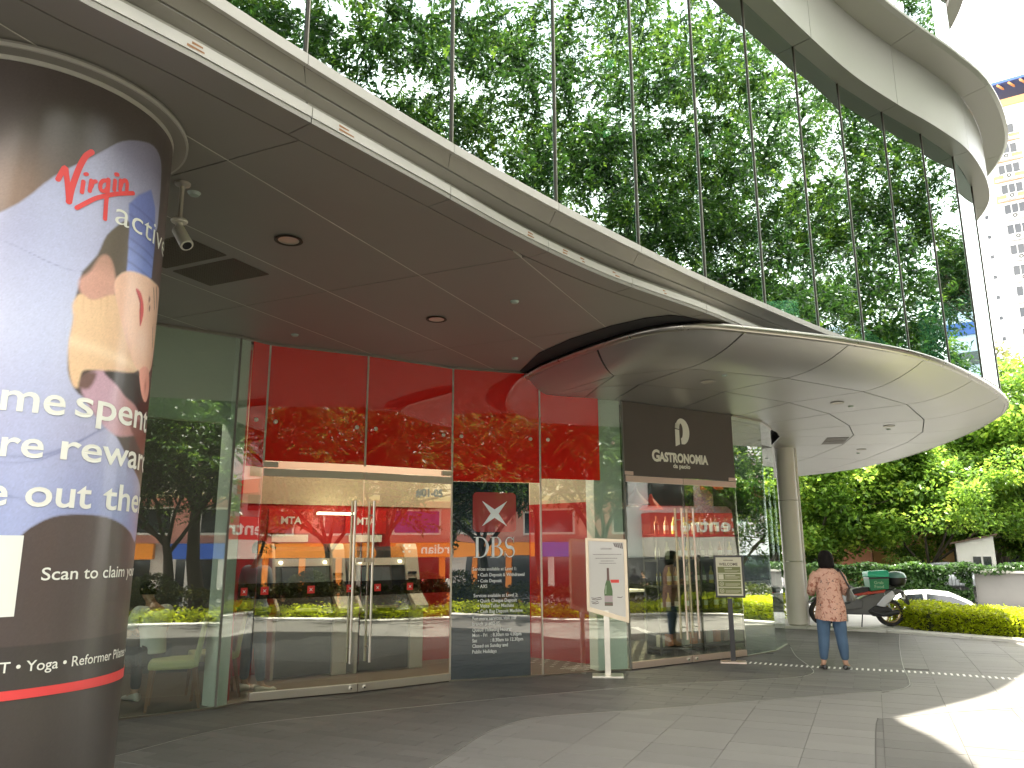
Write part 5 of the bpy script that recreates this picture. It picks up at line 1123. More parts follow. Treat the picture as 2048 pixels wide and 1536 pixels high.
def ring(c, rx, ry, n=28, wob=0.0, ph=0.0, k=5, tilt=(0, 0)):
    return [(c[0]+rx*math.cos(a)*(1+wob*math.sin(k*a+ph)), c[1]+ry*math.sin(a)*(1+wob*math.sin(k*a+ph)), c[2]+tilt[0]*math.cos(a)+tilt[1]*math.sin(a)) for a in [2*math.pi*i/n for i in range(n)]]
def hand_chain(w, d, side, sc=1.0, curl=0.5, up=(0, 0, 1)):
    """palm, four unequal curled fingers and a thumb from the wrist w pointing along d"""
    d = Vector(d).normalized(); up = Vector(up); s = d.cross(up).normalized()*side; up = s.cross(d)*side; nodes = []; edges = []
    base = len(nodes); return d, s, up
def person_mesh(j, build=1.0):
    """j: dict of joints. returns body mesh"""
    N = []; E = []
    def nd(p, rx, ry=None): N.append((tuple(p), rx, ry or rx)); return len(N)-1
    pel = nd(j['pelvis'], 0.125*build, 0.095*build); wa = nd(j['waist'], 0.105*build, 0.08*build); che = nd(j['chest'], 0.125*build, 0.09*build); nb = nd(j['neckb'], 0.052, 0.052); nh = nd(j['neckt'], 0.047, 0.050)
    h1 = nd(j['jaw'], 0.062, 0.068); h2 = nd(j['head'], 0.073, 0.088); h3 = nd(j['crown'], 0.052, 0.062)
    E += [(pel, wa), (wa, che), (che, nb), (nb, nh), (nh, h1), (h1, h2), (h2, h3)]
    for sd_ in 'LR':
        sh = nd(j['sh'+sd_], 0.050); el = nd(j['el'+sd_], 0.037); wr = nd(j['wr'+sd_], 0.025); E += [(che, sh), (sh, el), (el, wr)]
        d = (Vector(j['ha'+sd_])-Vector(j['wr'+sd_])); d.normalize(); sgn = -1 if sd_ == 'L' else 1
        s = d.cross(Vector(j.get('hn', (0, 1, 0.2)))); s = s.normalized() if s.length > 0.1 else Vector((1, 0, 0)); u = s.cross(d).normalized()
        pm = nd(Vector(j['wr'+sd_])+d*0.045, 0.030, 0.016); pk_ = nd(Vector(j['wr'+sd_])+d*0.08, 0.033, 0.014); E += [(wr, pm), (pm, pk_)]
        for q, ln in ((-1.5, 0.055), (-0.5, 0.068), (0.5, 0.072), (1.5, 0.062)):
            b0 = Vector(j['wr'+sd_])+d*0.088+s*(q*0.019); a = nd(b0, 0.0085); m_ = nd(b0+d*ln*0.45+u*0.008, 0.0080); t = nd(b0+d*ln*0.72+u*0.032, 0.0070); E += [(pk_, a), (a, m_), (m_, t)]
        b0 = Vector(j['wr'+sd_])+d*0.035+s*(0.03*sgn); a = nd(b0, 0.011); t = nd(b0+d*0.035+s*(0.018*sgn)+u*0.01, 0.009); t2 = nd(b0+d*0.06+s*(0.014*sgn)+u*0.022, 0.008); E += [(pm, a), (a, t), (t, t2)]
    for sd_ in 'LR':
        hp = nd(j['hp'+sd_], 0.085*build, 0.085*build); kn = nd(j['kn'+sd_], 0.052); cf = nd((Vector(j['kn'+sd_])*0.65+Vector(j['an'+sd_])*0.35), 0.050); an = nd(j['an'+sd_], 0.034); hl = nd(Vector(j['an'+sd_])+Vector((0, 0, -0.045)), 0.030)
        f = Vector(j['toe'+sd_])-Vector(j['an'+sd_]); mid = nd(Vector(j['an'+sd_])+f*0.5+Vector((0, 0, -0.012)), 0.036, 0.022); to = nd(j['toe'+sd_], 0.034, 0.016)
        E += [(pel, hp), (hp, kn), (kn, cf), (cf, an), (an, hl), (an, mid), (mid, to)]
    return setmat(skin(N, E, 2), skin_tone)

# ---- the woman on the paving, seen from behind, looking down at a phone at her right
wm = thing('person', 'woman standing with her back turned in peach patterned blouse and blue jeans', 'woman', (4.37, 11.02, 0), world=False, rz=R(-12))
J = dict(pelvis=(0, 0, 0.82), waist=(0, 0, 0.97), chest=(0, 0.0, 1.17), neckb=(0, 0.0, 1.33), neckt=(0.0, 0.025, 1.385), jaw=(0, 0.05, 1.42), head=(0.0, 0.055, 1.485), crown=(0, 0.045, 1.535),
         shL=(-0.175, 0, 1.265), elL=(-0.225, 0.0, 1.04), wrL=(-0.15, 0.21, 1.03), haL=(-0.09, 0.27, 1.05), shR=(0.175, 0, 1.265), elR=(0.225, 0.01, 1.04), wrR=(0.20, 0.23, 1.08), haR=(0.18, 0.30, 1.11),
         hpL=(-0.095, 0, 0.76), knL=(-0.125, 0.01, 0.44), anL=(-0.14, 0.0, 0.085), toeL=(-0.15, 0.13, 0.035), hpR=(0.095, 0, 0.76), knR=(0.115, 0.01, 0.44), anR=(0.135, 0.0, 0.085), toeR=(0.19, 0.12, 0.035))
link('body', person_mesh(J, 0.95), wm)
def facebits(par, c, m=1.0):
    """nose, mouth, eyes and ears on the front (+y) of the head"""
    cx_, cy_, cz_ = c
    for sx_ in (-1, 1):
        e = MB(); e.lathe([(0, -0.012), (0.012, 0), (0, 0.012)], (cx_+sx_*0.032, cy_+0.082, cz_+0.005), 10); e.build('eye', hair_m, par, smooth=True)
        e = MB(); e.loft([ring((cx_+sx_*0.072, cy_-0.005, cz_-0.02), 0.008, 0.012, 8), ring((cx_+sx_*0.084, cy_-0.01, cz_+0.0), 0.006, 0.018, 8), ring((cx_+sx_*0.078, cy_-0.008, cz_+0.025), 0.006, 0.014, 8)]); e.build('ear', skin_tone, par, smooth=True)
    e = MB(); e.loft([ring((cx_, cy_+0.082, cz_+0.01), 0.008, 0.008, 8), ring((cx_, cy_+0.098, cz_-0.022), 0.014, 0.014, 8), ring((cx_, cy_+0.085, cz_-0.03), 0.01, 0.008, 8)]); e.build('nose', skin_tone, par, smooth=True)
    e = MB(); e.box((cx_, cy_+0.082, cz_-0.052), (0.042, 0.012, 0.012)); e.build('mouth', M('lips', (0.35, 0.10, 0.08), 0.5) if 'lips' not in MATS else MATS['lips'], par, bevel=0.004)
facebits(wm, (0, 0.055, 1.475))
# bobbed hair
mb = MB(); rs_ = []
for z, rx, ry, cy_ in ((1.335, 0.080, 0.050, -0.020), (1.345, 0.098, 0.070, -0.012), (1.38, 0.104, 0.085, 0.0), (1.43, 0.104, 0.098, 0.012), (1.49, 0.098, 0.105, 0.03), (1.535, 0.084, 0.094, 0.035), (1.565, 0.058, 0.066, 0.035), (1.578, 0.02, 0.025, 0.035)):
    rs_.append([(x, min(y, 0.075 if z < 1.50 else 9), zz_) for x, y, zz_ in ring((0, cy_, z), rx, ry, 40, 0.018, z*40, 9)])
mb.loft(rs_); mb.build('hair', hair_m, wm, smooth=True, auto=60)
# blouse: loose body and three-quarter sleeves as one garment
random.seed(3)
rs_ = []
for z, rx, ry, cy_, wob in ((0.655, 0.198, 0.145, -0.005, 0.045), (0.69, 0.200, 0.146, -0.005, 0.04), (0.80, 0.192, 0.145, -0.004, 0.03), (0.90, 0.174, 0.130, 0.0, 0.03), (1.00, 0.166, 0.122, 0.0, 0.03), (1.10, 0.170, 0.120, 0.0, 0.02), (1.19, 0.176, 0.115, -0.002, 0.012), (1.25, 0.168, 0.104, -0.004, 0.006), (1.295, 0.142, 0.082, -0.004, 0), (1.325, 0.105, 0.066, 0.0, 0), (1.350, 0.066, 0.056, 0.004, 0), (1.372, 0.057, 0.054, 0.010, 0)):
    rs_.append(ring((0.012*math.sin(z*9), cy_, z), rx, ry, 56, wob, z*6.0, 7, tilt=(-0.010 if z < 0.7 else 0, 0.02*math.sin(z*3) if z < 0.7 else 0)))
mb = MB(); mb.loft(rs_, cap=False)
for sg_ in (-1, 1):
    sl = [(sg_*0.135, 0.0, 1.262, 0.062), (sg_*0.176, -0.002, 1.215, 0.062), (sg_*0.204, 0.0, 1.13, 0.060), (sg_*0.224, 0.008, 1.05, 0.058), (sg_*0.224, 0.04, 1.01, 0.056), (sg_*0.212, 0.10, 1.02, 0.052), (sg_*0.204, 0.15, 1.04, 0.052)]
    mb.tube([p[:3] for p in sl], [p[3] for p in sl], 18, cap=False)
mb.build('blouse', blouse, wm, smooth=True)
mb = MB(); mb.loft([ring((0, 0.008, 1.345), 0.066, 0.058, 28), ring((0, 0.006, 1.372), 0.063, 0.058, 28), ring((0, 0.008, 1.395), 0.056, 0.053, 28)], cap=False); mb.build('collar', blouse, wm, smooth=True)
# jeans
jn = [((0, 0, 0.80), .112, .09)]; je = []
for sg_ in (-1, 1):
    k = len(jn); jn += [((sg_*0.090, 0, 0.74), .104, .108), ((sg_*0.104, 0, 0.60), .104, .104), ((sg_*0.112, 0.008, 0.44), .078, .080), ((sg_*0.122, -0.012, 0.32), .076, .080), ((sg_*0.132, -0.002, 0.20), .056, .060), ((sg_*0.137, 0.0, 0.105), .050, .054)]
    je += [(0, k), (k, k+1), (k+1, k+2), (k+2, k+3), (k+3, k+4), (k+4, k+5)]
link('jeans', setmat(skin(jn, je, 3, 'jeans'), denim), wm)
shoe_m = M('black_ballet_shoe', (0.02, 0.018, 0.018), 0.35, var=0.2)
for sg_, tx, ty in ((-1, -0.15, 0.13), (1, 0.19, 0.12)):
    ax_ = sg_*0.137; f = Vector((tx-ax_, ty, 0)).normalized(); q = Vector((f.y, -f.x, 0)); rs_ = []
    for t, wd_, ht in ((-0.055, 0.020, 0.048), (-0.045, 0.032, 0.058), (-0.01, 0.035, 0.055), (0.04, 0.034, 0.040), (0.09, 0.042, 0.034), (0.14, 0.040, 0.030), (0.165, 0.022, 0.022)):
        c = Vector((ax_, -0.005, 0))+f*t; rs_.append([tuple(c+q*(wd_*math.cos(a))+Vector((0, 0, 0.003+ht*0.5*(1+math.sin(a))))) for a in np.linspace(0, 2*math.pi, 15)[:-1]])
    mb = MB(); mb.loft(rs_); mb.build('shoe', shoe_m, wm, smooth=True, auto=60)
# handbag and phone
hb = thing('handbag', 'small dark patterned shoulder bag hanging at the right side of the woman', 'handbag', (4.37, 11.02, 0), world=False, rz=R(-12))
bagm = M('grey_snake_print_leather', (0.10, 0.10, 0.085), 0.5, var=0.8, scale=60, bump=0.4)
mb = MB(); mb.loft([ring((0.262, -0.06, 0.90), 0.050, 0.110, 20), ring((0.268, -0.06, 0.925), 0.058, 0.125, 20), ring((0.262, -0.06, 0.99), 0.046, 0.118, 20), ring((0.254, -0.06, 1.055), 0.022, 0.100, 20), ring((0.252, -0.06, 1.07), 0.010, 0.09, 20)]); mb.build('bag_body', bagm, hb, smooth=True, auto=60)
for dy in (0.0,):
    mb = MB(); P = catmull([(0.254, -0.135, 1.06), (0.215, -0.120, 1.16), (0.160, -0.085, 1.29), (0.140, 0.0, 1.325), (0.165, 0.08, 1.27), (0.215, 0.04, 1.15), (0.254, 0.02, 1.06)], 6); mb.tube([tuple(p) for p in P], 0.012, 8); mb.build('strap', rubber, hb, smooth=True)
ph = thing('mobile_phone', 'red cased phone held in the hands of the woman', 'phone', (4.37, 11.02, 0), world=False, rz=R(-12))
mb = MB(); mb.box((0.20, 0.335, 1.145), (0.075, 0.012, 0.15), m=Matrix.Rotation(R(-30), 4, 'X')); mb.build('case', M('pink_red_phone_case', (0.7, 0.05, 0.12), 0.35), ph, bevel=0.004)
mb = MB(); mb.box((0.20, 0.328, 1.144), (0.066, 0.002, 0.135), m=Matrix.Rotation(R(-30), 4, 'X')); mb.build('screen', MATS['machine_screen'], ph)

def simple_person(label, loc, rz, shirt, trousers, seated=False, group=None, cat='person', height=1.0):
    t = thing('person', label, cat, loc, world=False, rz=rz, group=group)
    if not seated:
        J = dict(pelvis=(0, 0, 0.92), waist=(0, 0, 1.07), chest=(0, 0, 1.30), neckb=(0, 0, 1.46), neckt=(0, 0.02, 1.52), jaw=(0, 0.04, 1.56), head=(0, 0.04, 1.63), crown=(0, 0.03, 1.69),
                 shL=(-0.19, 0, 1.40), elL=(-0.24, -0.02, 1.13), wrL=(-0.22, 0.10, 0.92), haL=(-0.20, 0.16, 0.84), shR=(0.19, 0, 1.40), elR=(0.24, 0, 1.13), wrR=(0.2, 0.2, 1.05), haR=(0.15, 0.27, 1.05),
                 hpL=(-0.1, 0, 0.86), knL=(-0.11, 0.02, 0.48), anL=(-0.12, 0, 0.09), toeL=(-0.13, 0.15, 0.035), hpR=(0.1, 0, 0.86), knR=(0.11, 0.03, 0.48), anR=(0.14, 0.04, 0.09), toeR=(0.17, 0.19, 0.035))
    else:
        J = dict(pelvis=(0, 0, 0.52), waist=(0, 0.0, 0.68), chest=(0, 0.06, 0.90), neckb=(0, 0.10, 1.05), neckt=(0, 0.14, 1.10), jaw=(0, 0.17, 1.13), head=(0, 0.18, 1.20), crown=(0, 0.17, 1.26),
                 shL=(-0.19, 0.06, 1.0), elL=(-0.22, 0.14, 0.74), wrL=(-0.12, 0.36, 0.72), haL=(-0.08, 0.43, 0.73), shR=(0.19, 0.06, 1.0), elR=(0.22, 0.14, 0.74), wrR=(0.12, 0.36, 0.72), haR=(0.08, 0.43, 0.73),
                 hpL=(-0.1, 0.05, 0.52), knL=(-0.12, 0.43, 0.54), anL=(-0.12, 0.42, 0.09), toeL=(-0.12, 0.56, 0.035), hpR=(0.1, 0.05, 0.52), knR=(0.12, 0.43, 0.54), anR=(0.12, 0.42, 0.09), toeR=(0.12, 0.56, 0.035))
    link('body', person_mesh(J), t)
    v = lambda k: J[k]
    nodes = [(v('waist'), .150, .115), (v('chest'), .158, .115), ((v('neckb')[0], v('neckb')[1], v('neckb')[2]-0.03), .085, .08), ((v('pelvis')[0], v('pelvis')[1], v('pelvis')[2]+0.02), .155, .12)]; ed = [(0, 1), (1, 2), (0, 3)]
    for s in 'LR': k = len(nodes); e = Vector(v('el'+s)); nodes += [(v('sh'+s), .075, .075), (tuple(e*0.85+Vector(v('sh'+s))*0.15), .062, .062)]; ed += [(1, k), (k, k+1)]
    link('shirt', setmat(skin(nodes, ed, 2, 'shirt'), shirt), t)
    nodes = [(v('pelvis'), .135, .115)]; ed = []
    for s in 'LR':
        k = len(nodes); nodes += [(v('hp'+s), .098, .098), (v('kn'+s), .072, .072), (tuple(Vector(v('an'+s))+Vector((0, 0, 0.02))), .055, .055)]; ed += [(0, k), (k, k+1), (k+1, k+2)]
    link('trousers', setmat(skin(nodes, ed, 2, 'trousers'), trousers), t)
    c = v('head'); mb = MB(); mb.loft([[(x+c[0], min(y, 0.06)+c[1]-0.008, z+c[2]) for x, y, z in ring((0, 0, zz_), rx, ry, 24)] for zz_, rx, ry in ((-0.05, 0.080, 0.092), (0.0, 0.088, 0.102), (0.05, 0.082, 0.096), (0.085, 0.055, 0.065), (0.10, 0.015, 0.02))]); mb.build('hair', hair_m, t, smooth=True)
    facebits(t, c)
    for s in 'LR':
        a = v('an'+s); f = (Vector(v('toe'+s))-Vector(a)); f.z = 0; f.normalize(); q = Vector((f.y, -f.x, 0)); rs_ = []
        for tt, wd_, ht in ((-0.07, 0.025, 0.07), (-0.055, 0.040, 0.09), (0.02, 0.043, 0.09), (0.09, 0.050, 0.055), (0.17, 0.048, 0.048), (0.20, 0.025, 0.03)):
            cc_ = Vector((a[0], a[1], 0))+f*tt; rs_.append([tuple(cc_+q*(wd_*math.cos(an))+Vector((0, 0, 0.003+ht*0.5*(1+math.sin(an))))) for an in np.linspace(0, 2*math.pi, 13)[:-1]])
        mb = MB(); mb.loft(rs_); mb.build('shoe', shoe_w, t, smooth=True, auto=60)
    t.scale = (height,)*3
    return t
shoe_w = M('white_sneaker', (0.65, 0.62, 0.56), 0.6, var=0.05)
cloth = lambda n, c: M(n, c, 0.85, var=0.12, scale=8, bump=0.5, bscale=12)
dark_t = cloth('dark_trousers', (0.03, 0.035, 0.05)); jeans_t = cloth('interior_jeans', (0.08, 0.13, 0.22))
simple_person('man in grey blue shirt and jeans standing at the cash machines behind the glass', (-3.08, 9.50, 0.005), R(-35), cloth('grey_blue_shirt', (0.26, 0.30, 0.38)), jeans_t)
simple_person('person in white shirt seated on a lime chair behind the left window', (-3.86, 8.66, 0.005), R(60), cloth('white_shirt', (0.62, 0.63, 0.60)), dark_t, seated=True)

# ------------------------------------------------------------------ delivery scooter (local: +x forward, +y left, z up)
sc = thing('delivery_scooter', 'dark grey and red scooter parked on the pale kerb behind the woman', 'scooter', (7.72, 16.42, 0.034), world=False, rz=R(180-9))
gun = M('gunmetal_scooter_plastic', (0.085, 0.088, 0.095), 0.32, var=0.08, coat=0.3); sblack = M('matt_black_plastic', (0.018, 0.018, 0.02), 0.45); sred = M('red_scooter_trim', (0.5, 0.03, 0.02), 0.3, coat=0.5); ssil = M('silver_scooter_panel', (0.48, 0.50, 0.55), 0.3, 0.6)
tyre = M('tyre_rubber', (0.02, 0.018, 0.017), 0.7, var=0.2)
gold = M('bronze_wheel', (0.22, 0.15, 0.06), 0.35, 0.7)
mY = Matrix.Rotation(R(90), 4, 'X')
def wheel(par, x, r=0.275, wth=0.055, rimm=gold, name='wheel'):
    prof = [(r-0.07, -wth), (r-0.02, -wth), (r, -wth*0.45), (r, wth*0.45), (r-0.02, wth), (r-0.07, wth)]
    mb = MB(); mb.lathe(prof, (x, 0, r), 32, m=mY); o = mb.build(name, tyre, par, smooth=True, auto=40)
    mb = MB(); mb.lathe([(r-0.07, -wth*0.8), (r-0.09, -wth*0.7), (r-0.095, 0), (r-0.09, wth*0.7), (r-0.07, wth*0.8)], (x, 0, r), 32, m=mY); mb.lathe([(0, -0.04), (0.045, -0.04), (0.045, 0.04), (0, 0.04)], (x, 0, r), 16, m=mY)
    for k in range(5):
        a = 2*math.pi*k/5; c = Vector((x, 0, r)); d = Vector((math.cos(a), 0, math.sin(a))); mb.tube([c+d*0.03, c+d*(r-0.085)], [0.022, 0.014], 6)
    mb.build('rim', rimm, o, smooth=True, auto=40)
    return o
wheel(sc, 0); wheel(sc, 1.30)
def side(poly, y0, y1, mat, name, bev=0.01):
    mb = MB(); mb.extr(poly, (0, 0, 0), (1, 0, 0), (0, 0, 1), (0, 1, 0), y0, y1); return mb.build(name, mat, sc, bevel=bev)
side([(0.18, 0.22), (0.95, 0.24), (1.05, 0.36), (0.98, 0.42), (0.70, 0.50), (0.45, 0.60), (0.10, 0.70), (-0.20, 0.74), (-0.28, 0.70), (-0.1, 0.60), (0.25, 0.45)], -0.14, 0.14, gun, 'body_shell', 0.02)
side([(0.10, 0.67), (0.66, 0.60), (0.70, 0.635), (0.4, 0.695), (0.06, 0.735)], -0.15, 0.15, sred, 'red_trim', 0.015)
side([(-0.14, 0.745), (0.02, 0.70), (0.70, 0.62), (0.74, 0.68), (0.70, 0.74), (0.50, 0.78), (0.20, 0.765), (0.05, 0.80), (-0.12, 0.80)], -0.13, 0.13, sblack, 'seat', 0.03)
side([(0.55, 0.36), (0.98, 0.30), (1.12, 0.38), (0.82, 0.46), (0.68, 0.56), (0.52, 0.52)], -0.175, 0.175, gun, 'side_panel', 0.02)
side([(0.62, 0.60), (1.05, 0.40), (1.16, 0.62), (1.06, 0.72), (0.78, 0.58), (0.66, 0.63)], -0.165, 0.165, ssil, 'silver_panel', 0.02)
side([(-0.12, 0.60), (0.14, 0.36), (0.28, 0.42), (0.12, 0.60), (-0.06, 0.72)], -0.15, 0.15, ssil, 'tail_panel', 0.015)
side([(1.02, 0.40), (1.20, 0.46), (1.30, 0.78), (1.22, 0.96), (1.12, 0.98), (1.14, 0.7)], -0.15, 0.15, gun, 'leg_shield', 0.03)
side([(0.0, 0.20), (0.36, 0.20), (0.46, 0.30), (0.30, 0.42), (0.02, 0.38), (-0.06, 0.28)], 0.06, 0.17, sblack, 'engine_case', 0.03)
side([(1.0, 0.60), (1.52, 0.5), (1.58, 0.46), (1.46, 0.57), (1.2, 0.62)], -0.07, 0.07, sblack, 'front_mudguard', 0.01)
side([(-0.30, 0.70), (-0.24, 0.72), (-0.34, 0.42), (-0.44, 0.26), (-0.46, 0.28), (-0.38, 0.5)], -0.07, 0.07, sblack, 'rear_mudguard', 0.006)
mb = MB(); mb.tube([(-0.01, 0.12, 0.28), (0.10, 0.12, 0.66)], 0.022, 8); mb.tube([(1.30, 0.09, 0.275), (1.20, 0.05, 0.90)], 0.02, 8); mb.tube([(1.30, -0.09, 0.275), (1.20, -0.05, 0.90)], 0.02, 8); mb.build('suspension', ssil, sc, smooth=True, auto=40)
mb = MB(); mb.tube([(0.38, 0.16, 0.30), (0.18, 0.20, 0.24), (-0.12, 0.20, 0.30)], [0.03, 0.045, 0.05], 12); mb.build('exhaust', sblack, sc, smooth=True, auto=40)
mb = MB(); mb.tube([(1.16, 0, 0.9), (1.10, 0, 1.02)], 0.03, 8); mb.tube([(1.02, -0.33, 1.03), (1.10, -0.15, 1.02), (1.10, 0.15, 1.02), (1.02, 0.33, 1.03)], 0.016, 8); mb.build('handlebar', sblack, sc, smooth=True)
for s in (-1, 1):
    mb = MB(); mb.tube([(1.08, s*0.20, 1.03), (1.10, s*0.26, 1.17)], 0.006, 6); mb.lathe([(0, -0.012), (0.05, -0.01), (0.05, 0.01), (0, 0.012)], (1.10, s*0.28, 1.19), 16, m=Matrix.Rotation(R(90), 4, 'Y')); mb.build('mirror', ssil, sc, smooth=True, auto=40)
mb = MB(); mb.tube([(0.55, 0.12, 0.28), (0.62, 0.22, 0.004)], 0.012, 6); mb.build('side_stand', sblack, sc)
mb = MB(); mb.box((-0.30, 0, 0.60), (0.02, 0.18, 0.12)); mb.build('number_plate', letter_white, sc)
mb = MB(); mb.tube([(-0.25, 0.10, 0.78), (0.1, 0.10, 0.80)], 0.012, 8); mb.tube([(-0.25, -0.10, 0.78), (0.1, -0.10, 0.80)], 0.012, 8); mb.build('rear_rack', sblack, sc, smooth=True)
# top case and green delivery bag stand on the scooter
tcse = thing('scooter_top_case', 'black rounded top case with teal lid on the scooter tail', 'top case', (7.72, 16.42, 0.034), world=False, rz=R(180-9))
mb = MB(); mb.loft([[(x-0.20, y, z) for x, y, z in ring((0, 0, z0_), a, b, 28)] for z0_, a, b in ((0.80, 0.12, 0.13), (0.82, 0.15, 0.17), (0.90, 0.185, 0.20), (0.965, 0.19, 0.205))]); mb.build('case_shell', sblack, tcse, smooth=True, auto=50)
mb = MB(); mb.loft([[(x-0.20, y, z) for x, y, z in ring((0, 0, z0_), a, b, 28)] for z0_, a, b in ((0.968, 0.192, 0.207), (1.0, 0.19, 0.20), (1.055, 0.16, 0.18), (1.085, 0.10, 0.12), (1.09, 0.02, 0.02))]); mb.build('case_lid', M('teal_grey_lid', (0.16, 0.30, 0.27), 0.3, coat=0.4), tcse, smooth=True, auto=50)
mb = MB(); mb.box((-0.31, 0.10, 0.93), (0.12, 0.012, 0.02), rz=R(-40)); mb.build('reflector_strip', letter_white, tcse)
gb_ = thing('delivery_bag', 'bright green cube delivery bag with pale lettering strapped behind the scooter seat', 'delivery bag', (7.72, 16.42, 0.034), world=False, rz=R(180-9))
grn = M('green_nylon', (0.02, 0.22, 0.095), 0.5, var=0.08, bump=0.3, bscale=14); grn2 = M('light_green_nylon', (0.03, 0.48, 0.28), 0.45, var=0.06, bump=0.3, bscale=14)
mb = MB(); mb.loft([[(0.02, -0.2, 0.745), (0.375, -0.2, 0.70), (0.375, 0.2, 0.70), (0.02, 0.2, 0.745)], [(-0.005, -0.205, 0.98), (0.39, -0.205, 0.98), (0.39, 0.205, 0.98), (-0.005, 0.205, 0.98)]]); bag = mb.build('bag_body', grn, gb_, bevel=0.012)
mb = MB(); mb.loft([[(-0.012, -0.21, 0.985), (0.40, -0.21, 0.985), (0.40, 0.21, 0.985), (-0.012, 0.21, 0.985)], [(-0.01, -0.21, 1.07), (0.405, -0.21, 1.05), (0.405, 0.21, 1.05), (-0.01, 0.21, 1.07)], [(0.0, -0.19, 1.115), (0.39, -0.19, 1.09), (0.39, 0.19, 1.09), (0.0, 0.19, 1.115)]]); mb.build('bag_lid', grn2, gb_, bevel=0.01)
mb = MB(); mb.extr([(-0.006, 0.95), (0.392, 0.94), (0.392, 0.97), (-0.006, 0.98)], (0, 0, 0), (1, 0, 0), (0, 0, 1), (0, 1, 0), -0.209, 0.209); mb.build('piping', sblack, gb_)
mb = MB()
for body, x0, z0_, w_ in (('Grab', 0.30, 0.845, 0.18), ('Food', 0.30, 0.765, 0.18)):
    put_text(mb, body, 0.085, lambda x, y, x0=x0, z0_=z0_: (x0-x, 0.2075, z0_+y), width=w_, bold=0.001)
mb.build('bag_lettering', M('pale_green_print', (0.30, 0.50, 0.30), 0.5), bag)
# grey utility box behind the scooter
mb = MB(); mb.box((0, 0, 0.43), (0.34, 0.2, 0.86)); o = mb.build('utility_box', M('grey_utility_cabinet', (0.42, 0.44, 0.42), 0.5, dirt=0.2), None, bevel=0.012, label='pale grey utility cabinet standing behind the front of the scooter', cat='cabinet'); o.location = (7.15, 17.6, 0.03)

# ------------------------------------------------------------------ vegetation
leaf_tree = leafmat('rain_tree_leaves', (0.010, 0.030, 0.008), (0.040, 0.100, 0.016), (0.17, 0.28, 0.03), 0.42, 0.5)
leaf_bg = leafmat('background_tree_leaves', (0.045, 0.105, 0.016), (0.13, 0.25, 0.03), (0.42, 0.54, 0.08), 0.50, 0.35)
leaf_lime = leafmat('lime_hedge_leaves', (0.16, 0.22, 0.012), (0.40, 0.48, 0.02), (0.62, 0.64, 0.05), 0.52, 0.3)
leaf_hedge = leafmat('olive_hedge_leaves', (0.02, 0.035, 0.010), (0.055, 0.075, 0.018), (0.15, 0.14, 0.03), 0.35, 0.3)
leaf_ivy = leafmat('climber_leaves', (0.018, 0.045, 0.012), (0.045, 0.11, 0.022), (0.12, 0.22, 0.04), 0.35, 0.5)
bark = M('tree_bark', (0.085, 0.068, 0.05), 0.9, var=0.3, scale=6, bump=0.8, bscale=16, stretch=(1, 1, 0.3))
def leaves_mesh(name, C, size, mat, aspect=0.5, updir=0.5, rng=None, dirs=None):
    """one small diamond leaf per centre; size may be an array"""
    rng = rng or np.random.default_rng(1); n = len(C); size = np.broadcast_to(np.asarray(size, float), (n,))*rng.uniform(0.7, 1.25, n)
    nrm = rng.normal(size=(n, 3)); nrm[:, 2] = np.abs(nrm[:, 2])+updir; nrm /= np.linalg.norm(nrm, axis=1)[:, None]
    d = rng.normal(size=(n, 3)) if dirs is None else dirs+rng.normal(size=(n, 3))*0.25; d -= nrm*(d*nrm).sum(1)[:, None]; d /= np.linalg.norm(d, axis=1)[:, None]+1e-9
    s = np.cross(nrm, d); a = size[:, None]
    V = np.stack([C-d*a*0.5, C+s*a*aspect*0.5+nrm*a*0.05, C+d*a*0.5-nrm*a*0.10, C-s*a*aspect*0.5+nrm*a*0.05], 1).reshape(-1, 3)
    me = bpy.data.meshes.new(name); me.vertices.add(4*n); me.loops.add(4*n); me.polygons.add(n)
    me.vertices.foreach_set('co', V.ravel()); me.loops.foreach_set('vertex_index', np.arange(4*n)); me.polygons.foreach_set('loop_start', np.arange(0, 4*n, 4)); me.polygons.foreach_set('loop_total', np.full(n, 4))
    me.materials.append(mat); me.update(); me.validate(); return me
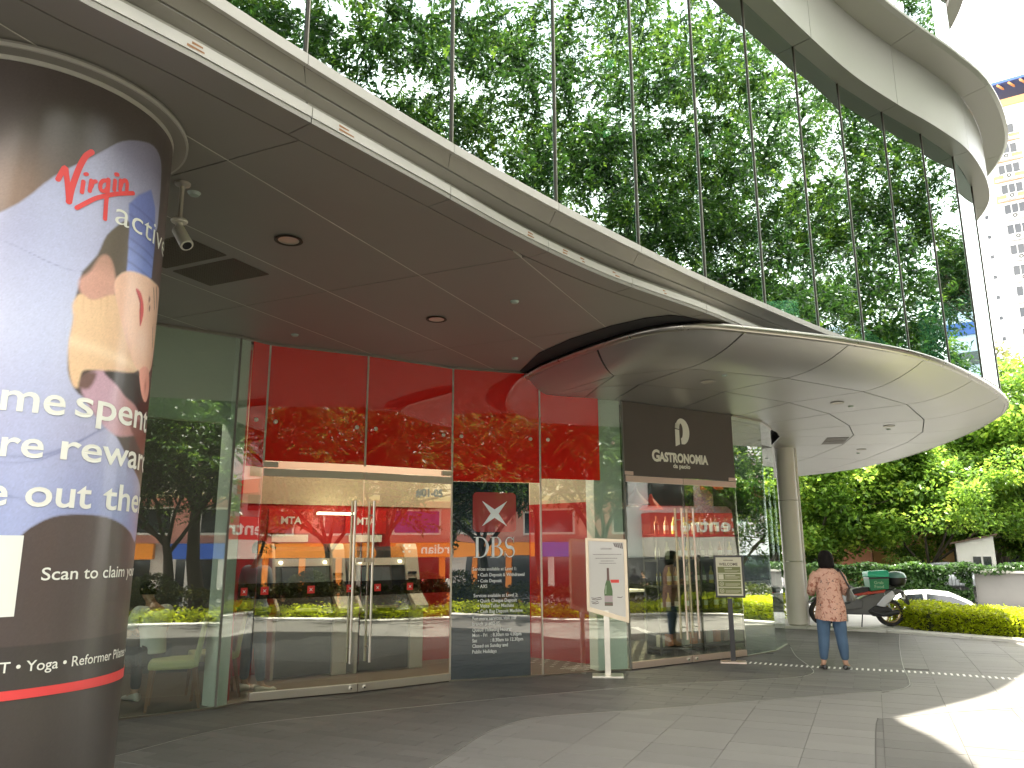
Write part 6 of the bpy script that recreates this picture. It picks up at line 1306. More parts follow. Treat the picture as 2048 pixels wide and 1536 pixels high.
def tree_proto(seed, H, spread, trunk_r, n_cl, per, leaf, mat, clear=0.35, cl_r=0.8, droop=0.0, aspect=0.38, sprig=True, lean=(0, 0), CH=0.50):
    """returns (trunk mesh, crown mesh): tapered forking limbs, leaf sprigs clustered at the twig ends"""
    rng = np.random.default_rng(seed); rnd = random.Random(seed); mb = MB(); ends = []
    def limb(p, d, L, r, lvl):
        pts = [p]; rs = [r]; q = Vector(p); dd = Vector(d).normalized(); n = 4
        for k in range(n):
            dd = (dd+Vector((rnd.uniform(-1, 1), rnd.uniform(-1, 1), rnd.uniform(-.3, .5)))*0.18).normalized(); q = q+dd*L/n; pts.append(tuple(q)); rs.append(r*(1-0.55*(k+1)/n))
        mb.tube(pts, rs, 8 if lvl < 2 else 5, cap=False)
        if lvl >= 3: ends.append((np.array(q), np.array(dd))); return
        for k in range(rnd.choice([3, 3, 4]) if lvl else 5):
            t = rnd.uniform(0.45, 1.0) if lvl else rnd.uniform(0.75, 1.0); i = min(int(t*n), n-1); f = t*n-i; base = Vector(pts[i])*(1-f)+Vector(pts[i+1])*f
            a = rnd.uniform(0, 6.28); out_ = Vector((math.cos(a), math.sin(a), rnd.uniform(0.15, 0.9) if lvl == 0 else rnd.uniform(-0.2, 0.6))); nd = (dd*0.5+out_*(0.9 if lvl else 0.8)).normalized()
            limb(tuple(base), nd, L*rnd.uniform(0.55, 0.8) if lvl else spread*rnd.uniform(0.55, 0.9), rs[i]*0.55, lvl+1)
        if lvl >= 1: ends.append((np.array(q), np.array(dd)))
    limb((0, 0, 0), (lean[0], lean[1], 1), H*clear, trunk_r, 0)
    tm = mb.mesh('trunk', bark, smooth=True)
    E_ = np.array([e[0] for e in ends]); extra = n_cl-len(E_)
    C0 = [E_]
    if extra > 0:      # fill clusters inside an uneven crown volume built from a few overlapping lobes
        lob = [(np.array([rng.uniform(-.55, .55)*spread, rng.uniform(-.55, .55)*spread, H*(clear+rng.uniform(0.10, CH))]), spread*rng.uniform(0.35, 0.6)) for _ in range(9 if CH < 0.6 else 13)]
        pts = []
        while len(pts) < extra:
            c, r = lob[rng.integers(len(lob))]; v = rng.normal(size=3); v /= np.linalg.norm(v); q = c+v*r*rng.uniform(0.55, 1.0)**0.5*np.array([1, 1, 0.72]); 
            if q[2] > H*clear*0.75: pts.append(q)
        C0.append(np.array(pts))
    CL = np.concatenate(C0); Cs = []; Ds = []
    for c in CL:
        r = cl_r*rng.uniform(0.6, 1.25)
        if sprig:
            ns = max(1, per//12)
            for _ in range(ns):
                v = rng.normal(size=3)*np.array([1, 1, 0.55]); v /= np.linalg.norm(v); o = c+v*r*rng.uniform(0.1, 0.8); dr = v*1.0+rng.normal(size=3)*0.4; dr[2] -= 0.25+droop; dr /= np.linalg.norm(dr)
                sd_ = np.cross(dr, rng.normal(size=3)); sd_ /= np.linalg.norm(sd_)
                for k in range(6):
                    for sg in (-1, 1):
                        Cs.append(o+dr*leaf*0.42*k+sd_*sg*leaf*0.42); Ds.append(sd_*sg+dr*0.7)
        else:
            v = rng.normal(size=(per, 3)); v /= np.linalg.norm(v, axis=1)[:, None]; q = c+v*(r*rng.uniform(0.2, 1.0, per)**0.6)[:, None]*np.array([1, 1, 0.65]); Cs += list(q); Ds += list(v)
    cm_ = leaves_mesh('crown', np.array(Cs), leaf, mat, aspect, 0.4, rng, np.array(Ds))
    return tm, cm_
def plant_tree(proto, loc, label, group, rz=0, sc_=1.0, cat='tree', name='rain_tree'):
    t = thing(name, label, cat, loc, world=False, rz=rz, group=group); t.scale = (sc_, sc_, sc_)
    link('trunk', proto[0], t); link('crown', proto[1], t); return t
pA = tree_proto(11, 26, 5.8, 0.36, 168, 380, 0.21, leaf_tree, 0.20, 1.12, CH=0.74)
pB = tree_proto(23, 25, 5.5, 0.32, 162, 380, 0.21, leaf_tree, 0.19, 1.08, CH=0.74)
pH = tree_proto(61, 27, 5.0, 0.32, 150, 340, 0.21, leaf_tree, 0.42, 1.15, CH=0.55)
pC = tree_proto(5, 13, 4.8, 0.24, 260, 192, 0.19, leaf_tree, 0.20, 1.0, droop=0.3)
G1 = 'rain trees in the planter along the street'
spots_ = [(pC, (9.4, 3.4, -0.1), 0.3, 0.80, 'rain tree in the planter nearest the plaza, mirrored in the bank doors'), (pC, (7.3, -1.0, -0.1), 1.9, 0.82, 'rain tree mirrored behind the bank lettering'), (pC, (4.6, -3.6, -0.1), 4.0, 0.85, 'rain tree mirrored in the left bank window'),
          (pA, (13.2, 1.8, -1.0), 2.4, 0.95, 'tall rain tree mirrored in the left part of the upper glazing'), (pB, (14.9, 6.6, -1.0), 5.1, 0.97, 'tall rain tree mirrored in the middle of the upper glazing'), (pA, (17.4, 10.6, -1.0), 0.9, 0.95, 'tall rain tree mirrored right of the middle of the upper glazing'),
          (pB, (20.8, 13.2, -1.0), 3.3, 0.95, 'rain tree mirrored near the last panes of the upper glazing'), (pH, (27.0, 19.2, -1.0), 4.3, 1.0, 'rain tree mirrored in the last panes of the upper glazing'), (pB, (11.8, -3.6, -1.0), 2.0, 1.0, 'tall rain tree at the upper left end of the mirrored row'),
          (pC, (24.3, 16.2, -1.0), 0.7, 0.78, 'small rain tree mirrored in the curved corner glass'), (pC, (1.6, -6.4, -0.1), 2.7, 0.95, 'rain tree at the left end of the planter'), (pC, (10.2, -8.5, -1.0), 1.2, 0.95, 'rain tree across from the bank, partly behind others')]
for pr, loc, rz, s_, lab in spots_: plant_tree(pr, loc, lab, G1, rz, s_)
# background trees beyond the wall
pD = tree_proto(31, 15, 6.2, 0.35, 280, 250, 0.30, leaf_bg, 0.20, 1.35, aspect=0.55, sprig=False)
pE = tree_proto(47, 14, 6.0, 0.30, 260, 250, 0.29, leaf_bg, 0.16, 1.3, aspect=0.5, sprig=False)
G2 = 'dense trees beyond the garden wall'
for pr, loc, rz, s_, lab in [(pD, (17.5, 46, -1.2), 0.2, 0.98, 'dense green tree beyond the wall directly right of the canopy column'), (pE, (23.0, 44, -1.2), 1.4, 0.86, 'dense green tree above the parked white car'), (pD, (30.0, 45, -1.2), 3.0, 1.10, 'tall dense tree near the white guardhouse'),
        (pE, (37.5, 45, -1.2), 4.4, 1.15, 'tall dense tree at the right edge of the view'), (pE, (26.5, 53, -1.2), 5.0, 1.1, 'dense tree in the second row behind the wall'), (pD, (34, 56, -1.2), 2.2, 1.25, 'large dense tree in the back row right of centre'),
        (pD, (13.0, 50, -1.2), 2.9, 1.0, 'dense tree mostly hidden behind the column and curved glass'), (pE, (20.0, 56, -1.2), 0.8, 1.15, 'dense tree in the back row left of centre'), (pD, (42.5, 52, -1.2), 1.0, 1.15, 'dense tree farthest right in the back row')]:
    plant_tree(pr, loc, lab, G2, rz, s_, name='dense_tree')
pF = tree_proto(8, 3.6, 1.3, 0.06, 60, 90, 0.16, leafmat('pale_bush_leaves', (0.06, 0.12, 0.02), (0.15, 0.24, 0.04), (0.34, 0.42, 0.12), 0.4, 0.4), 0.18, 0.5, aspect=0.6, sprig=False)
plant_tree(pF, (20.6, 41.6, -1.2), 'pale yellow green young tree over the wall right of the green delivery bag', None, 0, 1.0, name='young_tree')
# bamboo-like creeper column seen past the end of the glazing
pG = tree_proto(19, 17, 2.6, 0.2, 120, 110, 0.40, leafmat('dry_bamboo_leaves', (0.05, 0.07, 0.02), (0.12, 0.13, 0.04), (0.26, 0.24, 0.09), 0.35, 0.3), 0.4, 1.3, aspect=0.3, sprig=False)
plant_tree(pG, (31.5, 50.5, 0.5), 'tall thin olive tree seen past the end of the upper glazing', None, 0, 1.0, name='slender_tree')

def strip_leaves(name, path, width, z0, z1, n, size, mat, rough=0.12, seed=3, aspect=0.6):
    """leafy hedge: leaves packed near the surface of a rounded strip following a path"""
    rng = np.random.default_rng(seed); C = resample(path, 0.12); nn = normals2(C); k = rng.integers(0, len(C), n); tj = rng.uniform(-0.065, 0.065, n)[:, None]*np.c_[-nn[k][:, 1], nn[k][:, 0]]; u = rng.uniform(-1, 1, n); top = rng.uniform(0, 1, n) < 0.48
    z = np.where(top, z1+rng.normal(size=n)*rough*0.6, rng.uniform(z0, z1, n)); side_ = np.where(u > 0, 1, -1); uu = np.where(top, u, side_*(1+rng.normal(size=n)*0.06))
    bump_ = 1+0.035*np.sin(k*0.55)+0.03*np.sin(k*0.23+2); z = z0+(z-z0)*bump_
    P = np.c_[C[k][:, :2]+tj+nn[k]*(uu*width/2)[:, None]+rng.normal(size=(n, 2))*rough*0.4, z-np.abs(u)**4*0.12*(z1-z0)*top]
    return leaves_mesh(name, P, size, mat, aspect, 0.6, rng)
def offset_path(i0, i1, d): return [tuple(p+q*d) for p, q in zip(KERB[i0:i1, :2], KN[i0:i1])]
def kidx(p): return int(np.argmin(np.hypot(*(KERB[:, :2]-np.array(p)).T)))
ia, ib_ = kidx((7.96, 14.7)), kidx((10.6, 11.4)); ic, id_ = kidx((10.0, 9.0)), len(KERB)-2
h1 = thing('lime_hedge', 'low trimmed yellow green hedge behind the pale kerb at the right', 'hedge', (9.5, 14.0, 0))
pth = [(8.45, 16.9), (8.62, 15.95)]+offset_path(ia+1, ib_+2, 1.05)
link('foliage', strip_leaves('hedge_leaves', pth, 1.15, 0.02, 0.45, 40000, 0.062, leaf_lime, 0.05, 3), h1)
mb = MB(); C = resample(pth, 0.5); nn = normals2(C); mb.loft([[(p[0]+q[0]*a, p[1]+q[1]*a, z) for a, z in ((-0.5, 0.0), (-0.5, 0.32), (0.5, 0.32), (0.5, 0.0))] for p, q in zip(C, nn)]); mb.build('hedge_core', M('hedge_twigs', (0.05, 0.06, 0.015), 0.9, var=0.4, scale=20), h1)
h1b = thing('lime_hedge', 'short piece of yellow green hedge seen between the curved glass and the column', 'hedge', (4.9, 18.8, 0))
pth = [(2.0, 19.6), (4.4, 19.0), (6.3, 18.6)]; link('foliage', strip_leaves('hedge_leaves', pth, 1.0, 0.02, 0.50, 12000, 0.065, leaf_lime, 0.05, 6), h1b)
h2 = thing('groundcover_planting', 'low lime green groundcover along the planter edge', 'planting', (6, 2, 0)); h2['kind'] = 'stuff'
link('foliage', strip_leaves('groundcover', offset_path(ic-3, id_, 0.85), 0.8, 0.0, 0.22, 16000, 0.085, leaf_lime, 0.09, 4), h2, kind='stuff')
h3 = thing('olive_hedge', 'dark olive hedge along the street side of the planter', 'hedge', (7, 2, 0))
link('foliage', strip_leaves('hedge_leaves', offset_path(ic-6, id_, 2.3), 1.2, -0.1, 0.62, 26000, 0.10, leaf_hedge, 0.10, 5), h3)
for k, (t, r) in enumerate(((ic+4, 0.45), (ic+12, 0.5), (ic+19, 0.42))):
    if t < len(KERB)-2:
        c = KERB[t, :2]+KN[t]*2.2; rng = np.random.default_rng(40+k); v = rng.normal(size=(3000, 3)); v /= np.linalg.norm(v, axis=1)[:, None]
        o = thing('round_bush', ('bronze tinted round bush rising over the hedge, mirrored in the right bank door', 'bronze tinted round bush mirrored in the middle of the bank front', 'bronze tinted round bush mirrored in the left window')[k], 'bush', (c[0], c[1], 0.6), world=False, group='round bushes in the planter')
        link('foliage', leaves_mesh('bush_leaves', v*rng.uniform(0.7, 1.0, 3000)[:, None]*r*np.array([1.3, 1.3, 1]), 0.07, leaf_hedge, 0.6, 0.3, rng), o)

# ------------------------------------------------------------------ garden wall with climbers, grey wall, guardhouse
wall_g = M('taupe_rendered_wall', (0.20, 0.195, 0.185), 0.8, var=0.06, scale=1.5, dirt=0.2, bump=0.1)
gw = thing('garden_wall', 'taupe rendered wall right of the climber covered fence', 'wall', (24.5, 34.2, -1.2))
mb = MB(); mb.prism([(21.3, 36.6), (30.0, 31.8), (30.1, 32.05), (21.45, 36.85)], -1.2, 0.42); mb.build('rendered_wall', wall_g, gw)
mb = MB(); mb.prism([(21.25, 36.5), (30.0, 31.7), (30.15, 32.15), (21.4, 36.95)], 0.422, 0.52); mb.build('coping', concrete, gw)
cf_ = thing('climber_fence', 'dark metal fence overgrown with green climbers behind the white car', 'fence', (17, 38.6, -1.2))
FA, FB = np.array((9.0, 41.5)), np.array((21.2, 36.7)); dF = (FB-FA)/np.hypot(*(FB-FA)); LF = np.hypot(*(FB-FA)); nF = np.array([-dF[1], dF[0]])
fm = M('dark_fence_metal', (0.03, 0.035, 0.035), 0.5)
for k in range(8): c = FA+dF*LF*k/7; mb = MB(); mb.box((c[0], c[1], -0.28), (0.09, 0.09, 1.85), rz=math.atan2(dF[1], dF[0])); mb.build('fence_post', fm, cf_)
for z in (0.38, -0.95): mb = MB(); mb.box((*(FA+dF*LF/2), z), (LF, 0.05, 0.07), rz=math.atan2(dF[1], dF[0])); mb.build('fence_rail', fm, cf_)
mb = MB()
for k in range(90): c = FA+dF*LF*(k+0.5)/90; mb.box((c[0], c[1], -0.29), (0.02, 0.02, 1.3), rz=math.atan2(dF[1], dF[0]))
mb.build('fence_bars', fm, cf_, kind='stuff')
rng = np.random.default_rng(12); n_ = 15000; u = rng.uniform(0, 1, n_); z = rng.uniform(-1.15, 0.72, n_); keep = np.sin(u*31+z*3)+np.sin(u*57+1.3)*0.6+np.sin(z*7+u*13)*0.5 > -0.95
u, z = u[keep], z[keep]; P = np.c_[FA+dF*LF*u[:, None]-nF*(0.12+0.16*rng.uniform(-1, 1, len(u))[:, None]), z]
link('climbers', leaves_mesh('climber_leaves_mesh', P, 0.17, leaf_ivy, 0.75, 0.2, rng), cf_)
n_ = 7000; u = rng.uniform(0, 1.75, n_); P = np.c_[FA+dF*LF*u[:, None]+nF*(0.4*rng.uniform(-1, 1, n_)[:, None]), 0.62+0.22*rng.uniform(-1, 1, n_)+0.08*np.sin(u*40)]
hh_ = thing('hedge_top', 'leafy green hedge running along the top of the wall and fence', 'hedge', (20, 38, 0.5)); link('foliage', leaves_mesh('hedge_top_leaves', P, 0.17, leaf_ivy, 0.7, 0.5, rng), hh_)
mb = MB(); mb.prism([(9.0, 40.3), (21.0, 35.6), (30.0, 30.8), (30.0, 31.5), (21.2, 36.3), (9.2, 41.2)], -1.19, -1.08); mb.build('verge_kerb', concrete, kind='structure')
gh = thing('guardhouse', 'small white guardhouse with sloping roof and two dark windows above the wall', 'guardhouse', (24.6, 41.4, -1.2))
whp = M('white_guardhouse_paint', (0.72, 0.70, 0.66), 0.7, var=0.04, dirt=0.15); rfm = M('brown_roof_edge', (0.16, 0.10, 0.08), 0.7); dg = M('dark_window_glass', (0.02, 0.025, 0.03), 0.08, spec=0.9)
mb = MB(); mb.extr([(0, -1.2), (1.75, -1.2), (1.75, 2.15), (0, 1.78)], (23.6, 41.9, 0), (0.88, -0.47, 0), (0, 0, 1), (0.47, 0.88, 0), 0, 1.6); mb.build('wall', whp, gh)
mb = MB(); mb.extr([(-0.25, 1.74), (1.95, 2.20), (1.95, 2.28), (-0.25, 1.82)], (23.6, 41.9, 0), (0.88, -0.47, 0), (0, 0, 1), (0.47, 0.88, 0), -0.15, 1.8); mb.build('roof', rfm, gh)
for k, x in enumerate((0.72, 1.18)):
    mb = MB(); mb.extr([(x-0.05, 0.55), (x+0.42, 0.55), (x+0.42, 1.15), (x-0.05, 1.15)], (23.6, 41.9, 0), (0.88, -0.47, 0), (0, 0, 1), (-0.47, -0.88, 0), 0.0, 0.03); o = mb.build('window_frame', MATS['white_guardhouse_paint'], gh)
    mb = MB(); mb.extr([(x, 0.6), (x+0.37, 0.6), (x+0.37, 1.1), (x, 1.1)], (23.6, 41.9, 0), (0.88, -0.47, 0), (0, 0, 1), (-0.47, -0.88, 0), 0.031, 0.04); mb.build('window_pane', dg, o)
# ochre house behind the trees
oh = thing('ochre_house', 'orange and ochre rendered house glimpsed between the trees', 'house', (34, 60, -1.2))
och = M('ochre_render', (0.56, 0.33, 0.14), 0.8, var=0.06, scale=0.6); terr = M('terracotta_render', (0.42, 0.17, 0.10), 0.8, var=0.06, scale=0.6)
mb = MB(); mb.box((36, 62, 2.6), (26, 6, 7.6), rz=R(-28)); mb.build('wall', och, oh)
mb = MB(); mb.box((27.2, 63.2, 2.3), (3.0, 5, 7), rz=R(-28)); mb.build('wing', terr, oh)
for k in range(7):
    for z in (0.6, 3.6):
        c = Vector((36, 62, 0))+Matrix.Rotation(R(-28), 3, 'Z') @ Vector((-11+k*3.5, -3.05, 0)); mb = MB(); mb.box((c.x, c.y, z), (1.4, 0.12, 1.5), rz=R(-28)); mb.build('window', dg, oh)

# ------------------------------------------------------------------ vehicles
def car(label, loc, rz, paint, group=None):
    t = thing('parked_car', label, 'car', loc, world=False, rz=rz, group=group)
    # stations: x, half width, z bottom, z belt, z roof(=belt where no cabin), half width at roof
    st = [(-2.22, 0.60, 0.42, 0.62, 0.62), (-2.18, 0.74, 0.30, 0.82, 0.82), (-1.95, 0.84, 0.22, 0.98, 0.98), (-1.2, 0.88, 0.20, 1.00, 1.00), (-0.2, 0.89, 0.20, 0.95, 0.95), (0.75, 0.88, 0.20, 0.93, 0.93), (1.5, 0.85, 0.22, 0.84, 0.84), (2.0, 0.78, 0.24, 0.72, 0.72), (2.22, 0.66, 0.30, 0.60, 0.60), (2.28, 0.5, 0.40, 0.52, 0.52)]
    rings = []
    for x, w_, zb, zt, _ in st: rings.append([(x, y*w_, zb+(zt-zb)*zf) for y, zf in ((-0.80, 0), (-0.98, 0.15), (-1.0, 0.5), (-0.97, 0.80), (-0.86, 0.97), (-0.5, 1.03), (0, 1.05), (0.5, 1.03), (0.86, 0.97), (0.97, 0.80), (1.0, 0.5), (0.98, 0.15), (0.80, 0))])
    mb = MB(); mb.loft(rings); mb.build('body', paint, t, smooth=True, auto=50)
    cab = [(-1.85, 0.70, 1.0), (-1.35, 0.64, 1.28), (-0.8, 0.60, 1.42), (-0.2, 0.59, 1.455), (0.35, 0.60, 1.40), (0.85, 0.66, 1.16), (1.22, 0.74, 0.93)]
    mb = MB(); mb.loft([[(x, -0.78, 0.90), (x, -(w_*0.5+0.39), 0.5*(z+0.92)), (x, -w_, z-0.05), (x, -w_*0.8, z), (x, 0, z+0.015), (x, w_*0.8, z), (x, w_, z-0.05), (x, w_*0.5+0.39, 0.5*(z+0.92)), (x, 0.78, 0.90)] for x, w_, z in cab]); mb.build('roof', paint, t, smooth=True, auto=50)
    for s in (-1, 1):
        for poly in ([(-1.30, 0.99), (-0.42, 0.97), (-0.42, 1.37), (-0.85, 1.34), (-1.12, 1.22)], [(-0.32, 0.97), (0.98, 0.97), (0.72, 1.14), (0.35, 1.30), (-0.32, 1.375)]):
            mb = MB(); rs = [[(x, s*(0.775-(z-0.93)*0.30+o), z) for x, z in poly] for o in (0.02, 0.035)]; mb.loft(rs); mb.build('side_window', dg, t)
        mb = MB(); mb.loft([[(0.72, s*0.86, 0.98), (0.86, s*0.86, 0.98), (0.86, s*0.86, 1.08), (0.74, s*0.86, 1.08)], [(0.76, s*1.0, 0.98), (0.84, s*1.0, 0.98), (0.84, s*1.0, 1.07), (0.76, s*1.0, 1.07)]]); mb.build('wing_mirror', paint, t)
        mb = MB(); mb.box((2.12, s*0.60, 0.62), (0.2, 0.22, 0.10)); mb.build('headlight', letter_white, t, bevel=0.02)
        mb = MB(); mb.box((-2.16, s*0.64, 0.78), (0.08, 0.24, 0.12)); mb.build('tail_light', sred, t, bevel=0.01)
        for x in (-1.35, 1.38):
            mb = MB(); mb.lathe([(0.20, -0.1), (0.30, -0.1), (0.325, -0.06), (0.325, 0.06), (0.30, 0.1), (0.20, 0.1)], (x, s*0.80, 0.325), 28, m=mY); o = mb.build('wheel', tyre, t, smooth=True, auto=40)
            mb = MB(); mb.lathe([(0, -0.075), (0.2, -0.085), (0.2, 0.085), (0, 0.075)], (x, s*0.80, 0.325), 20, m=mY); mb.build('rim', ssil, o)
    for poly, nm in (([(0.92, 1.135), (1.24, 0.94)], 'windscreen'), ([(-1.40, 1.26), (-1.86, 1.01)], 'rear_window')):
        (x0, z0_), (x1, z1_) = poly; mb = MB(); mb.loft([[(x0, -0.56, z0_), (x0, 0.56, z0_), (x0+0.01, 0.56, z0_+0.02), (x0+0.01, -0.56, z0_+0.02)], [(x1, -0.66, z1_), (x1, 0.66, z1_), (x1+0.01, 0.66, z1_+0.02), (x1+0.01, -0.66, z1_+0.02)]]); mb.build(nm, dg, t)
    return t
white_paint = M('white_car_paint', (0.78, 0.78, 0.78), 0.3, var=0.01, coat=0.8); black_paint = M('black_car_paint', (0.012, 0.014, 0.018), 0.2, var=0.05, coat=1.0)
car('white saloon car parked beyond the lime hedge at the right', (13.6, 25.6, -1.2), R(-24), white_paint)
car('black saloon car on the street mirrored in the bank glass', (11.5, -8.5, -1.2), R(55), black_paint)
car('silver car behind the wall below the guardhouse', (22.8, 41.2, -0.62), R(-20), M('silver_car_paint', (0.45, 0.47, 0.5), 0.3, 0.3, coat=0.8))

# ------------------------------------------------------------------ apartment tower at upper right
def place(px, py, d):
    """point on the bearing used to survey the far buildings"""
    return None
tw = thing('apartment_tower', 'tall white apartment tower with orange bands and air conditioners under the windows', 'apartment tower', (68, 108, -1.2))
tw_w = M('white_tower_paint', (0.84, 0.84, 0.84), 0.8, var=0.03, scale=0.5); tw_o = M('orange_tower_band', (0.72, 0.36, 0.14), 0.8, var=0.05); wfm = M('white_window_frame', (0.75, 0.75, 0.73), 0.5); acm = M('air_conditioner_white', (0.62, 0.62, 0.60), 0.5)
TB = Vector((64.3, 98.0, -1.2)); tang = R(-33)     # left front corner, facing the camera
TU = Vector((math.cos(tang), math.sin(tang), 0)); TN = Vector((TU.y, -TU.x, 0))
def tbox(mb, u0, u1, z0, z1, o0, o1, mi=0):
    P = [TB+TU*u+TN*o+Vector((0, 0, z)) for z in (z0, z1) for u, o in ((u0, o1), (u1, o1), (u1, o0), (u0, o0))]
    mb.add(P, [(0, 3, 2, 1), (4, 5, 6, 7), (0, 1, 5, 4), (1, 2, 6, 5), (2, 3, 7, 6), (3, 0, 4, 7)], mi)
mb = MB(); tbox(mb, 0, 24, 0, 62.0, -14, 0); tbox(mb, 1.3, 7.2, 0, 60.5, 0, 1.1); mb.build('wall', tw_w, tw)
for fl in range(20):
    z = 3.2+fl*2.85
    for u in (2.6, 10.8, 17.8):
        off = 1.1 if u < 8 else 0.0
        mb = MB(); tbox(mb, u-0.1, u+2.5, z, z+1.45, off+0.001, off+0.12); fr = mb.build('window_frame', wfm, tw)
        for k in range(3):
            mb = MB(); tbox(mb, u+0.05+k*0.82, u+0.75+k*0.82, z+0.1, z+1.35, off+0.121, off+0.16); mb.build('window_pane', dg, fr)
        mb = MB(); tbox(mb, u+0.5, u+1.7, z-0.85, z-0.1, off+0.001, off+0.75); o = mb.build('air_conditioner', acm, tw)
        c = TB+TU*(u+1.1)+TN*(off+0.76)+Vector((0, 0, z-0.48)); mb = MB(); mb.lathe([(0.12, 0), (0.28, 0), (0.28, 0.02), (0.12, 0.02)], tuple(c), 14, m=TN.to_track_quat('Z', 'Y').to_matrix().to_4x4()); mb.build('fan_grille', wall_dark, o)
        mb = MB(); tbox(mb, u-0.5, u+3.0, z-0.95, z-0.85, off+0.001, off+0.85); mb.build('ledge', tw_w, tw)
    mb = MB(); tbox(mb, 0.35, 0.75, z+0.4, z+0.9, 0.001, 0.03); mb.build('vent_window', dg, tw)
    if fl >= 16:
        mb = MB(); tbox(mb, 1.9, 5.6, z-1.05, z-0.0, 1.101, 1.16); mb.build('orange_band', tw_o, tw)
mb = MB(); tbox(mb, -0.2, 24.2, 62.0, 63.0, -14.2, 0.3); mb.build('parapet', tw_o, tw)
blu = M('blue_roof_canopy', (0.05, 0.12, 0.42), 0.5)
mb = MB(); tbox(mb, 0.5, 20, 65.2, 65.6, -12, 0.8); mb.build('roof_canopy', blu, tw)
for k in range(16): mb = MB(); a = TB+TU*(k*1.3)+TN*2.2+Vector((0, 0, 64.2)); b_2 = TB+TU*(k*1.3+2.2)-TN*8+Vector((0, 0, 67.5)); mb.tube([a, b_2], 0.16, 5); mb.build('roof_rafter', tw_o, tw)
for u in (1, 8, 15): mb = MB(); tbox(mb, u, u+0.6, 63.0, 65.2, -6, -5.4); mb.build('roof_post', tw_w, tw)

# white and blue office tower mirrored in the last upper pane
ot = thing('office_tower', 'white tower with blue window bands mirrored in the last upper pane', 'tower', (70, 8, -1.2))
def rbox(mb, C, U, u0, u1, z0, z1, o0, o1):
    U = Vector((U[0], U[1], 0)).normalized(); Nn = Vector((-U.y, U.x, 0)); C = Vector(C)
    P = [C+U*u+Nn*o+Vector((0, 0, z)) for z in (z0, z1) for u, o in ((u0, o0), (u1, o0), (u1, o1), (u0, o1))]
    mb.add(P, [(0, 3, 2, 1), (4, 5, 6, 7), (0, 1, 5, 4), (1, 2, 6, 5), (2, 3, 7, 6), (3, 0, 4, 7)])
OC, OU = (78, 36, 0), (-0.45, 0.9)
mb = MB(); rbox(mb, OC, OU, -9, 9, -1.2, 25.5, -8, 0); mb.build('wall', M('pale_blue_white_cladding', (0.55, 0.62, 0.75), 0.6, var=0.03), ot)
for k in range(8):
    for s in range(3): mb = MB(); rbox(mb, OC, OU, -8.4+s*5.8, -3.4+s*5.8, 1.0+k*3.1, 2.3+k*3.1, 0.001, 0.15); mb.build('window', MATS['blue_roof_canopy'] if k == 7 else dg, ot)

# ------------------------------------------------------------------ buildings across the street (seen mirrored in the shopfront)
SO = Vector((18, -13.5, 0)); SU = (0.5708, 0.8211)
def sb(mb, s0, s1, z0, z1, o0, o1): rbox(mb, SO, SU, s0, s1, z0, z1, o0, o1)   # o positive = towards the plaza
white_p = M('white_shop_render', (0.60, 0.57, 0.53), 0.8, var=0.06, scale=1.2, dirt=0.25); pink_p = M('salmon_pink_render', (0.60, 0.27, 0.22), 0.8, var=0.06, scale=1.2, dirt=0.15); orange_s = M('orange_shop_sign', (0.75, 0.24, 0.02), 0.5, var=0.03); blue_s = M('blue_shop_sign', (0.03, 0.10, 0.45), 0.5); yel = M('pale_yellow_canopy', (0.70, 0.58, 0.30), 0.6); purple = M('purple_window_poster', (0.10, 0.04, 0.22), 0.4); red_s = M('red_shop_sign', (0.55, 0.035, 0.03), 0.5)
def stext(body, s, z, size, off, mat, par, width=None, bold=0.0):
    U = Vector((*SU, 0)).normalized(); Nn = Vector((-U.y, U.x, 0))
    m_ = MB(); put_text(m_, body, size, lambda x, y: tuple(SO+U*(s-x)+Nn*off+Vector((0, 0, z+y))), width=width, bold=bold); return m_.build('lettering', mat, par)
sh1 = thing('shop_building', 'white and salmon pink shophouse with orange and blue signs across the street', 'shop building', tuple(SO+Vector((2, 3, -1.2))))
mb = MB(); sb(mb, -16, 16.5, -1.2, 7.6, -10, 0); mb.build('wall', white_p, sh1)
mb = MB(); sb(mb, -16, 16.5, 1.95, 3.95, 0.001, 0.9); mb.build('pink_storey', pink_p, sh1)
mb = MB(); sb(mb, -16, 16.7, 3.95, 4.15, 0.0, 1.6); mb.build('yellow_canopy', yel, sh1)
mb = MB(); sb(mb, -6.5, 6, 7.6, 11.5, -9, -2.5); mb.build('upper_block', white_p, sh1)
for s0, s1, m__ in ((7.6, 16.3, orange_s), (2.6, 6.8, blue_s), (-3.5, 1.9, orange_s), (-12, -4.2, blue_s)):
    mb = MB(); sb(mb, s0, s1, 1.25, 1.93, 0.3, 1.15); o = mb.build('shop_sign', m__, sh1)
    mb = MB(); sb(mb, s0+0.2, s1-0.2, -1.1, 1.22, 0.002, 0.05); mb.build('shop_window', dg, sh1)
    for k in range(3): mb = MB(); sb(mb, s0+0.6+k*(s1-s0)/3, s0+0.9+k*(s1-s0)/3, -1.15, 1.22, 0.06, 0.14); mb.build('shop_pillar', orange_s if m__ is orange_s else white_p, sh1)
stext('guardian', 15.3, 1.42, 0.62, 1.16, letter_white, sh1, width=2.4, bold=0.01)
mb = MB(); [sb(mb, 12.0+0.14*i, 12.1+0.14*i, 1.46+0.14*j, 1.56+0.14*j, 1.16, 1.18) for i in range(3) for j in range(3) if (i+j) % 2 == 0]; mb.build('shop_emblem', letter_white, sh1)
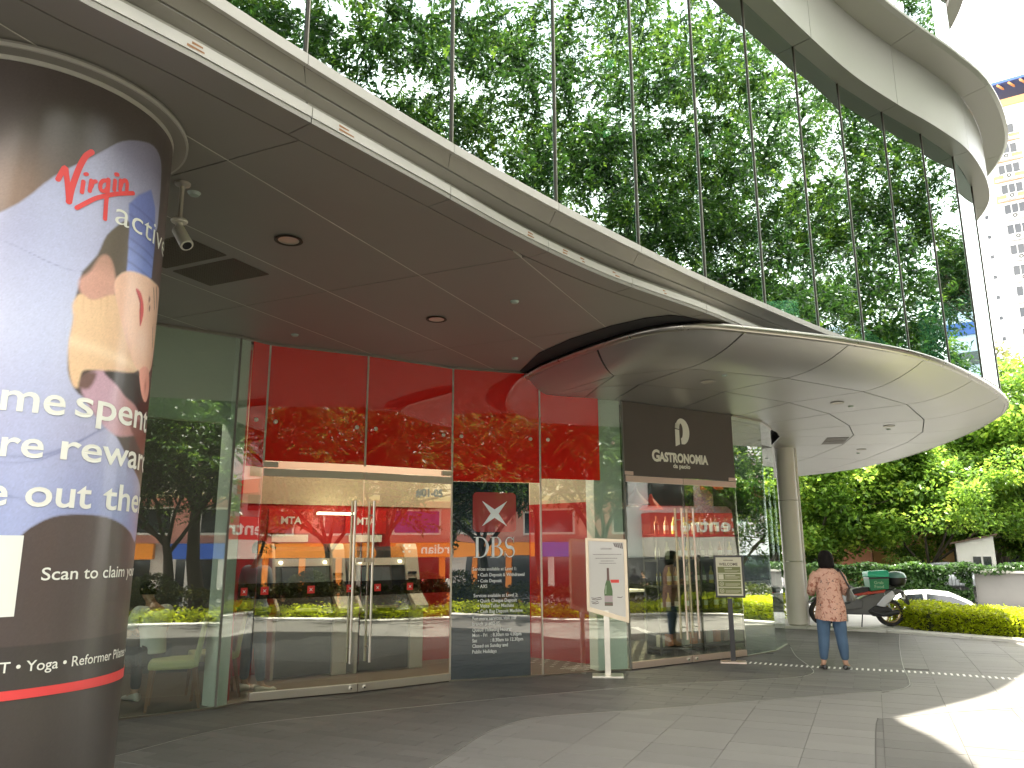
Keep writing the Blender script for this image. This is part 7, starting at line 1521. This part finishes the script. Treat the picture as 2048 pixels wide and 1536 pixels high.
for k, s in enumerate((-14, -10.5, -7, -3.5, 0.3, 3.8, 8, 11.6, 14.6)):
    mb = MB(); sb(mb, s-0.1, s+2.3, 2.3, 3.55, 0.901, 0.98); fr = mb.build('window_frame', white_p, sh1)
    mb = MB(); sb(mb, s, s+2.2, 2.4, 3.45, 0.981, 1.0); mb.build('window_pane', purple if s == 11.6 else dg, fr)
for k in range(10):
    mb = MB(); sb(mb, -15+k*3.1, -12.9+k*3.1, 5.0, 6.6, 0.001, 0.04); mb.build('window', dg, sh1)
mb = MB(); sb(mb, -16, 16.5, 7.6, 7.85, -0.1, 0.25); mb.build('parapet', yel, sh1)
for k in range(5): mb = MB(); sb(mb, -5.5+k*2.3, -4.1+k*2.3, 8.4, 10.4, -2.499, -2.45); mb.build('window', dg, sh1)
sh2 = thing('shopping_centre_building', 'white shopping centre with red name band across the street', 'shopping centre', tuple(SO+Vector((16, 22, -1.2))))
mb = MB(); sb(mb, 17.3, 44, -1.2, 9.5, -12, 0); mb.build('wall', M('pale_blue_white_render', (0.58, 0.63, 0.66), 0.8, var=0.05, dirt=0.2), sh2)
mb = MB(); sb(mb, 21.2, 33, 2.15, 3.35, 0.001, 1.2); o = mb.build('name_band', red_s, sh2); stext('Shopping Centre', 31.4, 2.42, 1.0, 1.21, letter_white, o, width=8.6, bold=0.02)
mb = MB(); sb(mb, 21.2, 33, 1.2, 2.15, 0.001, 1.6); mb.build('lower_canopy', white_p, sh2)
mb = MB(); sb(mb, 24.5, 44, 4.6, 5.3, 0.001, 2.0); mb.build('red_awning', red_s, sh2)
for k in range(7):
    for z in (3.75, 5.6, 7.4): mb = MB(); sb(mb, 18+k*3.6, 20.5+k*3.6, z, z+1.5, 0.001, 0.05); mb.build('window', dg, sh2)
mb = MB(); sb(mb, 18, 43.5, -1.1, 1.15, 0.001, 0.06); mb.build('shop_window', dg, sh2)
mb = MB(); e_ = SO+Vector((*SU, 0))*26.6+Vector((-SU[1], SU[0], 0))*1.3; mb.lathe([(0.0, 0), (0.55, 0), (0.55, 0.1), (0.0, 0.1)], (e_.x, e_.y, 4.0), 24, m=Vector((-SU[1], SU[0], 0)).to_track_quat('Z', 'Y').to_matrix().to_4x4()); mb.build('round_emblem', letter_white, sh2)
ab_ = thing('street_name_sign', 'green street name sign on a post mirrored in the curved corner glass', 'street sign', (27.5, 21.5, -1.2))
mb = MB(); mb.tube([(27.5, 21.5, -1.2), (27.5, 21.5, 3.4)], 0.09, 10); mb.build('post', steel_dark, ab_, smooth=True)
mb = MB(); mb.box((27.4, 21.5, 3.0), (0.05, 4.2, 0.7)); mb.build('sign_plate', M('sign_green', (0.01, 0.16, 0.10), 0.5), ab_)
m_ = MB(); put_text(m_, 'nn Waren', 0.6, lambda x, y: (27.37, 23.3-x, 2.8+y), width=3.3); m_.build('lettering', letter_white, ab_)
# people walking on the far pavement
for lab, s, o_, sh_, tr_ in (('person in pale shirt and orange skirt walking past the orange shop sign, mirrored', 14.2, 2.0, letter_white, orange_s), ('person in dark red walking by the shops, mirrored in the right bank door', 12.9, 2.2, red_s, dark_t), ('person in black mirrored in the left cafe door', 20.4, 2.2, sblack, dark_t), ('person in purple mirrored in the left cafe door', 21.6, 2.5, purple, dark_t)):
    c = SO+Vector((*SU, 0)).normalized()*s+Vector((-SU[1], SU[0], 0))*o_; simple_person(lab, (c.x, c.y, -1.18), random.uniform(0, 6), sh_, tr_)
# lamp posts along the street
lpst = thing('street_lamp', 'grey street lamp post mirrored in the left window', 'street lamp', (8.6, -7.0, -1.2), world=False, group='street lamps')
mb = MB(); mb.tube([(0, 0, 0), (0, 0, 7.5), (0.3, 0.2, 8.0), (1.5, 1.0, 8.2)], [0.10, 0.07, 0.06, 0.05], 10); mb.build('post', steel_dark, lpst, smooth=True)
mb = MB(); mb.box((1.7, 1.1, 8.18), (0.7, 0.25, 0.12), rz=R(33)); mb.build('lamp_head', letter_white, lpst, bevel=0.03)
mb = MB(); mb.lathe([(0.11, 0.2), (0.11, 1.9)], seg=12); mb.build('yellow_sleeve', M('yellow_sleeve', (0.7, 0.5, 0.03), 0.5), lpst)
dup(lpst, (19.0, 4.0, -1.2), 0.3, 'grey street lamp post mirrored in the cafe doors')
dup(lpst, (25.0, 15.0, -1.2), 0.3, 'grey street lamp post mirrored in the curved corner glass')
# green hanging roadside railing
rl = thing('street_railing', 'dark railing along the far side of the road mirrored in the shopfront', 'railing', tuple(SO+Vector((-3, 4, -1.2))))
for z in (-0.25, -1.0): mb = MB(); sb(mb, -15, 42, z, z+0.05, 4.0, 4.05); mb.build('rail', fm, rl)
mb = MB()
for k in range(190): sb(mb, -15+k*0.3, -14.97+k*0.3, -1.2, -0.2, 4.01, 4.04)
mb.build('rail_bars', fm, rl, kind='stuff')
mb = MB(); sb(mb, -30, 60, -1.195, -1.05, 0.0, 5.0); mb.build('far_pavement', concrete, kind='structure')

# bookkeeping: no helper property left on the objects
for o in COL.objects:
    if '_w' in o: del o['_w']
    if o.type == 'MESH' and o.parent is None and 'label' not in o and 'kind' not in o: o['kind'] = 'structure'
print('objects', len(COL.objects), 'tris', sum(len(m.polygons) for m in bpy.data.meshes)*2)
